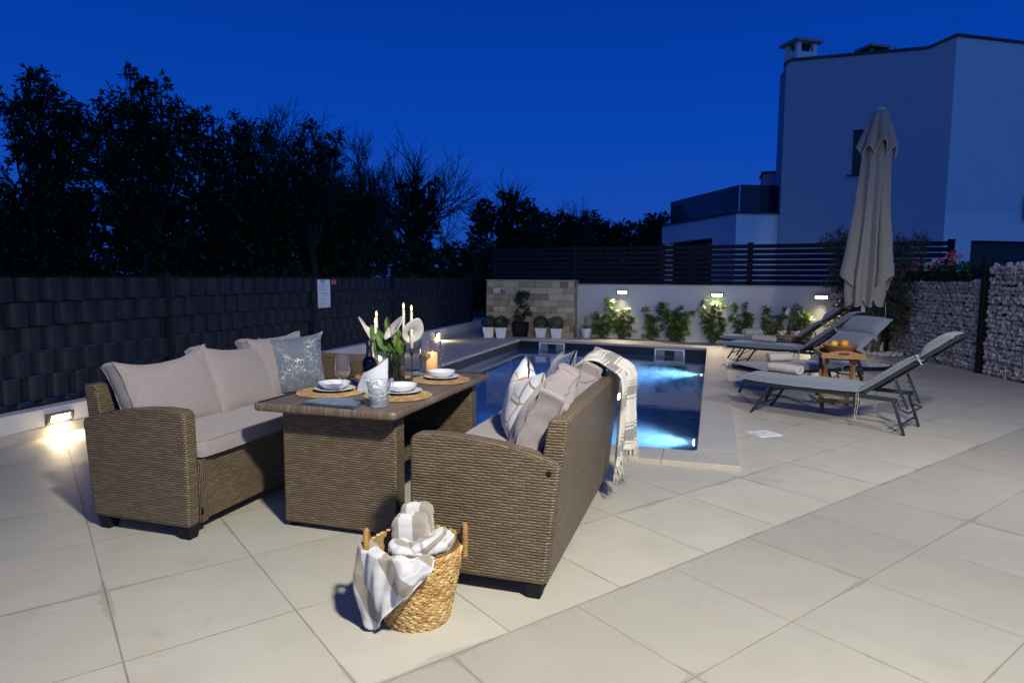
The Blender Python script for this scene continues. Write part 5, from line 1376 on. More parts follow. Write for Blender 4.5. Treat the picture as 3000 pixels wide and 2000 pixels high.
pillow((-0.97, 3.36, 0.722), R(-62), R(-17), R(4), 0.44, 0.43, 0.18, M['line_pillow'], 'white pillow with thin gold lines, its top dented, on the right sofa', seed=12, chop=0.085, wrinkle=0.010)
pillow((-0.92, 3.95, 0.735), R(-70), R(-20), R(-8), 0.44, 0.43, 0.15, M['silver_pillow2'], 'dark blue foil patterned pillow beside the throw on the right sofa', seed=13, wrinkle=0.010)

# ------------------------------------------------------------------ striped cotton throw over the right sofa's back
def throw_mat():
    t = NT('striped_throw_cloth'); uv = t.uv(); s = t.sep(uv); v = s[1]
    f = t.math('FRACT', t.math('DIVIDE', v, 0.26))
    def band(a, b): return t.math('MULTIPLY', t.math('GREATER_THAN', f, a), t.math('LESS_THAN', f, b))
    big = band(0.30, 0.56); thin = t.math('ADD', band(0.22, 0.245), t.math('ADD', band(0.60, 0.64), band(0.68, 0.70)))
    m = t.math('ADD', big, thin, clamp=True)
    yn = t.noise(t.comb(t.math('MULTIPLY', s[0], 500.0), t.math('MULTIPLY', s[1], 60.0)), 1.0, 2)
    hem = t.rng(v, 0.80, 0.84, 1, 0); m = t.math('MULTIPLY', m, hem)
    base = t.mix(m, (0.62, 0.58, 0.50), (0.20, 0.195, 0.19))
    t.set(color=t.mix(t.rng(yn, 0.3, 0.7, 0, 0.3), base, (0.42, 0.40, 0.36)), rough=0.9, sheen=0.3); t.bump(yn, 0.0012, 0.7); return t.m
M['throw'] = throw_mat()
th = empty('throw_blanket', (-0.56, 4.10, 0.80), 0, 'cream and grey striped cotton throw with fringe, hanging over the back of the right sofa', 'blanket')
def throw_layer(y0, y1, x_in, z_in, x_out, z_out, off, seed, folds=3, amp=0.016):
    # path across the top of the rest: inside -> over the top -> outside down
    path = [Vector((x_in, 0, z_in)), Vector((-0.20, 0, 0.085)), Vector((-0.11, 0, 0.100)), Vector((-0.02, 0, 0.052)), Vector((0.040, 0, 0.010)), Vector((0.052, 0, -0.07)), Vector((0.045, 0, -0.20)), Vector((x_out, 0, z_out))]
    Ls = [0]
    for a, b in zip(path, path[1:]): Ls.append(Ls[-1] + (b - a).length)
    T_ = Ls[-1]
    def at(d):
        for i in range(len(path) - 1):
            if d <= Ls[i + 1] + 1e-9:
                f = (d - Ls[i]) / (Ls[i + 1] - Ls[i]); f = max(0, min(1, f))
                p0, p1, p2, p3 = path[max(0, i - 1)], path[i], path[i + 1], path[min(len(path) - 1, i + 2)]
                return 0.5 * ((2 * p1) + (p2 - p0) * f + (2 * p0 - 5 * p1 + 4 * p2 - p3) * f * f + (3 * p1 - p0 - 3 * p2 + p3) * f ** 3)
        return path[-1]
    def fn(u, v):
        p = at(T_ * v).copy(); w = (y1 - y0) * (1 - 0.16 * v)
        y = y0 + (y1 - y0) * 0.5 + w * (u - 0.5) + 0.02 * sin(3 * v + seed)
        ph = 2 * pi * folds * u + seed + 0.8 * sin(2.3 * v * 3)
        a = amp * (0.5 + 0.7 * v) * (cos(ph) + 0.4 * cos(2.3 * ph + seed)); hang = 1 if v > 0.5 else 0.6
        return Vector((p.x + off * (1 if v > 0.45 else 0.3) + a * hang, y + 0.5 * a * sin(ph), p.z + off * 0.5 + (a * 0.8 if v < 0.45 else 0) + 0.010 * noise.noise(Vector((y * 6, v * 5, seed)))))
    o_ = MB().grid(fn, 44, 90, uvf=lambda u, v: (u * (y1 - y0), (1 - v) * T_))
    return o_, fn, T_
# two folded layers
mb, fnA, TA_ = throw_layer(-0.235, 0.03, -0.34, -0.02, 0.030, -0.545, 0.004, 1.0, 2.6, 0.010)
b1 = obj('cloth', mb, M['throw'], th, smooth=True, solid=0.004)
mb, fnB, TB_ = throw_layer(-0.03, 0.27, -0.33, -0.03, 0.055, -0.50, 0.030, 2.4, 3.2, 0.022)
b2 = obj('cloth', mb, M['throw'], th, smooth=True, solid=0.004)
random.seed(61); mb = MB()
for fn_ in (fnA, fnB):
    for k in range(46):
        u = random.random(); p = fn_(u, 1.0); q = p + Vector((random.uniform(-.012, .02), random.uniform(-.015, .015), -random.uniform(0.07, 0.12)))
        m_ = p.lerp(q, 0.5) + Vector((random.uniform(-.008, .008), random.uniform(-.008, .008), 0)); mb.tube([p, m_, q], [0.0035, 0.0022, 0.0012], 4, caps=False)
obj('fringe', mb, plain('cream_fringe', (0.60, 0.55, 0.46), 0.95), th, smooth=True)

# ------------------------------------------------------------------ dining table
tb = empty('wicker_table', (-1.935, 3.643, 0), 0, 'brown wicker dining table with plank top, laid for dinner', 'table')
TO = Vector((-1.935, 3.643, 0))
tx0, tx1, ty0, ty1 = -0.424, 0.424, -0.728, 0.728
t = NT('brown_table_planks'); s = t.sep(t.obj())
g1_ = t.noise(t.comb(t.math('MULTIPLY', s[0], 160.0), t.math('MULTIPLY', s[1], 5.0), t.math('FLOOR', t.math('MULTIPLY', s[0], 5.4))), 1.0, 5, 0.6, 0.4)
t.set(color=t.ramp(g1_, [(0.3, (0.095, 0.070, 0.052)), (0.7, (0.16, 0.125, 0.098))]), rough=t.rng(g1_, 0.3, 0.7, 0.42, 0.58)); t.bump(g1_, 0.0006, 0.6); M['plank'] = t.m
mb = MB(); nb = 4; w_ = (tx1 - tx0 - 0.05) / nb
for k in range(nb): mb.box((tx0 + 0.025 + w_ * (k + 0.5), 0, 0.704), (w_ - 0.005, ty1 - ty0 - 0.05, 0.030))
obj('table_top', mb, M['plank'], tb, bevel=0.002)
mb = MB(); mb.box((0, 0, 0.687), (tx1 - tx0 - 0.04, ty1 - ty0 - 0.04, 0.008)); obj('underside', mb, M['black_plastic'], tb)
# woven rim: rounded section swept round, uprights as raised loops
def rim_uv():
    mb = MB(); sec = []
    for k in range(13):
        a = -pi * 0.62 + pi * 1.24 * k / 12; sec.append((0.012 * cos(a), 0.0215 * sin(a)))
    r = 0.03; path = []
    for cx, cy, a0 in ((tx1 - r, ty0 + r, -pi / 2), (tx1 - r, ty1 - r, 0), (tx0 + r, ty1 - r, pi / 2), (tx0 + r, ty0 + r, pi)):
        for k in range(6): a = a0 + pi / 2 * k / 5; path.append((cx, cy, r, a))
    pts = []
    full = []
    for i in range(len(path)):
        cx, cy, r_, a = path[i]; full.append((cx + r * cos(a), cy + r * sin(a), cos(a), sin(a)))
    dense = []
    for i in range(len(full)):
        p, q = full[i], full[(i + 1) % len(full)]; L = math.hypot(q[0] - p[0], q[1] - p[1]); n = max(1, int(L / 0.004))
        for k in range(n): f = k / n; dense.append((p[0] + (q[0] - p[0]) * f, p[1] + (q[1] - p[1]) * f, p[2] + (q[2] - p[2]) * f, p[3] + (q[3] - p[3]) * f))
    vs = []; uvs = []; d = 0; N = len(dense)
    for i, (x, y, nx, ny) in enumerate(dense):
        if i: d += math.hypot(x - dense[i - 1][0], y - dense[i - 1][1])
        ln = math.hypot(nx, ny); nx, ny = nx / ln, ny / ln
        ph = (d / 0.0120) % 1.0; bump_ = 0.0045 * (1 - (2 * ph - 1) ** 2) ** 0.5
        for (o1, o2) in sec:
            vs.append((x + nx * (o1 - 0.010 + bump_ * (1 if abs(o2) < 0.030 else .5)), y + ny * (o1 - 0.010 + bump_), 0.700 + o2 * (1 + bump_ * 12))); uvs.append((d, o2))
    m = len(sec); fs = []
    for i in range(N):
        j = (i + 1) % N
        for k in range(m - 1): fs.append((i * m + k, j * m + k, j * m + k + 1, i * m + k + 1))
    mb.add(vs, fs, uvs); return mb
t = NT('woven_rim_strands'); s = t.sep(t.uv()); c_ = t.math('FLOOR', t.math('DIVIDE', s[0], 0.0120)); w_n = t.white(t.comb(c_, 1.0, 2.0)); f_ = t.math('FRACT', t.math('DIVIDE', s[0], 0.0120)); ed = t.math('MINIMUM', f_, t.math('SUBTRACT', 1.0, f_))
st = t.noise(t.comb(t.math('MULTIPLY', s[0], 900.0), t.math('MULTIPLY', s[1], 30.0)), 1.0, 2)
cc_ = t.ramp(t.math('ADD', t.math('MULTIPLY', w_n, 0.6), t.math('MULTIPLY', st, 0.5)), [(0.1, (0.09, 0.062, 0.040)), (0.5, (0.145, 0.105, 0.072)), (0.95, (0.22, 0.17, 0.12))])
t.set(color=t.mix(t.rng(ed, 0.02, 0.14), (0.03, 0.022, 0.016), cc_), rough=0.42); t.bump(st, 0.001, 0.6); M['rim'] = t.m
obj('rim', rim_uv(), M['rim'], tb, smooth=True)
for y in (-0.613 + 0.05, 0.613 - 0.05):
    mb = MB(); mb.box((0.022, y, 0.357), (0.70, 0.105, 0.655)); pn = obj('pedestal', mb, M['wicker'], tb, bevel=0.014, seg=3)
    mb = MB()
    for x in (-0.30, 0.34): mb.box((x, y, 0.014), (0.03, 0.03, 0.03))
    obj('foot', mb, M['black_plastic'], pn)
mb = MB(); mb.box((0.0, 0, 0.335), (0.48, 1.016, 0.035)); obj('shelf', mb, M['wicker'], tb, bevel=0.010)
# ================================================================== TABLE SETTING
ZT_ = 0.7195
M['porcelain'] = plain('white_porcelain', (0.74, 0.75, 0.78), 0.15, var=0.02, bump=0, spec=0.6)
def glass(name, c=(1, 1, 1), rough=0.0, ior=1.45, frost=0.0, pw=1.7, fc=(0.85, 0.88, 0.92)):
    t = NT(name); t.t.nodes.remove(t.b); g = t.n('ShaderNodeBsdfGlass'); g.inputs['Color'].default_value = (*c, 1); g.inputs['Roughness'].default_value = rough; g.inputs['IOR'].default_value = ior
    tr = t.n('ShaderNodeBsdfTransparent'); tr.inputs[0].default_value = (*[0.6 + 0.4 * x for x in c], 1); lp = t.n('ShaderNodeLayerWeight'); lp.inputs[0].default_value = 0.5; fz = t.math('ADD', 0.07, t.math('MULTIPLY', t.math('POWER', lp.outputs['Facing'], pw), 0.9))
    gs = t.n('ShaderNodeBsdfGlossy'); gs.inputs['Roughness'].default_value = 0.02
    mx = t.n('ShaderNodeMixShader'); t.l(fz, mx.inputs[0]); t.l(tr.outputs[0], mx.inputs[1]); t.l(gs.outputs[0], mx.inputs[2]); df = t.n('ShaderNodeBsdfDiffuse'); df.inputs[0].default_value = (*fc, 1); m2 = t.n('ShaderNodeMixShader'); m2.inputs[0].default_value = frost; t.l(mx.outputs[0], m2.inputs[1]); t.l(df.outputs[0], m2.inputs[2]); t.l(m2.outputs[0], t.out.inputs['Surface'])
    return t.m
def thick_glass(name, c=(1, 1, 1), ior=1.47, rough=0.0):
    t = NT(name); t.set(color=c, trans=1.0, rough=rough, ior=ior); return t.m
M['thin_glass'] = glass('clear_thin_glass', (0.97, 0.98, 1.0), frost=0.025)
M['green_glass'] = thick_glass('green_ribbed_glass', (0.10, 0.20, 0.055), 1.3)
M['bucket_glass'] = glass('moulded_clear_glass', (0.88, 0.93, 0.95), frost=0.13, pw=1.3)
M['wine'] = glass('white_wine', (0.45, 0.38, 0.0), 0.0, 1.33, frost=0.22, fc=(0.55, 0.45, 0.14))
t = NT('braided_seagrass'); s = t.sep(t.obj()); r_o = t.math('SQRT', t.math('ADD', t.math('POWER', s[0], 2.0), t.math('POWER', s[1], 2.0)))
n = t.noise(t.obj(), 60, 4, 0.6); n2 = t.noise(t.obj(), 9, 3); n3 = t.noise(t.map(t.obj(), (1, 1, 1)), 240, 2)
t.set(color=t.ramp(t.math('ADD', t.math('MULTIPLY', n, 0.7), t.math('MULTIPLY', n2, 0.35)), [(0.3, (0.15, 0.078, 0.028)), (0.52, (0.36, 0.225, 0.095)), (0.75, (0.58, 0.42, 0.22))]), rough=0.75); t.bump(n3, 0.0012, 0.8); M['seagrass'] = t.m
def braid_lump(mb, c, ax, nrm, L, W, H, n=6):
    """one twisted strand bulge: pointed ellipsoid along ax"""
    ax = ax.normalized(); sd = nrm.cross(ax).normalized(); vs = []; fs = []; m = 5
    for i in range(m + 1):
        f = i / m; w = sin(pi * (0.08 + 0.84 * f)) ** 0.7
        for k in range(n):
            a = 2 * pi * k / n; vs.append(c + ax * (L * (f - 0.5)) + sd * (cos(a) * W / 2 * w) + nrm * (sin(a) * H / 2 * w))
    for i in range(m):
        for k in range(n): k2 = (k + 1) % n; fs.append((i * n + k, i * n + k2, (i + 1) * n + k2, (i + 1) * n + k))
    fs.append(tuple(range(n))[::-1]); fs.append(tuple(m * n + k for k in range(n)))
    mb.add(vs, fs)
random.seed(71)
mb = MB(); rr = 0.0
for ring in range(10):
    r = 0.010 + ring * 0.0192; nl = max(5, int(2 * pi * r / 0.0165))
    for sgn in (-1, 1):
        for k in range(nl):
            a = 2 * pi * (k + (0.5 if sgn > 0 else 0)) / nl + random.uniform(-.02, .02); rad = Vector((cos(a), sin(a), 0)); tan = Vector((-sin(a), cos(a), 0))
            braid_lump(mb, rad * (r + sgn * 0.0048) + Vector((0, 0, 0.006)), tan + rad * 0.55 * sgn, Vector((0, 0, 1)), 0.026, 0.0115, 0.0115)
pm = empty('placemat', (-2.140, 3.325, ZT_), 0, 'round braided placemat under the bowl nearest the left sofa', 'placemat', 'braided placemats')
obj('braid', mb, M['seagrass'], pm, smooth=True)
bd = MB(); bd.lathe([(0, 0.001), (0.188, 0.001), (0.188, 0.006), (0, 0.006)], 40); obj('backing', bd, M['seagrass'], pm)
for x, y, rz, lab in ((-1.712, 3.352, 1.0, 'round braided placemat behind the glass ice bucket'), (-1.708, 3.962, 2.0, 'round braided placemat at the pool end of the table'), (-2.140, 3.985, 3.0, 'round braided placemat without dishes in view, half hidden behind the vase')):
    q = copy_tree(pm); q.location = (x, y, ZT_); q.rotation_euler = (0, 0, rz); q['label'] = lab
# plates and bowls
def plate(x, y, lab, z=ZT_ + 0.0125):
    p = empty('plate', (x, y, z), 0, 'flat white plate ' + lab, 'plate', 'white plates'); mb = MB()
    mb.lathe([(0, 0.002), (0.06, 0.002), (0.064, 0.0), (0.07, 0.003), (0.118, 0.016), (0.120, 0.0175), (0.117, 0.0185), (0.075, 0.008), (0.0, 0.006)], 56); obj('dish', mb, M['porcelain'], p, smooth=True)
    b = empty('bowl', (x - 0.004, y + 0.004, z + 0.0075), 0, 'white soup bowl ' + lab, 'bowl', 'white bowls'); mb = MB()
    mb.lathe([(0, 0.003), (0.035, 0.003), (0.038, 0.0), (0.045, 0.002), (0.075, 0.018), (0.092, 0.040), (0.0935, 0.043), (0.090, 0.042), (0.071, 0.022), (0.04, 0.009), (0.0, 0.008)], 56); obj('dish', mb, M['porcelain'], b, smooth=True)
plate(-2.125, 3.345, 'on the placemat nearest the left sofa'); plate(-1.715, 3.40, 'behind the glass ice bucket'); plate(-1.712, 3.985, 'at the pool end of the table')
# wine glasses
def wine_glass(x, y, lab, h=0.243):
    g = empty('wine_glass', (x, y, ZT_), 0, lab, 'wine glass', 'glasses of white wine'); k = h / 0.243
    mb = MB(); pr = [(0.0, 0.0015), (0.034, 0.0015), (0.036, 0.003), (0.020, 0.006), (0.006, 0.011), (0.0038, 0.02), (0.0034, 0.09), (0.005, 0.100), (0.016, 0.112), (0.034, 0.129), (0.0415, 0.150), (0.0420, 0.163), (0.038, 0.20), (0.0335, 0.243)]
    mb.lathe([(r * k, z * k) for r, z in pr], 40); obj('glass', mb, M['thin_glass'], g, smooth=True)
    mb = MB(); mb.lathe([(0.0, 0.1035 * k), (0.0155 * k, 0.113 * k), (0.033 * k, 0.1298 * k), (0.0400 * k, 0.149 * k), (0.0, 0.149 * k)], 40); obj('wine', mb, M['wine'], g, smooth=True)
wine_glass(-1.972, 3.185, 'glass of white wine on the blue napkin at the near end of the table', 0.25)
wine_glass(-1.965, 3.62, 'glass of white wine in front of the green vase', 0.22)
wine_glass(-1.895, 4.135, 'glass of white wine in front of the glass candle cylinder', 0.25)
# ice bucket
ib = empty('ice_bucket', (-1.668, 3.045, ZT_), R(20), 'small clear glass ice bucket full of ice at the table corner', 'ice bucket')
mb = MB(); fl = lambda a, z: 1 + (0.035 * cos(12 * a) if z < 0.012 else 0)
mb.lathe([(0, 0.004), (0.046, 0.0), (0.050, 0.006), (0.049, 0.012), (0.053, 0.05), (0.062, 0.11), (0.067, 0.134), (0.066, 0.138), (0.063, 0.136), (0.057, 0.11), (0.048, 0.05), (0.043, 0.016), (0, 0.014)], 64, rmod=fl); obj('bucket', mb, M['bucket_glass'], ib, smooth=True)
random.seed(73); mb = MB()
for _ in range(44):
    a = random.uniform(0, 2 * pi); z = random.uniform(0.03, 0.128); r = random.uniform(0, 0.030 + z * 0.1); q = Euler((random.uniform(0, 3), random.uniform(0, 3), random.uniform(0, 3))).to_matrix(); mb.box((r * cos(a), r * sin(a), z), (0.024, 0.021, 0.022), M=q)
t = NT('ice'); t.set(color=(0.80, 0.85, 0.88), trans=0.15, rough=0.25, ior=1.31); t.bump(t.noise(t.obj(), 60, 3), 0.002, 0.6); obj('ice', mb, t.m, ib, bevel=0.003)
mb = MB()
for s in (-1, 1): mb.lathe([(0.0, -0.009), (0.012, -0.009), (0.015, 0.0), (0.012, 0.009), (0.0, 0.009)], 16); mb.v[-80:] = [(s * 0.068 + z, x, 0.140 + y) for x, y, z in mb.v[-80:]]
pts = [(0.078 * cos(a), -0.066 * sin(a), 0.135 - 0.072 * sin(a)) for a in [pi * k / 24 for k in range(25)]]
mb.tube(pts, 0.0052, 8); obj('handle', mb, M['bucket_glass'], ib, smooth=True)
# blue napkins
t = fabric('blue_napkin_cloth', (0.035, 0.085, 0.15), (0.02, 0.05, 0.10), 600); M['napkin_blue'] = t
def napkin(corners, label, seed, lift=0.004):
    cx = sum(c[0] for c in corners) / 4; cy = sum(c[1] for c in corners) / 4
    n_ = empty('napkin', (cx, cy, ZT_), 0, label, 'napkin', 'blue napkins')
    for L in range(3):
        def fn(u, v):
            a = Vector(corners[0]).lerp(Vector(corners[1]), v); b = Vector(corners[3]).lerp(Vector(corners[2]), v); p = a.lerp(b, u)
            k = 1 - 0.03 * L; return Vector(((p.x - cx) * k + 0.006 * L, (p.y - cy) * k, 0.002 + lift * L + 0.0025 * noise.noise(Vector((p.x * 22, p.y * 22, seed + L))) + 0.003 * max(0, sin(9 * u + 3 * v))))
        mb = MB().grid(fn, 26, 18, uvf=lambda u, v: (u * .3, v * .2)); o = obj('fold', mb, M['napkin_blue'], n_, smooth=True, solid=0.0022, solid_off=1)
napkin([(-2.10, 2.955), (-2.09, 3.13), (-1.83, 3.185), (-1.755, 2.935)], 'folded blue napkin under the near wine glass', 1)
napkin([(-2.06, 4.06), (-2.02, 4.28), (-1.82, 4.26), (-1.84, 4.04)], 'folded blue napkin beneath the glass candle cylinder', 2)
# champagne bottle with white cloth round it
bo = empty('champagne_bottle', (-1.975, 3.49, ZT_), 0, 'dark champagne bottle wrapped in a white cloth', 'bottle')
t = NT('black_foil'); fo = t.noise(t.obj(), 90, 3); t.set(color=(0.012, 0.012, 0.014), metal=0.3, rough=0.35); t.bump(fo, 0.003, 0.8)
mb = MB(); mb.lathe([(0, 0), (0.040, 0), (0.044, 0.006), (0.044, 0.16), (0.036, 0.185), (0.022, 0.205)], 32); obj('bottle', mb, thick_glass('dark_green_bottle_glass', (0.012, 0.028, 0.012), 1.5), bo, smooth=True)
mb = MB(); mb.lathe([(0.0235, 0.195), (0.0195, 0.215), (0.0165, 0.245), (0.0158, 0.262), (0.0185, 0.266), (0.0185, 0.276), (0.0165, 0.279), (0.0172, 0.296), (0.014, 0.302), (0, 0.303)], 32, rmod=lambda a, z: 1 + 0.04 * sin(5 * a + z * 200) * (1 if z > 0.25 else 0.3)); obj('foil', mb, t.m, bo, smooth=True)
M['napkin_white'] = fabric('white_linen', (0.68, 0.70, 0.76), (0.58, 0.60, 0.66), 700)
cl = empty('cloth_napkin', (-1.925, 3.43, ZT_), 0, 'white linen cloth standing in a cone in front of the champagne bottle', 'napkin')
def cone(u, v):
    a = R(-165) + R(250) * u; fold = 0.006 * sin(5 * a + 2) * (1 - v) + 0.003 * noise.noise(Vector((u * 6, v * 5, 2)))
    r = 0.092 - 0.018 * v ** 2 + fold; top = 0.130 + 0.052 * sin(a * 0.5 + 1.2) ** 2 + 0.02 * cos(a); z = top * v
    return Vector((r * cos(a) * 1.0 + 0.02 * v, r * sin(a) * 0.75 + 0.012 * v, z + 0.002))
mb = MB().grid(cone, 48, 20, uvf=lambda u, v: (u * .4, v * .2)); obj('cloth', mb, M['napkin_white'], cl, smooth=True, solid=0.0025)
mb = MB().grid(lambda u, v: Vector((0.06 + 0.20 * u, -0.13 - 0.21 * u + 0.08 * (v - 0.5) * (1 - 0.3 * u), 0.004 + 0.010 * sin(pi * u) * abs(sin(6 * u)) + 0.004 * sin(9 * v))), 16, 8, uvf=lambda u, v: (u * .2, v * .1)); obj('cloth', mb, M['napkin_white'], cl, smooth=True, solid=0.0025)
# candlesticks
M['wax'] = None
t = NT('candle_wax'); t.set(color=(0.78, 0.74, 0.64), rough=0.45, sss=0.25); t.b.inputs['Subsurface Radius'].default_value = (0.02, 0.012, 0.006); M['wax'] = t.m
M['flame'] = emis('candle_flame', (1.0, 0.46, 0.09), 10)
def candle(x, y, z0, ztop, lab):
    s = empty('candlestick', (x, y, ZT_), 0, 'thin black metal candlestick ' + lab, 'candlestick', 'black candlesticks'); h = z0 - ZT_
    mb = MB(); mb.lathe([(0, 0.0), (0.040, 0.0), (0.040, 0.003), (0.012, 0.006), (0.0045, 0.016), (0.0040, h - 0.052), (0.0042, h - 0.05), (0.012, h - 0.03), (0.0135, h - 0.02), (0.0135, h + 0.004), (0.0105, h + 0.004), (0.0105, h - 0.015), (0, h - 0.015)], 24); obj('stand', mb, M['black'], s, smooth=True)
    c = empty('taper_candle', (x, y, z0 - 0.012), 0, 'lit white taper candle in the candlestick ' + lab, 'candle', 'lit taper candles'); H = ztop - z0 + 0.012 - 0.022
    mb = MB(); mb.lathe([(0, 0), (0.0105, 0), (0.0102, H * 0.5), (0.0085, H * 0.95), (0.006, H), (0, H - 0.003)], 20); obj('wax', mb, M['wax'], c, smooth=True)
    mb = MB(); mb.tube([(0, 0, H - 0.003), (0.0005, 0, H + 0.009)], 0.0009, 5); obj('wick', mb, M['black'], c)
    mb = MB(); mb.lathe([(0, H + 0.002), (0.0048, H + 0.007), (0.0066, H + 0.014), (0.0050, H + 0.024), (0.0018, H + 0.035), (0, H + 0.040)], 14); obj('flame', mb, M['flame'], c, smooth=True)
    light('flame_light', 'POINT', (0, 0, H + 0.022), 0.13, (1.0, 0.60, 0.26), None, c, shadow_soft_size=0.008)
candle(-1.829, 3.775, 0.946, 1.209, 'right of the lilies, nearest the pool')
candle(-1.935, 3.878, 0.950, 1.217, 'just behind the white lilies')
candle(-2.155, 3.915, 0.90, 1.158, 'taller of the two beside the bottle')
candle(-2.070, 3.745, 0.87, 1.125, 'shorter of the two beside the bottle')
# hurricane glass with pillar candle
hu = empty('candle_cylinder', (-1.905, 4.235, ZT_ + 0.010), 0, 'tall clear glass cylinder around the thick candle', 'glass cylinder')
mb = MB(); mb.lathe([(0, 0), (0.076, 0), (0.078, 0.004), (0.078, 0.222), (0.0755, 0.222), (0.0755, 0.006), (0, 0.006)], 48); obj('glass', mb, M['thin_glass'], hu, smooth=True)
pc = empty('pillar_candle', (-1.895, 4.235, ZT_ + 0.0165), 0, 'thick glowing cream candle inside the glass cylinder', 'candle')
t = NT('glowing_wax'); s = t.sep(t.obj()); t.set(color=(0.85, 0.62, 0.30), rough=0.5, ecol=(1.0, 0.50, 0.13)); t.l(t.rng(s[2], 0.0, 0.13, 0.7, 1.9), t.b.inputs['Emission Strength'])
mb = MB(); mb.lathe([(0, 0), (0.038, 0), (0.038, 0.128), (0.035, 0.133), (0.030, 0.128), (0, 0.118)], 36); obj('wax', mb, t.m, pc, smooth=True)
mb = MB(); mb.lathe([(0, 0.119), (0.003, 0.124), (0.0042, 0.130), (0.001, 0.146), (0, 0.148)], 12); obj('flame', mb, M['flame'], pc, smooth=True)
light('flame_light', 'POINT', (0, 0, 0.142), 0.5, (1.0, 0.60, 0.26), None, pc, shadow_soft_size=0.008)
# vase with calla lilies
va_ = empty('glass_vase', (-1.975, 3.80, ZT_), 0, 'green ribbed glass vase in the middle of the table', 'vase')
rb = lambda a, z: 1 + 0.018 * cos(28 * a)
mb = MB(); mb.lathe([(0, 0.0), (0.056, 0.0), (0.066, 0.006), (0.068, 0.10), (0.0675, 0.20), (0.068, 0.213), (0.066, 0.214), (0.064, 0.20), (0.064, 0.012), (0, 0.010)], 112, rmod=rb); obj('glass', mb, glass('green_tinted_glass', (0.0, 0.12, 0.0)), va_, smooth=True)
t = NT('vase_green_inner'); t.set(color=(0.035, 0.075, 0.018), rough=0.3, trans=0.35, ior=1.33); mb = MB(); mb.lathe([(0, 0.012), (0.052, 0.012), (0.053, 0.135), (0, 0.135)], 112, rmod=lambda a, z: 1 + 0.03 * cos(28 * a)); obj('water', mb, t.m, va_, smooth=True)
t = NT('calla_petal'); g_ = t.n('ShaderNodeUVMap', uv_map='uv').outputs[0]; ss = t.sep(g_)
cb = t.mix(t.rng(ss[1], 0.0, 0.38, 1, 0), (0.76, 0.75, 0.66), (0.38, 0.46, 0.14)); t.set(color=cb, rough=0.5, sss=0.0); trn = t.n('ShaderNodeBsdfTranslucent'); t.l(cb, trn.inputs[0]); mx = t.n('ShaderNodeMixShader'); mx.inputs[0].default_value = 0.3; t.l(t.b.outputs[0], mx.inputs[1]); t.l(trn.outputs[0], mx.inputs[2]); t.l(mx.outputs[0], t.out.inputs['Surface']); M['calla'] = t.m
t = NT('calla_leaf'); ss = t.sep(t.uv()); vn = t.math('ABSOLUTE', t.math('SINE', t.math('MULTIPLY', t.math('ADD', ss[1], t.math('MULTIPLY', t.math('ABSOLUTE', t.math('SUBTRACT', ss[0], 0.5)), 0.7)), 38.0)))
lf_c = t.mix(vn, (0.05, 0.12, 0.015), (0.11, 0.21, 0.03)); lf_c = t.mix(t.rng(t.math('ABSOLUTE', t.math('SUBTRACT', ss[0], 0.5)), 0.015, 0.035, 1, 0), lf_c, (0.20, 0.30, 0.08)); t.set(color=lf_c, rough=0.42); t.bump(vn, 0.0012, 0.5)
trn = t.n('ShaderNodeBsdfTranslucent'); t.l(lf_c, trn.inputs[0]); mx = t.n('ShaderNodeMixShader'); mx.inputs[0].default_value = 0.25; t.l(t.b.outputs[0], mx.inputs[1]); t.l(trn.outputs[0], mx.inputs[2]); t.l(mx.outputs[0], t.out.inputs['Surface']); M['calla_leaf'] = t.m
M['calla_stem'] = plain('calla_stem', (0.16, 0.28, 0.06), 0.4); M['spadix'] = plain('yellow_spadix', (0.70, 0.47, 0.12), 0.7)
def calla(base, throat, axis, label, size=1.0, lip=(0, 0, 1), open_=1.0):
    """base: in the vase; throat: bottom of the funnel; axis: where the flower points"""
    f = empty('calla_lily', base, 0, label, 'flower', 'white calla lilies'); B = Vector(base); T_ = Vector(throat) - B; ax = Vector(axis).normalized()
    mb = MB(); mid = T_ * 0.55 + Vector((0, 0, 0.03)); pts = []
    for k in range(11):
        q = k / 10; pts.append((1 - q) ** 2 * Vector((0, 0, 0)) + 2 * q * (1 - q) * mid + q * q * T_)
    mb.tube(pts, [0.0050] * 11, 8); obj('stem', mb, M['calla_stem'], f, smooth=True)
    e1 = Vector(lip); e1 = (e1 - ax * e1.dot(ax)).normalized(); e2 = ax.cross(e1)
    def sp(u, v):                       # u round the funnel (overlapping), v base -> rim
        a = -pi * 1.08 + 2.16 * pi * u; s_ = 0.5 + 0.5 * cos(a)            # 1 at the long lip
        L = (0.060 + 0.065 * s_ ** 0.8) * size; r = (0.006 + 0.046 * v ** 1.8 * open_ + 0.020 * s_ ** 2 * v ** 3) * size
        spir = 1 + 0.10 * abs(a) / pi * 1.0 * v
        fl_ = v ** 4 * (0.6 + 0.4 * s_) * size * 0.020
        z = L * (v - 0.25 * v ** 3 * (1 - s_)) - fl_ * 0.6
        rr = r * spir + fl_ * 0.9
        tip = s_ ** 7 * v ** 3 * 0.022 * size
        return T_ + e1 * (cos(a) * rr + tip * 0.5) + e2 * (sin(a) * rr * (1 - 0.25 * s_ ** 6)) + ax * (z + tip + 0.002 * noise.noise(Vector((a, v * 3, size * 9))) * 2)
    mb = MB().grid(sp, 48, 22, uvf=lambda u, v: (u, v)); obj('spathe', mb, M['calla'], f, smooth=True, solid=0.0012)
    mb = MB(); mb.tube([T_ + ax * 0.006, T_ + ax * 0.03 + e1 * .002, T_ + ax * 0.062 * size + e1 * 0.006], [0.0045, 0.005, 0.0025], 8); obj('spadix', mb, M['spadix'], f, smooth=True)
zb = ZT_ + 0.03
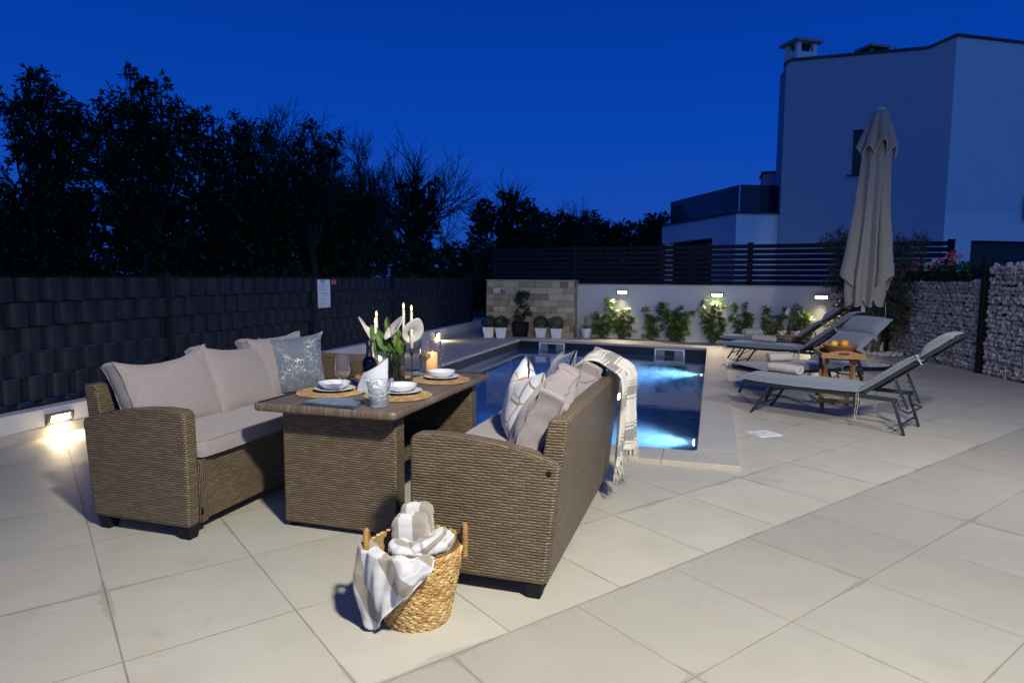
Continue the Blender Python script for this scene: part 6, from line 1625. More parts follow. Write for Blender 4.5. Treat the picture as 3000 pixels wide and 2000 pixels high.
calla((-1.96, 3.78, zb), (-1.872, 3.81, 1.040), (0.74, -0.62, 0.10), 'open white calla lily facing right, the largest bloom', 0.95, (0.25, 0.1, 1), 0.95)
calla((-1.98, 3.79, zb), (-1.938, 3.765, 1.000), (-0.10, -0.50, 0.85), 'white calla lily in the middle, seen from the side', 1.02, (0.6, 0.1, 0.6), 0.9)
calla((-2.00, 3.82, zb), (-2.085, 3.775, 1.062), (-0.80, -0.35, -0.10), 'white calla lily drooping to the left beside the candles', 0.72, (0.1, 0.0, 1), 1.7)
def big_leaf(base, tip, wid, bend, roll, label, cup=0.35, seed=0):
    l_ = empty('calla_leaf', base, 0, label, 'leaf', 'calla leaves in the vase'); B = Vector(base); T_ = Vector(tip) - B; L = T_.length; d = T_.normalized(); s1 = d.cross(Vector((0, -1, 0.1))).normalized(); s1.rotate(Matrix.Rotation(roll, 3, d)); up = s1.cross(d)
    def fn(u, v):
        a = 2 * u - 1; w = wid * (sin(pi * min(1, (v * 0.90 + 0.06))) ** 0.75) * (1 - 0.25 * v); p = T_ * v + up * (bend * sin(pi * v)) ; sx = a * w / 2
        wave = 0.007 * sin(11 * v + 3 * a + seed) * abs(a)
        return p + s1 * sx * (1 - 0.15 * abs(a)) + up * (cup * w * abs(a) ** 1.6 * 0.5 + wave)
    mb = MB().grid(fn, 16, 26, uvf=lambda u, v: (u, v)); obj('blade', mb, M['calla_leaf'], l_, smooth=True, solid=0.0012)
    mb = MB(); mb.tube([(0, 0, 0.03), (0.003, 0, -0.04), (0, 0, 0.72 + 0.03 - base[2])], 0.004, 6); obj('stalk', mb, M['calla_stem'], l_, smooth=True)
big_leaf((-1.955, 3.775, 0.915), (-2.005, 3.79, 1.145), 0.085, 0.012, R(-15), 'tall pointed calla leaf, highest of the leaves', 0.5, 1)
big_leaf((-1.985, 3.765, 0.905), (-2.110, 3.76, 1.09), 0.105, 0.03, R(25), 'broad calla leaf leaning left behind the candles', 0.35, 2)
big_leaf((-1.975, 3.755, 0.90), (-2.045, 3.70, 1.01), 0.095, 0.03, R(-30), 'short wide calla leaf over the vase rim on the left', 0.4, 3)
big_leaf((-1.935, 3.77, 0.900), (-1.900, 3.765, 1.01), 0.085, 0.015, R(35), 'curled calla leaf over the vase rim on the right', 0.5, 4)
big_leaf((-1.96, 3.84, 0.905), (-1.96, 3.86, 1.06), 0.10, 0.01, R(5), 'darker calla leaf at the back of the vase', 0.3, 5)
# ================================================================== BASKET WITH TOWELS
BX, BY = -1.135, 2.365
bk = empty('seagrass_basket', (BX, BY, 0), 0, 'round braided basket with loop handles holding striped towels', 'basket')
BR = lambda z: 0.132 + 0.062 * (z / 0.315) ** 0.85
t = NT('water_hyacinth'); o_ = t.obj(); n = t.noise(o_, 26, 3, 0.6); n2 = t.noise(o_, 8, 3); n3 = t.noise(t.map(o_, (1, 1, 2)), 260, 2); wv = t.sep(t.n('ShaderNodeVertexColor', layer_name='tone').outputs[0])[0]
t.set(color=t.ramp(t.math('ADD', t.math('MULTIPLY', n, 0.45), t.math('ADD', t.math('MULTIPLY', n2, 0.2), t.math('MULTIPLY', wv, 0.35))), [(0.22, (0.22, 0.105, 0.030)), (0.42, (0.43, 0.255, 0.085)), (0.62, (0.56, 0.38, 0.155)), (0.8, (0.66, 0.49, 0.25))]), rough=0.55, spec=0.35); t.bump(n3, 0.0015, 0.8); M['hyacinth'] = t.m
random.seed(81); mb = MB(); tones = []
rows = 14; hrow = 0.312 / rows
def rim_lift(a): return 0.0
for i in range(rows):
    z = 0.012 + i * hrow
    for half in (0, 1):
        zz = z + (half - 0.5) * hrow * 0.48; r = BR(max(0, zz)) - 0.004; nl = int(2 * pi * r / 0.0315)
        for k in range(nl):
            a = 2 * pi * (k + 0.5 * half + 0.23 * i) / nl + random.uniform(-.02, .02); rad = Vector((cos(a), sin(a), 0)); tan = Vector((-sin(a), cos(a), 0))
            b = len(mb.v); ax = tan + Vector((0, 0, 0.42 if half else -0.42)); nr = (rad + Vector((0, 0, -0.2))).normalized()
            braid_lump(mb, rad * (r + 0.002) + Vector((0, 0, zz + random.uniform(-.001, .001))), ax + rad * random.uniform(-.05, .12), nr, 0.044 * random.uniform(.9, 1.1), 0.0185, 0.0175, 7)
            tones += [random.random()] * (len(mb.v) - b)
wb = obj('braid', mb, M['hyacinth'], bk, smooth=True)
ca = wb.data.color_attributes.new('tone', 'FLOAT_COLOR', 'POINT')
for i, x in enumerate(tones): ca.data[i].color = (x, x, x, 1)
mb = MB(); mb.lathe([(0, 0.004), (BR(0) - 0.008, 0.004), (BR(.1) - 0.010, 0.1), (BR(.2) - 0.010, 0.2), (BR(.31) - 0.010, 0.312), (BR(.31) - 0.016, 0.312), (BR(.1) - 0.018, 0.1), (0, 0.02)], 48); ln = obj('inner_wall', mb, plain('dark_straw', (0.22, 0.14, 0.06), 0.8), bk, smooth=True)
for sg_ in (-1, 1):                       # two upright loop handles, cord wrapped
    ah = R(26) if sg_ > 0 else R(206); rad = Vector((cos(ah), sin(ah), 0)); tan = Vector((-sin(ah), cos(ah), 0)); mb = MB()
    pts = []
    for k in range(25):
        a = pi * k / 24; pts.append(rad * (BR(.31) + 0.002 + 0.006 * sin(a)) + tan * (0.060 * cos(a)) + Vector((0, 0, 0.265 + 0.108 * sin(a) ** 0.75)))
    mb.tube(pts, 0.0085, 10)
    hd = obj('handle', mb, M['hyacinth'], bk, smooth=True)
    mb = MB(); spir = []; N_ = 420
    for k in range(N_):
        f = k / (N_ - 1) * 24; i = min(23, int(f)); p = pts[i].lerp(pts[i + 1], f - i); d = (pts[i + 1] - pts[i]).normalized(); n1 = rad; n2_ = d.cross(n1); an = k * 0.75; spir.append(p + n1 * (0.0095 * cos(an)) + n2_ * (0.0095 * sin(an)))
    mb.tube(spir, 0.0030, 5); obj('cord_wrap', mb, M['hyacinth'], hd, smooth=True)

def towel_mat(name, sx, phase, ang=0.0, c1=(0.58, 0.575, 0.58), c2=(0.30, 0.262, 0.218), w=0.5):
    t = NT(name); s = t.sep(t.map(t.uv(), (1, 1, 1), (0, 0, ang)))
    f = t.math('FRACT', t.math('ADD', t.math('DIVIDE', s[0], sx), phase)); m = t.math('LESS_THAN', f, w)
    terry = t.noise(t.obj(), 520, 2); soft = t.noise(t.obj(), 35, 3)
    t.set(color=t.mix(t.rng(terry, 0.3, 0.7, 0.28, 0), t.mix(m, c1, c2), t.mix(m, tuple(x * .6 for x in c1), tuple(x * .5 for x in c2))), rough=0.95, sheen=0.5, spec=0.1); t.bump(t.math('ADD', terry, soft), 0.003, 0.8); return t.m
M['towel_v'] = towel_mat('striped_towel_upright', 0.118, 0.62, 0, w=0.52)
M['towel_d'] = towel_mat('striped_towel_hanging', 0.170, 0.22, R(28), w=0.38)
# folded towel standing in the basket
def blob_towel(name, loc, rot, dims, mat, label, seed, p=3.2, layers=0):
    o = empty(name, loc, 0, label, 'towel', 'striped towels in the basket'); off = Vector((seed, seed * 2, 1)); Rm = Euler(rot).to_matrix()
    def fn(u, v):
        a, b = 2 * pi * u, pi * (v - 0.5); ca_, sa = cos(a), sin(a); cb, sb = cos(b), sin(b); e = 2 / p
        f = lambda x: math.copysign(abs(x) ** e, x)
        q = Vector((dims[0] * f(ca_) * f(cb), dims[1] * f(sa) * f(cb), dims[2] * f(sb)))
        nn = (noise.noise(q * 12 + off) * 0.020 + noise.noise(q * 34 + off) * 0.007 - 0.016 * max(0, 0.35 - abs(noise.noise(q * 15 + off * 2))) / 0.35) * (0.4 if layers else 1.0)
        fold = 0.006 * sin(q.y * 150 + 3 * noise.noise(q * 8 + off)) if layers and abs(q.z) > dims[2] * 0.6 else 0
        return Rm @ (q * (1 + (nn + fold) / max(0.03, q.length)))
    mb = MB().grid(fn, 72, 40, uvf=lambda u, v: ((Rm.inverted() @ fn(u, v)).x + 0.5, v)); obj('cloth', mb, mat, o, smooth=True); return o
blob_towel('striped_towel', (BX - 0.035, BY + 0.030, 0.292), (R(-6), R(-4), R(14)), (0.078, 0.052, 0.125), M['towel_v'], 'folded beige and white striped towel standing upright in the basket', 3, 4.5, 3)
blob_towel('striped_towel', (BX - 0.035, BY + 0.082, 0.318), (R(-10), R(-2), R(14)), (0.074, 0.030, 0.125), M['towel_v'], 'second upright folded towel, behind the other in the basket', 5, 4.5, 3)
blob_towel('striped_towel', (BX + 0.075, BY - 0.01, 0.318), (R(-10), R(-20), R(35)), (0.098, 0.075, 0.050), M['towel_d'], 'loosely rolled striped towel lying at the right in the basket', 9, 2.6)
blob_towel('striped_towel', (BX + 0.005, BY - 0.065, 0.300), (R(10), R(18), R(10)), (0.10, 0.055, 0.042), M['towel_d'], 'crumpled striped towel across the front of the basket', 13, 2.6)
# towel hanging over the rim
ht = empty('hanging_towel', (BX, BY, 0), 0, 'beige and white striped towel hanging out over the left rim of the basket', 'towel', 'striped towels in the basket')
def hang(u, v):
    a = R(-150 + 104 * u * (1 - 0.10 * v))                # round the basket, from the left handle to the front right
    L = 0.315 - 0.255 * max(0, (u - 0.30) / 0.70) ** 0.95 if u > 0.30 else 0.315 - 0.10 * (0.30 - u) / 0.30
    inside = 0.14
    if v < inside:
        f = v / inside; r = BR(.31) - 0.055 * (1 - f) + 0.004; z = 0.318 + 0.016 * sin(pi * f) - 0.02 * (1 - f)
    else:
        f = (v - inside) / (1 - inside); z = 0.318 + 0.004 - L * f + 0.01 * (1 - f) ** 3; bul = 0.016 + 0.020 * sin(pi * min(1, f * 1.1)) ; r = BR(max(0.0, z)) + 0.010 + bul * (0.7 + 0.3 * sin(3 * u * pi)) + 0.035 * f * (1 - u) + 0.02 * f
    fold = 0.017 * (0.35 + 0.65 * v) * (sin(2 * pi * (3.3 * u - 0.55 * v) + 0.6) + 0.35 * sin(2 * pi * (7.1 * u + 0.4 * v))) * (1 - 0.3 * u)
    r += fold + 0.004 * noise.noise(Vector((u * 9, v * 7, 3.3)))
    z += 0.008 * sin(2 * pi * 3.3 * u + 1) * (1 - v) if v < 0.4 else 0
    return Vector((r * cos(a), r * sin(a), max(0.012, z)))
mb = MB().grid(hang, 90, 60, uvf=lambda u, v: (0.42 * u, 0.36 * v)); obj('cloth', mb, M['towel_d'], ht, smooth=True, solid=0.006)
mb = MB(); mb.tube([hang(u / 40, 1.0) for u in range(41)], 0.0036, 6); mb.tube([hang(1.0, v / 30) + Vector((0.002, -0.004, 0)) for v in range(4, 31)], 0.0034, 6); obj('hem', mb, plain('white_hem', (0.66, 0.66, 0.68), 0.95), ht, smooth=True)

# ================================================================== SUN LOUNGERS
M['lounger_pad'] = fabric('grey_blue_lounger_pad', (0.215, 0.245, 0.275), (0.15, 0.175, 0.20), 500)
M['tie'] = plain('pale_tie_band', (0.38, 0.38, 0.37), 0.9)
def make_lounger():
    g = empty('sun_lounger'); W2 = 0.262
    HX, HZ, BA, BL_ = 1.16, 0.345, R(38.5), 0.92
    bx = lambda s, n=0.0: (HX + s * cos(BA) - n * sin(BA), HZ + s * sin(BA) + n * cos(BA))
    mb = MB()
    for y in (-W2, W2):
        mb.bar((0, y, 0.322), (1.46, y, 0.315), 0.022, 0.040)
    mb.bar((0.011, -W2, 0.322), (0.011, W2, 0.322), 0.022, 0.038); mb.bar((1.10, -W2, 0.312), (1.10, W2, 0.312), 0.02, 0.02)
    mb.bar((0.55, -W2, 0.312), (0.55, W2, 0.312), 0.02, 0.02)
    obj('frame', mb, M['anthracite'], g, bevel=0.004)
    mb = MB(); mb.box((0.58, 0, 0.338), (1.12, 2 * W2 - 0.02, 0.004)); obj('sling', mb, M['black_plastic'], g)
    mb = MB()
    for y in (-W2, W2):
        a = bx(-0.04, 0); b = bx(BL_, 0); mb.bar((a[0], y * 0.93, a[1]), (b[0], y * 0.93, b[1]), 0.022, 0.042)
    b = bx(BL_ - 0.01); mb.bar((b[0], -W2 * .93, b[1]), (b[0], W2 * .93, b[1]), 0.022, 0.040); b = bx(0.45, -0.01); mb.bar((b[0], -W2 * .93, b[1]), (b[0], W2 * .93, b[1]), 0.018, 0.018)
    br_ = obj('backrest_frame', mb, M['anthracite'], g, bevel=0.004)
    mb = MB(); a = bx(0.0, 0.012); b = bx(BL_, 0.012); mb.bar((a[0], 0, a[1]), (b[0], 0, b[1]), 2 * W2 * .9, 0.004); obj('sling', mb, M['black_plastic'], br_)
    # legs: splayed pairs with a cross bar
    for sgn in (-1, 1):
        mb = MB(); mb.bar((0.29, sgn * W2 * 0.95, 0.31), (0.095, sgn * (W2 - 0.012), 0.0), 0.020, 0.040, up=(0, 1, 0)); obj('leg', mb, M['anthracite'], g, bevel=0.003)
        mb = MB(); mb.bar((1.42, sgn * W2 * 1.0, 0.315), (1.525, sgn * (W2 - 0.004), 0.0), 0.020, 0.040, up=(0, 1, 0)); obj('leg', mb, M['anthracite'], g, bevel=0.003)
        mb = MB(); mb.tube([(0.30, sgn * W2 * .9, 0.20 + .1), (0.40, sgn * W2 * .88, 0.315)], 0.005, 5); mb.tube([(0.22, sgn * W2 * .9, 0.20), (0.42, sgn * W2 * .9, 0.315)], 0.005, 5); obj('brace', mb, M['anthracite'], g)
    mb = MB(); mb.tube([(0.15, -W2 + .01, 0.095), (0.15, W2 - .01, 0.095)], 0.010, 8); obj('crossbar', mb, M['anthracite'], g, smooth=True)
    mb = MB(); mb.tube([(1.495, -W2 + .01, 0.095), (1.495, W2 - .01, 0.095)], 0.010, 8); obj('crossbar', mb, M['anthracite'], g, smooth=True)
    # ratchet props
    for sgn in (-1, 1):
        y = sgn * W2 * 0.80; p0 = Vector((bx(0.30, -0.03)[0], y, bx(0.30, -0.03)[1])); p1 = Vector((1.53, y, 0.235)); mb = MB(); mb.bar(p0, p1, 0.016, 0.030, up=(0, 1, 0))
        d = (p1 - p0).normalized(); nn_ = Vector((-d.z, 0, d.x)) * -1
        for k in range(5):
            c = p0.lerp(p1, 0.30 + k * 0.15); e = c + Vector((-0.030, 0, -0.004)); mb.tube([c, e, e + Vector((-0.004, 0, 0.016))], 0.005, 5)
        obj('ratchet_prop', mb, M['anthracite'], g, bevel=0.002)
    mb = MB(); mb.tube([(1.45, -W2 * .8, 0.285), (1.47, -W2 * .8, 0.225), (1.54, -W2 * .8, 0.20), (1.55, W2 * .8, 0.20), (1.47, W2 * .8, 0.225), (1.45, W2 * .8, 0.285)], 0.009, 8); obj('support_bar', mb, M['anthracite'], g, smooth=True)
    # quilted pad: seat part, back part, head roll
    PW2 = 0.295
    def path(s):          # centre line of the pad underside
        if s < 1.14: return (-0.05 + s, 0.348 - 0.012 * sin(pi * s / 1.14) + 0.018 * max(0, 0.15 - s) / 0.15, 0.0)
        if s < 1.26:
            f = (s - 1.14) / 0.12; an = BA * f; R_ = 0.12 / BA; return (1.09 + R_ * sin(an), 0.348 + R_ * (1 - cos(an)), an)
        q = s - 1.26; R_ = 0.12 / BA; return (1.09 + R_ * sin(BA) + q * cos(BA), 0.348 + R_ * (1 - cos(BA)) + q * sin(BA), BA)
    def seg(s0, s1, th, n, m, seed, droop0=0.0, fat=0.5):
        def P(u, v, sd):
            a, b = 2 * u - 1, 2 * v - 1; k = (max(0, 1 - abs(a) ** 3.2) * max(0, 1 - abs(b) ** 5)) ** fat
            s_ = s0 + (s1 - s0) * u; x, z, an = path(s_); y = PW2 * b * (1 + 0.03 * abs(a) ** 6)
            off = (0.012 + (th - 0.012) * k) if sd > 0 else -0.000 + 0.010 * (1 - k)
            if sd > 0: off += 0.0045 * noise.noise(Vector((s_ * 9, y * 7, seed))) + 0.003 * k * sin(30 * s_ + 5 * noise.noise(Vector((s_ * 3, y * 4, seed + 4)))) * max(0, abs(b) - 0.45)
            dr = 0.010 * abs(b) ** 4
            return Vector((x - sin(an) * off, y, z + cos(an) * off - dr * 0.5))
        mb = MB()
        for sd in (-1, 1): mb.grid(lambda u, v: P(u, v, sd), n, m, uvf=lambda u, v: (u * (s1 - s0), v * .6))
        e = [(i / n, 0) for i in range(n + 1)]; e2 = [(i / n, 1) for i in range(n + 1)]; f1 = [(0, i / m) for i in range(m + 1)]; f2 = [(1, i / m) for i in range(m + 1)]
        for L in (e, e2, f1, f2):
            mb.grid(lambda u, v: P(*L[int(round(u * (len(L) - 1)))], -1).lerp(P(*L[int(round(u * (len(L) - 1)))], 1), v), len(L) - 1, 1, uvf=lambda u, v: (u, v * .02))
        loop = [P(u, v, 1) for u, v in e + f2[1:] + e2[::-1][1:] + f1[::-1][1:-1]]
        return mb, loop
    mb, l1 = seg(0.0, 1.19, 0.062, 60, 16, 1.0); pad = obj('seat_pad', mb, M['lounger_pad'], g, smooth=True)
    m2, l2 = seg(1.19, 1.80, 0.066, 36, 16, 2.0); bp2 = obj('back_pad', m2, M['lounger_pad'], g, smooth=True)
    m3, l3 = seg(1.80, 2.10, 0.085, 22, 16, 3.0, fat=0.6); obj('head_roll', m3, M['lounger_pad'], g, smooth=True)
    pm = MB(); pm.tube(l1, 0.0055, 6, closed=True); obj('piping', pm, M['lounger_pad'], pad, smooth=True)
    pm = MB(); pm.tube(l2, 0.0055, 6, closed=True); pm.tube(l3, 0.0055, 6, closed=True); obj('piping', pm, M['lounger_pad'], bp2, smooth=True)
    mb = MB()
    for y in (-PW2 + .0, PW2 - .0):
        for dx in (0.0, 0.018): mb.tube([(1.12 + dx, y, 0.365), (1.125 + dx, y * 1.02, 0.25), (1.11 + dx, y * 1.015, random.uniform(0.08, 0.14))], 0.003, 5)
    obj('tie', mb, M['tie'], g, smooth=False); mb = MB()
    q = path(1.80); mb.bar((q[0] - 0.01, -PW2, q[1] - 0.03), (q[0] - 0.01, PW2, q[1] - 0.03), 0.05, 0.004)
    for y in (-W2, W2): mb.bar((q[0] - 0.035, y * 1.08, q[1] + 0.02), (q[0] + 0.01, y * 1.08, q[1] - 0.065), 0.004, 0.045, up=(0, 1, 0))
    obj('strap', mb, M['tie'], g, smooth=False)
    return g
random.seed(91)
lo_ = make_lounger()
# origin = foot end on the centre line
LG = 'sun loungers beside the pool'
specs = [((0.455, 7.49), -27.5, 'sun lounger nearest the photographer, in side view, with a rolled towel on its pad'),
         ((0.41, 8.19), 34.0, 'sun lounger turned away to the right, its head end under the closed parasol'),
         ((0.36, 11.23), -25.5, 'sun lounger third from the front, behind the wooden tray table'),
         ((0.28, 12.44), -19.0, 'farthest sun lounger, its pad darkest blue, beside the white wall')]
for i, ((x, y), a, lab) in enumerate(specs):
    q = lo_ if i == 0 else copy_tree(lo_)
    q.location = (x, y, 0); q.rotation_euler = (0, 0, R(a)); tag(q, lab, 'sun lounger', LG)
    if i == 3: q.location.x += 0.0

# rolled towels
M['terry'] = towel_mat('cream_terry', 9.0, 0.9, 0, (0.56, 0.50, 0.42), (0.56, 0.50, 0.42), 0.0)
def rolled_towel(loc, rz, label, L=0.30, r1=0.062, seed=0, flat=0.86, tilt=0.0):
    o = empty('rolled_towel', loc, rz, label, 'towel', 'rolled cream towels on the loungers'); random.seed(seed); N_ = 150; turns = 3.2
    def fn(u, v):
        a = 2 * pi * turns * u; r = 0.008 + (r1 - 0.008) * (u ** 0.92); r *= 1 + 0.10 * noise.noise(Vector((a * 0.5, v * 3, seed))) + 0.05 * noise.noise(Vector((a * 1.5, v * 8, seed)))
        e = (v - 0.5) * L * (1 + 0.02 * sin(a * 0.9 + seed)) + 0.006 * sin(a + seed) ; 
        bulge = 1 + 0.04 * sin(pi * v) - (0.06 if abs(v - 0.42) < 0.03 and u > 0.6 else 0)
        return Vector((e, r * cos(a) * bulge * 1.06, r1 * flat + r * sin(a) * flat * bulge))
    mb = MB().grid(fn, N_, 26, uvf=lambda u, v: (u * 1.2, v * L)); obj('cloth', mb, M['terry'], o, smooth=True, solid=0.0085, solid_off=-0.6); return o
rolled_towel((0.765, 7.46, 0.402), R(-42), 'rolled cream towel on the nearest lounger', 0.36, 0.060, 1)
rolled_towel((0.80, 8.50, 0.402), R(24), 'short rolled cream towel with its spiral end facing the pool, on the second lounger', 0.29, 0.066, 2)
rolled_towel((0.80, 11.13, 0.402), R(-34), 'rolled towel on the third lounger from the front, small in the distance', 0.36, 0.062, 3)
rolled_towel((0.70, 12.36, 0.402), R(28), 'rolled towel on the farthest lounger, small in the distance', 0.33, 0.066, 4)

# ------------------------------------------------------------------ folding tray table with fruit
t = NT('teak_wood'); s = t.sep(t.obj()); g_ = t.noise(t.map(t.obj(), (6, 6, 60)), 1.6, 6, 0.65, 0.8); 
t.set(color=t.ramp(g_, [(0.3, (0.17, 0.080, 0.028)), (0.55, (0.30, 0.155, 0.058)), (0.8, (0.42, 0.235, 0.095))]), rough=0.5); t.bump(g_, 0.0008, 0.6); M['teak'] = t.m
tt = empty('tray_table', (1.325, 7.765, 0), R(0), 'folding wooden tray table between the loungers, carrying a fruit bowl', 'side table')
mb = MB(); w2, d2 = 0.165, 0.205
# crossed legs: two frames; seen from the front: legs at x = +-w2
for sx in (-1, 1):
    mb = MB(); x = sx * (w2 - 0.0); mb.bar((x, -d2, 0.0), (x * 0.93, d2 * 0.86, 0.575), 0.024, 0.040, up=(1, 0, 0)); obj('leg', mb, M['teak'], tt, bevel=0.003)
    mb = MB(); x = sx * (w2 - 0.028); mb.bar((x, d2, 0.0), (x * 0.95, -d2 * 0.86, 0.575), 0.024, 0.040, up=(1, 0, 0)); obj('leg', mb, M['teak'], tt, bevel=0.003)
mb = MB(); mb.bar((-w2 - 0.03, -d2 * .80 - 0.025, 0.115), (w2 + 0.03, -d2 * .80 - 0.025, 0.105), 0.020, 0.042); obj('stretcher', mb, M['teak'], tt, bevel=0.003)
mb = MB(); mb.bar((-w2 - 0.02, d2 * .80 + .02, 0.12), (w2 + 0.02, d2 * .80 + 0.02, 0.12), 0.020, 0.042); obj('stretcher', mb, M['teak'], tt, bevel=0.003)
mb = MB(); mb.bar((-w2, -d2 * .84, 0.562), (w2, -d2 * .84, 0.562), 0.022, 0.026); mb.bar((-w2, d2 * .84, 0.562), (w2, d2 * .84, 0.562), 0.022, 0.026); obj('top_rail', mb, M['teak'], tt, bevel=0.003)
mb = MB(); mb.box((-0.02, -d2 * .84 - .0125, 0.558), (0.035, 0.003, 0.028)); obj('brass_plate', mb, plain('brass', (0.55, 0.45, 0.14), 0.4, 0.6), tt)
ty_ = empty('serving_tray', (1.325, 7.765, 0.576), 0, 'rectangular wooden tray with hand holes, lying on the folding stand', 'tray')
W3, D3 = 0.20, 0.305
mb = MB(); mb.box((0, 0, 0.006), (2 * W3 - 0.01, 2 * D3 - 0.01, 0.010)); obj('base', mb, M['teak'], ty_)
# end boards with arched top and a slot
for sy in (-1, 1):
    top = []; bot = []
    n_ = 24
    vs = []; fs = []
    y0, y1 = sy * D3, sy * (D3 - 0.014)
    def prof(x): return 0.058 + 0.026 * max(0, 1 - (abs(x) / 0.15) ** 2)
    xs_ = [-W3 + 2 * W3 * k / n_ for k in range(n_ + 1)]
    mb = MB()
    def slot(x): return (0.040, 0.063) if abs(x) < 0.046 else None
    for a, b in zip(xs_, xs_[1:]):
        m_ = (a + b) / 2; sl_ = slot(m_)
        spans = [(0.0, 0.0, sl_[0], sl_[0]), (sl_[1], sl_[1], prof(a), prof(b))] if sl_ else [(0.0, 0.0, prof(a), prof(b))]
        for (a0, b0, a1, b1) in spans:
            mb.add([(a, y0, a0), (b, y0, b0), (b, y0, b1), (a, y0, a1), (a, y1, a0), (b, y1, b0), (b, y1, b1), (a, y1, a1)], [(0, 1, 2, 3), (4, 7, 6, 5), (0, 4, 5, 1), (3, 2, 6, 7), (0, 3, 7, 4), (1, 5, 6, 2)])
    obj('end_board', mb, M['teak'], ty_)
for sx in (-1, 1):
    mb = MB(); mb.box((sx * (W3 + 0.004), 0, 0.027), (0.013, 2 * D3, 0.054)); obj('side_board', mb, M['teak'], ty_, bevel=0.002)
fb = empty('fruit_bowl', (1.345, 7.80, 0.588), 0, 'flaring wooden bowl with citrus fruit on the tray', 'bowl')
mb = MB(); mb.lathe([(0, 0), (0.085, 0), (0.10, 0.010), (0.178, 0.098), (0.185, 0.106), (0.178, 0.108), (0.168, 0.100), (0.09, 0.022), (0, 0.014)], 56, rmod=lambda a, z: 1 + 0.02 * cos(2 * a) + 0.01 * sin(3 * a)); obj('bowl', mb, M['teak'], fb, smooth=True)
def fruit(x, y, z, r, mat, nm, lab, el=1.0):
    o = empty(nm, (x, y, z), 0.7, lab, 'fruit'); mb = MB(); pr = [(r * sin(pi * k / 20) * (1.0), -r * cos(pi * k / 20) * el * (1 + (0.10 if el > 1 and k in (0, 20) else 0))) for k in range(21)]
    mb.lathe(pr, 28); 
    if el > 1: mb.v = [(z_, x_, y_) for x_, y_, z_ in mb.v]
    obj('peel', mb, mat, o, smooth=True)
def peel(name, c): 
    t = NT(name); b = t.voro(t.obj(), 260); t.set(color=t.mix(t.noise(t.obj(), 18, 3), c, tuple(x * 0.85 for x in c)), rough=0.38, sss=0.05); t.bump(b, 0.0012, 0.5); return t.m
fruit(1.375, 7.76, 0.706, 0.045, peel('orange_peel', (0.80, 0.30, 0.015)), 'orange', 'orange lying in the wooden bowl', 1.0)
fruit(1.285, 7.80, 0.700, 0.036, peel('lemon_peel', (0.72, 0.50, 0.05)), 'lemon', 'yellow lemon lying left of the orange in the bowl', 1.25)
fruit(1.36, 7.86, 0.66, 0.042, peel('orange_peel_far', (0.78, 0.32, 0.02)), 'orange', 'second orange, hidden behind the first in the bowl', 1.0)

# ------------------------------------------------------------------ round wire table between the far loungers
st2 = empty('wire_side_table', (1.245, 11.87, 0), 0, 'round side table with a wooden top and thin black wire cage, far back between loungers', 'side table')
mb = MB(); mb.lathe([(0, 0.447), (0.215, 0.447), (0.218, 0.450), (0.218, 0.462), (0.215, 0.465), (0, 0.465)], 48); obj('top', mb, M['teak'], st2, smooth=False)
mb = MB()
for z, r in ((0.443, 0.205), (0.012, 0.17)): mb.tube([(r * cos(2 * pi * k / 40), r * sin(2 * pi * k / 40), z) for k in range(40)], 0.005, 6, closed=True)
for k in range(26):
    a = 2 * pi * k / 26; b = a + 0.28 * (1 if k % 2 else -1); mb.tube([(0.205 * cos(a), 0.205 * sin(a), 0.443), (0.17 * cos(b), 0.17 * sin(b), 0.012)], 0.0030, 4)
obj('wire_cage', mb, M['black'], st2)
for x, y, c, lab in ((1.13, 11.80, (0.07, 0.09, 0.03), 'small white bowl of green olives, left on the far round table'), (1.365, 11.84, (0.05, 0.01, 0.015), 'small white bowl of dark cherries, right on the far round table')):
    b = empty('snack_bowl', (x, y, 0.466), 0, lab, 'bowl', 'white bowls on the far side table'); mb = MB(); mb.lathe([(0, 0.004), (0.030, 0.0), (0.034, 0.004), (0.033, 0.012), (0.062, 0.035), (0.078, 0.062), (0.079, 0.066), (0.075, 0.065), (0.058, 0.04), (0.0, 0.018)], 36); obj('dish', mb, M['porcelain'], b, smooth=True)
    random.seed(int(x * 100)); mb = MB()
    for _ in range(26):
        a = random.uniform(0, 2 * pi); r = random.uniform(0, 0.056); q = MB(); q.lathe([(0.010 * sin(pi * k / 6), -0.010 * cos(pi * k / 6)) for k in range(7)], 8); mb.add([(v[0] + r * cos(a), v[1] + r * sin(a), v[2] + 0.058 + 0.014 * (1 - r / 0.056)) for v in q.v], q.f)
    obj('berries', mb, plain('berry_' + str(int(x * 100)), c, 0.25), b, smooth=True)
v2 = empty('small_vase', (1.245, 11.86, 0.466), 0, 'small green glass vase with one calla on the far round table', 'vase')
mb = MB(); mb.lathe([(0, 0.0), (0.032, 0.0), (0.035, 0.006), (0.033, 0.15), (0.035, 0.158), (0.032, 0.158), (0.030, 0.01), (0, 0.008)], 28); obj('glass', mb, glass('teal_tint_glass', (0.05, 0.45, 0.40)), v2, smooth=True)
calla((1.245, 11.86, 0.48), (1.235, 11.855, 0.80), (-0.35, -0.3, 0.55), 'single greenish calla standing in the small vase on the far table', 0.75, (0, 0, 1), 0.8)

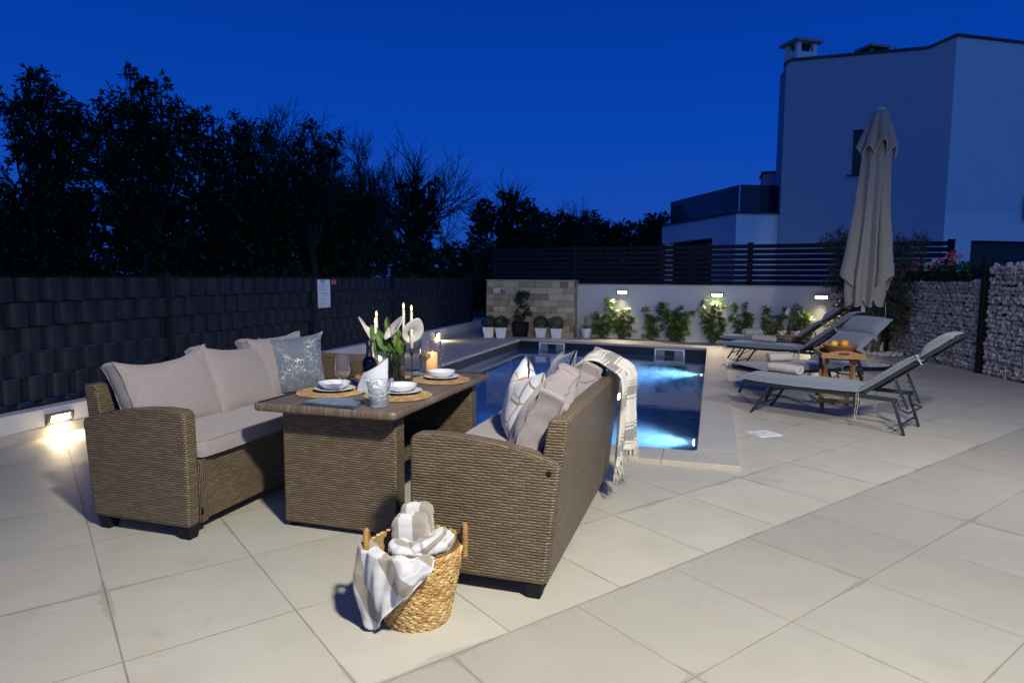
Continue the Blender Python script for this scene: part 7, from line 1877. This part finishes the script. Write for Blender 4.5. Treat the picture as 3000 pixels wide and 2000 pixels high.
# ================================================================== CLOSED PARASOL
UX, UY = 2.30, 11.55
um = empty('closed_parasol', (UX, UY, 0), 0, 'tall closed taupe parasol on a white pole with a gravel filled base', 'parasol')
M['parasol'] = fabric('taupe_parasol_cloth', (0.36, 0.34, 0.29), (0.25, 0.235, 0.20), 260)
M['parasol_hem'] = plain('pale_hem', (0.45, 0.43, 0.40), 0.9)
TOPV = Vector((0.10, 0.0, 4.02)); BOTV = Vector((-0.01, 0.0, 0.9))
mb = MB(); mb.tube([(-0.02, 0, 0.05), (-0.01, 0, 0.9), TOPV * 0.98], 0.034, 16); obj('pole', mb, M['white_plastic'], um, smooth=True)
def axis(z): return Vector((0.10 * (z - 0.05) / 3.97 - 0.02 + 0.0, 0, 0))
def env(z, pts):
    for (a, ra), (b, rb_) in zip(pts, pts[1:]):
        if b <= z <= a:
            f = (a - z) / (a - b); f = f * f * (3 - 2 * f) * 0.5 + f * 0.5; return ra + (rb_ - ra) * f
    return pts[-1][1] if z < pts[-1][0] else pts[0][1]
random.seed(101); ph = [random.uniform(0, 6) for _ in range(6)]
view_a = math.atan2(-UY, -UX)                                    # direction towards the photographer
def folds(a, z, zt, zb):
    f = (zt - z) / (zt - zb); w = a + 0.12 * sin(1.7 * f + ph[0])
    n8 = abs(cos(4 * w + ph[1] + 0.5 * f)) ** 0.8; n5 = 0.5 + 0.5 * cos(13 * w + ph[2] - 1.2 * f); n3 = 0.5 + 0.5 * cos(5 * w + ph[3])
    return 1 - (0.30 * n8 + 0.10 * n5 + 0.10 * n3) * min(1, 0.35 + f)
ENV = [(4.02, 0.07), (3.9, 0.10), (3.35, 0.235), (2.6, 0.275), (1.9, 0.335), (1.5, 0.385), (1.2, 0.365), (0.95, 0.33)]
def hem_main(a):
    d = (a - view_a + pi) % (2 * pi) - pi
    return 1.13 - 0.15 * abs(sin(4 * a + ph[1])) ** 0.7
def canopy(u, v):
    a = 2 * pi * u; zb = hem_main(a); z = 3.98 - (3.98 - zb) * v; r = env(z, ENV) * folds(a, z, 4.02, 1.0) * 0.94
    return axis(z) + Vector((r * cos(a), r * sin(a), z))
mb = MB().grid(canopy, 200, 110, uvf=lambda u, v: (u * 2.4, v * 3), closeu=True); cn = obj('canopy', mb, M['parasol'], um, smooth=True, solid=0.006)
mb = MB(); mb.tube([canopy(k / 200, 1.0) for k in range(200)], 0.008, 5, closed=True); obj('hem', mb, M['parasol_hem'], cn, smooth=True)
# outer flaps folded back: two side gores whose hem sits higher
def flap(a0, a1, ztop, zhem, amp, seed, cl=0.05):
    def fn(u, v):
        a = a0 + (a1 - a0) * u; e = sin(pi * u) ** 0.45; zb = zhem - 0.22 * abs(2 * u - 1) ** 1.5; z = ztop - (ztop - zb) * v
        r0 = env(z, ENV) * folds(a, z, 4.02, 1.0) * 0.94; out = (0.006 + amp * v ** 1.4 * e); r = r0 * (1 - e * v * 0.0) + out + (env(z, ENV) * 0.98 - r0) * e * min(1, v * 1.6) * 0.75
        return axis(z) + Vector((r * cos(a), r * sin(a), z + 0.01 * sin(9 * u + seed) * v))
    return fn
for k, (da, wd, zt_, zh, am) in enumerate(((-78, 66, 2.9, 1.50, 0.025), (70, 64, 2.9, 1.50, 0.025), (150, 90, 2.8, 1.45, 0.04))):
    fn = flap(view_a + R(da) - R(wd / 2), view_a + R(da) + R(wd / 2), zt_, zh, am, k)
    mb = MB().grid(fn, 40, 50, uvf=lambda u, v: (u * .8, v * 1.5)); q = obj('folded_gore', mb, M['parasol'], cn, smooth=True, solid=0.006)
    mb = MB(); mb.tube([fn(j / 40, 1.0) for j in range(41)], 0.008, 5); obj('hem', mb, M['parasol_hem'], cn, smooth=True)
# wind vent: short upper layer with a scalloped hem
def vent(u, v):
    a = 2 * pi * u; d = cos(a - view_a)
    sc = abs(sin(4 * (a - view_a) + 0.5)); zb = 3.27 + 0.19 * sc ** 0.8 + 0.05 * sin(3 * a); z = 3.995 - (3.995 - zb) * v
    r = (0.075 + 0.205 * v ** 0.9) * (1 - 0.24 * (1 - sc) * min(1, v * 1.4) - 0.05 * cos(11 * a) * v) + 0.012
    return axis(z) + Vector((r * cos(a), r * sin(a), z))
mb = MB().grid(vent, 160, 40, uvf=lambda u, v: (u * 1.6, v * .8), closeu=True); vt = obj('wind_vent', mb, M['parasol'], um, smooth=True, solid=0.006)
mb = MB(); mb.tube([vent(k / 160, 1.0) for k in range(160)], 0.008, 5, closed=True); obj('hem', mb, M['parasol_hem'], vt, smooth=True)
mb = MB(); mb.lathe([(0, 0.04), (0.06, 0.035), (0.085, 0.01), (0.08, 0.0), (0, 0.0)], 24); q = obj('finial', mb, M['white_plastic'], um, smooth=True); q.location = (0.078, 0, 3.99)
mb = MB(); mb.tube([(0.26, -0.18, 1.05), (0.27, -0.18, 0.9), (0.262, -0.17, 0.72)], 0.004, 5); obj('cord', mb, M['tie'], um, smooth=True)
mb = MB(); mb.lathe([(0, 0.0), (0.42, 0.0), (0.44, 0.02), (0.44, 0.06), (0.42, 0.065), (0.41, 0.045), (0, 0.045)], 40); bs_ = obj('base', mb, M['black_plastic'], um, smooth=True)
random.seed(103)
stones('gravel', [((cos(a) * r, sin(a) * r, 0.052), random.uniform(0.010, 0.018)) for a, r in [(random.uniform(0, 2 * pi), 0.41 * math.sqrt(random.random())) for _ in range(1500)]], um, M['stone'])
# skimmer cover in the paving
dc = empty('skimmer_cover', (0.487, 6.243, 0.001), R(35.5), 'white plastic skimmer cover set flush in the paving', 'cover')
mb = MB(); mb.box((0, 0, 0.002), (0.235, 0.205, 0.006)); obj('frame', mb, M['white_plastic'], dc, bevel=0.001)
mb = MB(); mb.lathe([(0, 0.0055), (0.090, 0.0055), (0.092, 0.0085), (0, 0.0085)], 40); obj('lid', mb, M['white_plastic'], dc)
mb = MB(); mb.lathe([(0.092, 0.0055), (0.096, 0.0055), (0.096, 0.006), (0.092, 0.006)], 40); mb.box((0.0, 0, 0.0088), (0.02, 0.02, 0.001)); obj('groove', mb, M['grey_plastic'], dc)
# stray leaves and bits on the paving
random.seed(107); lv = Leaves()
for _ in range(60):
    u_, v_ = random.uniform(0, 8), random.uniform(-5, 2); x, y, z = tuv(u_, v_); lv.leaf(Vector((x, y, 0.003)), Vector((random.uniform(-1, 1), random.uniform(-1, 1), 0.02)), Vector((0, 0, 1)), random.uniform(0.004, 0.014), 0.003, random.random())
lv.build('fallen_bits', leaf_mat('dry_bits', (0.06, 0.035, 0.02), (0.18, 0.12, 0.06)), None, 'stuff')
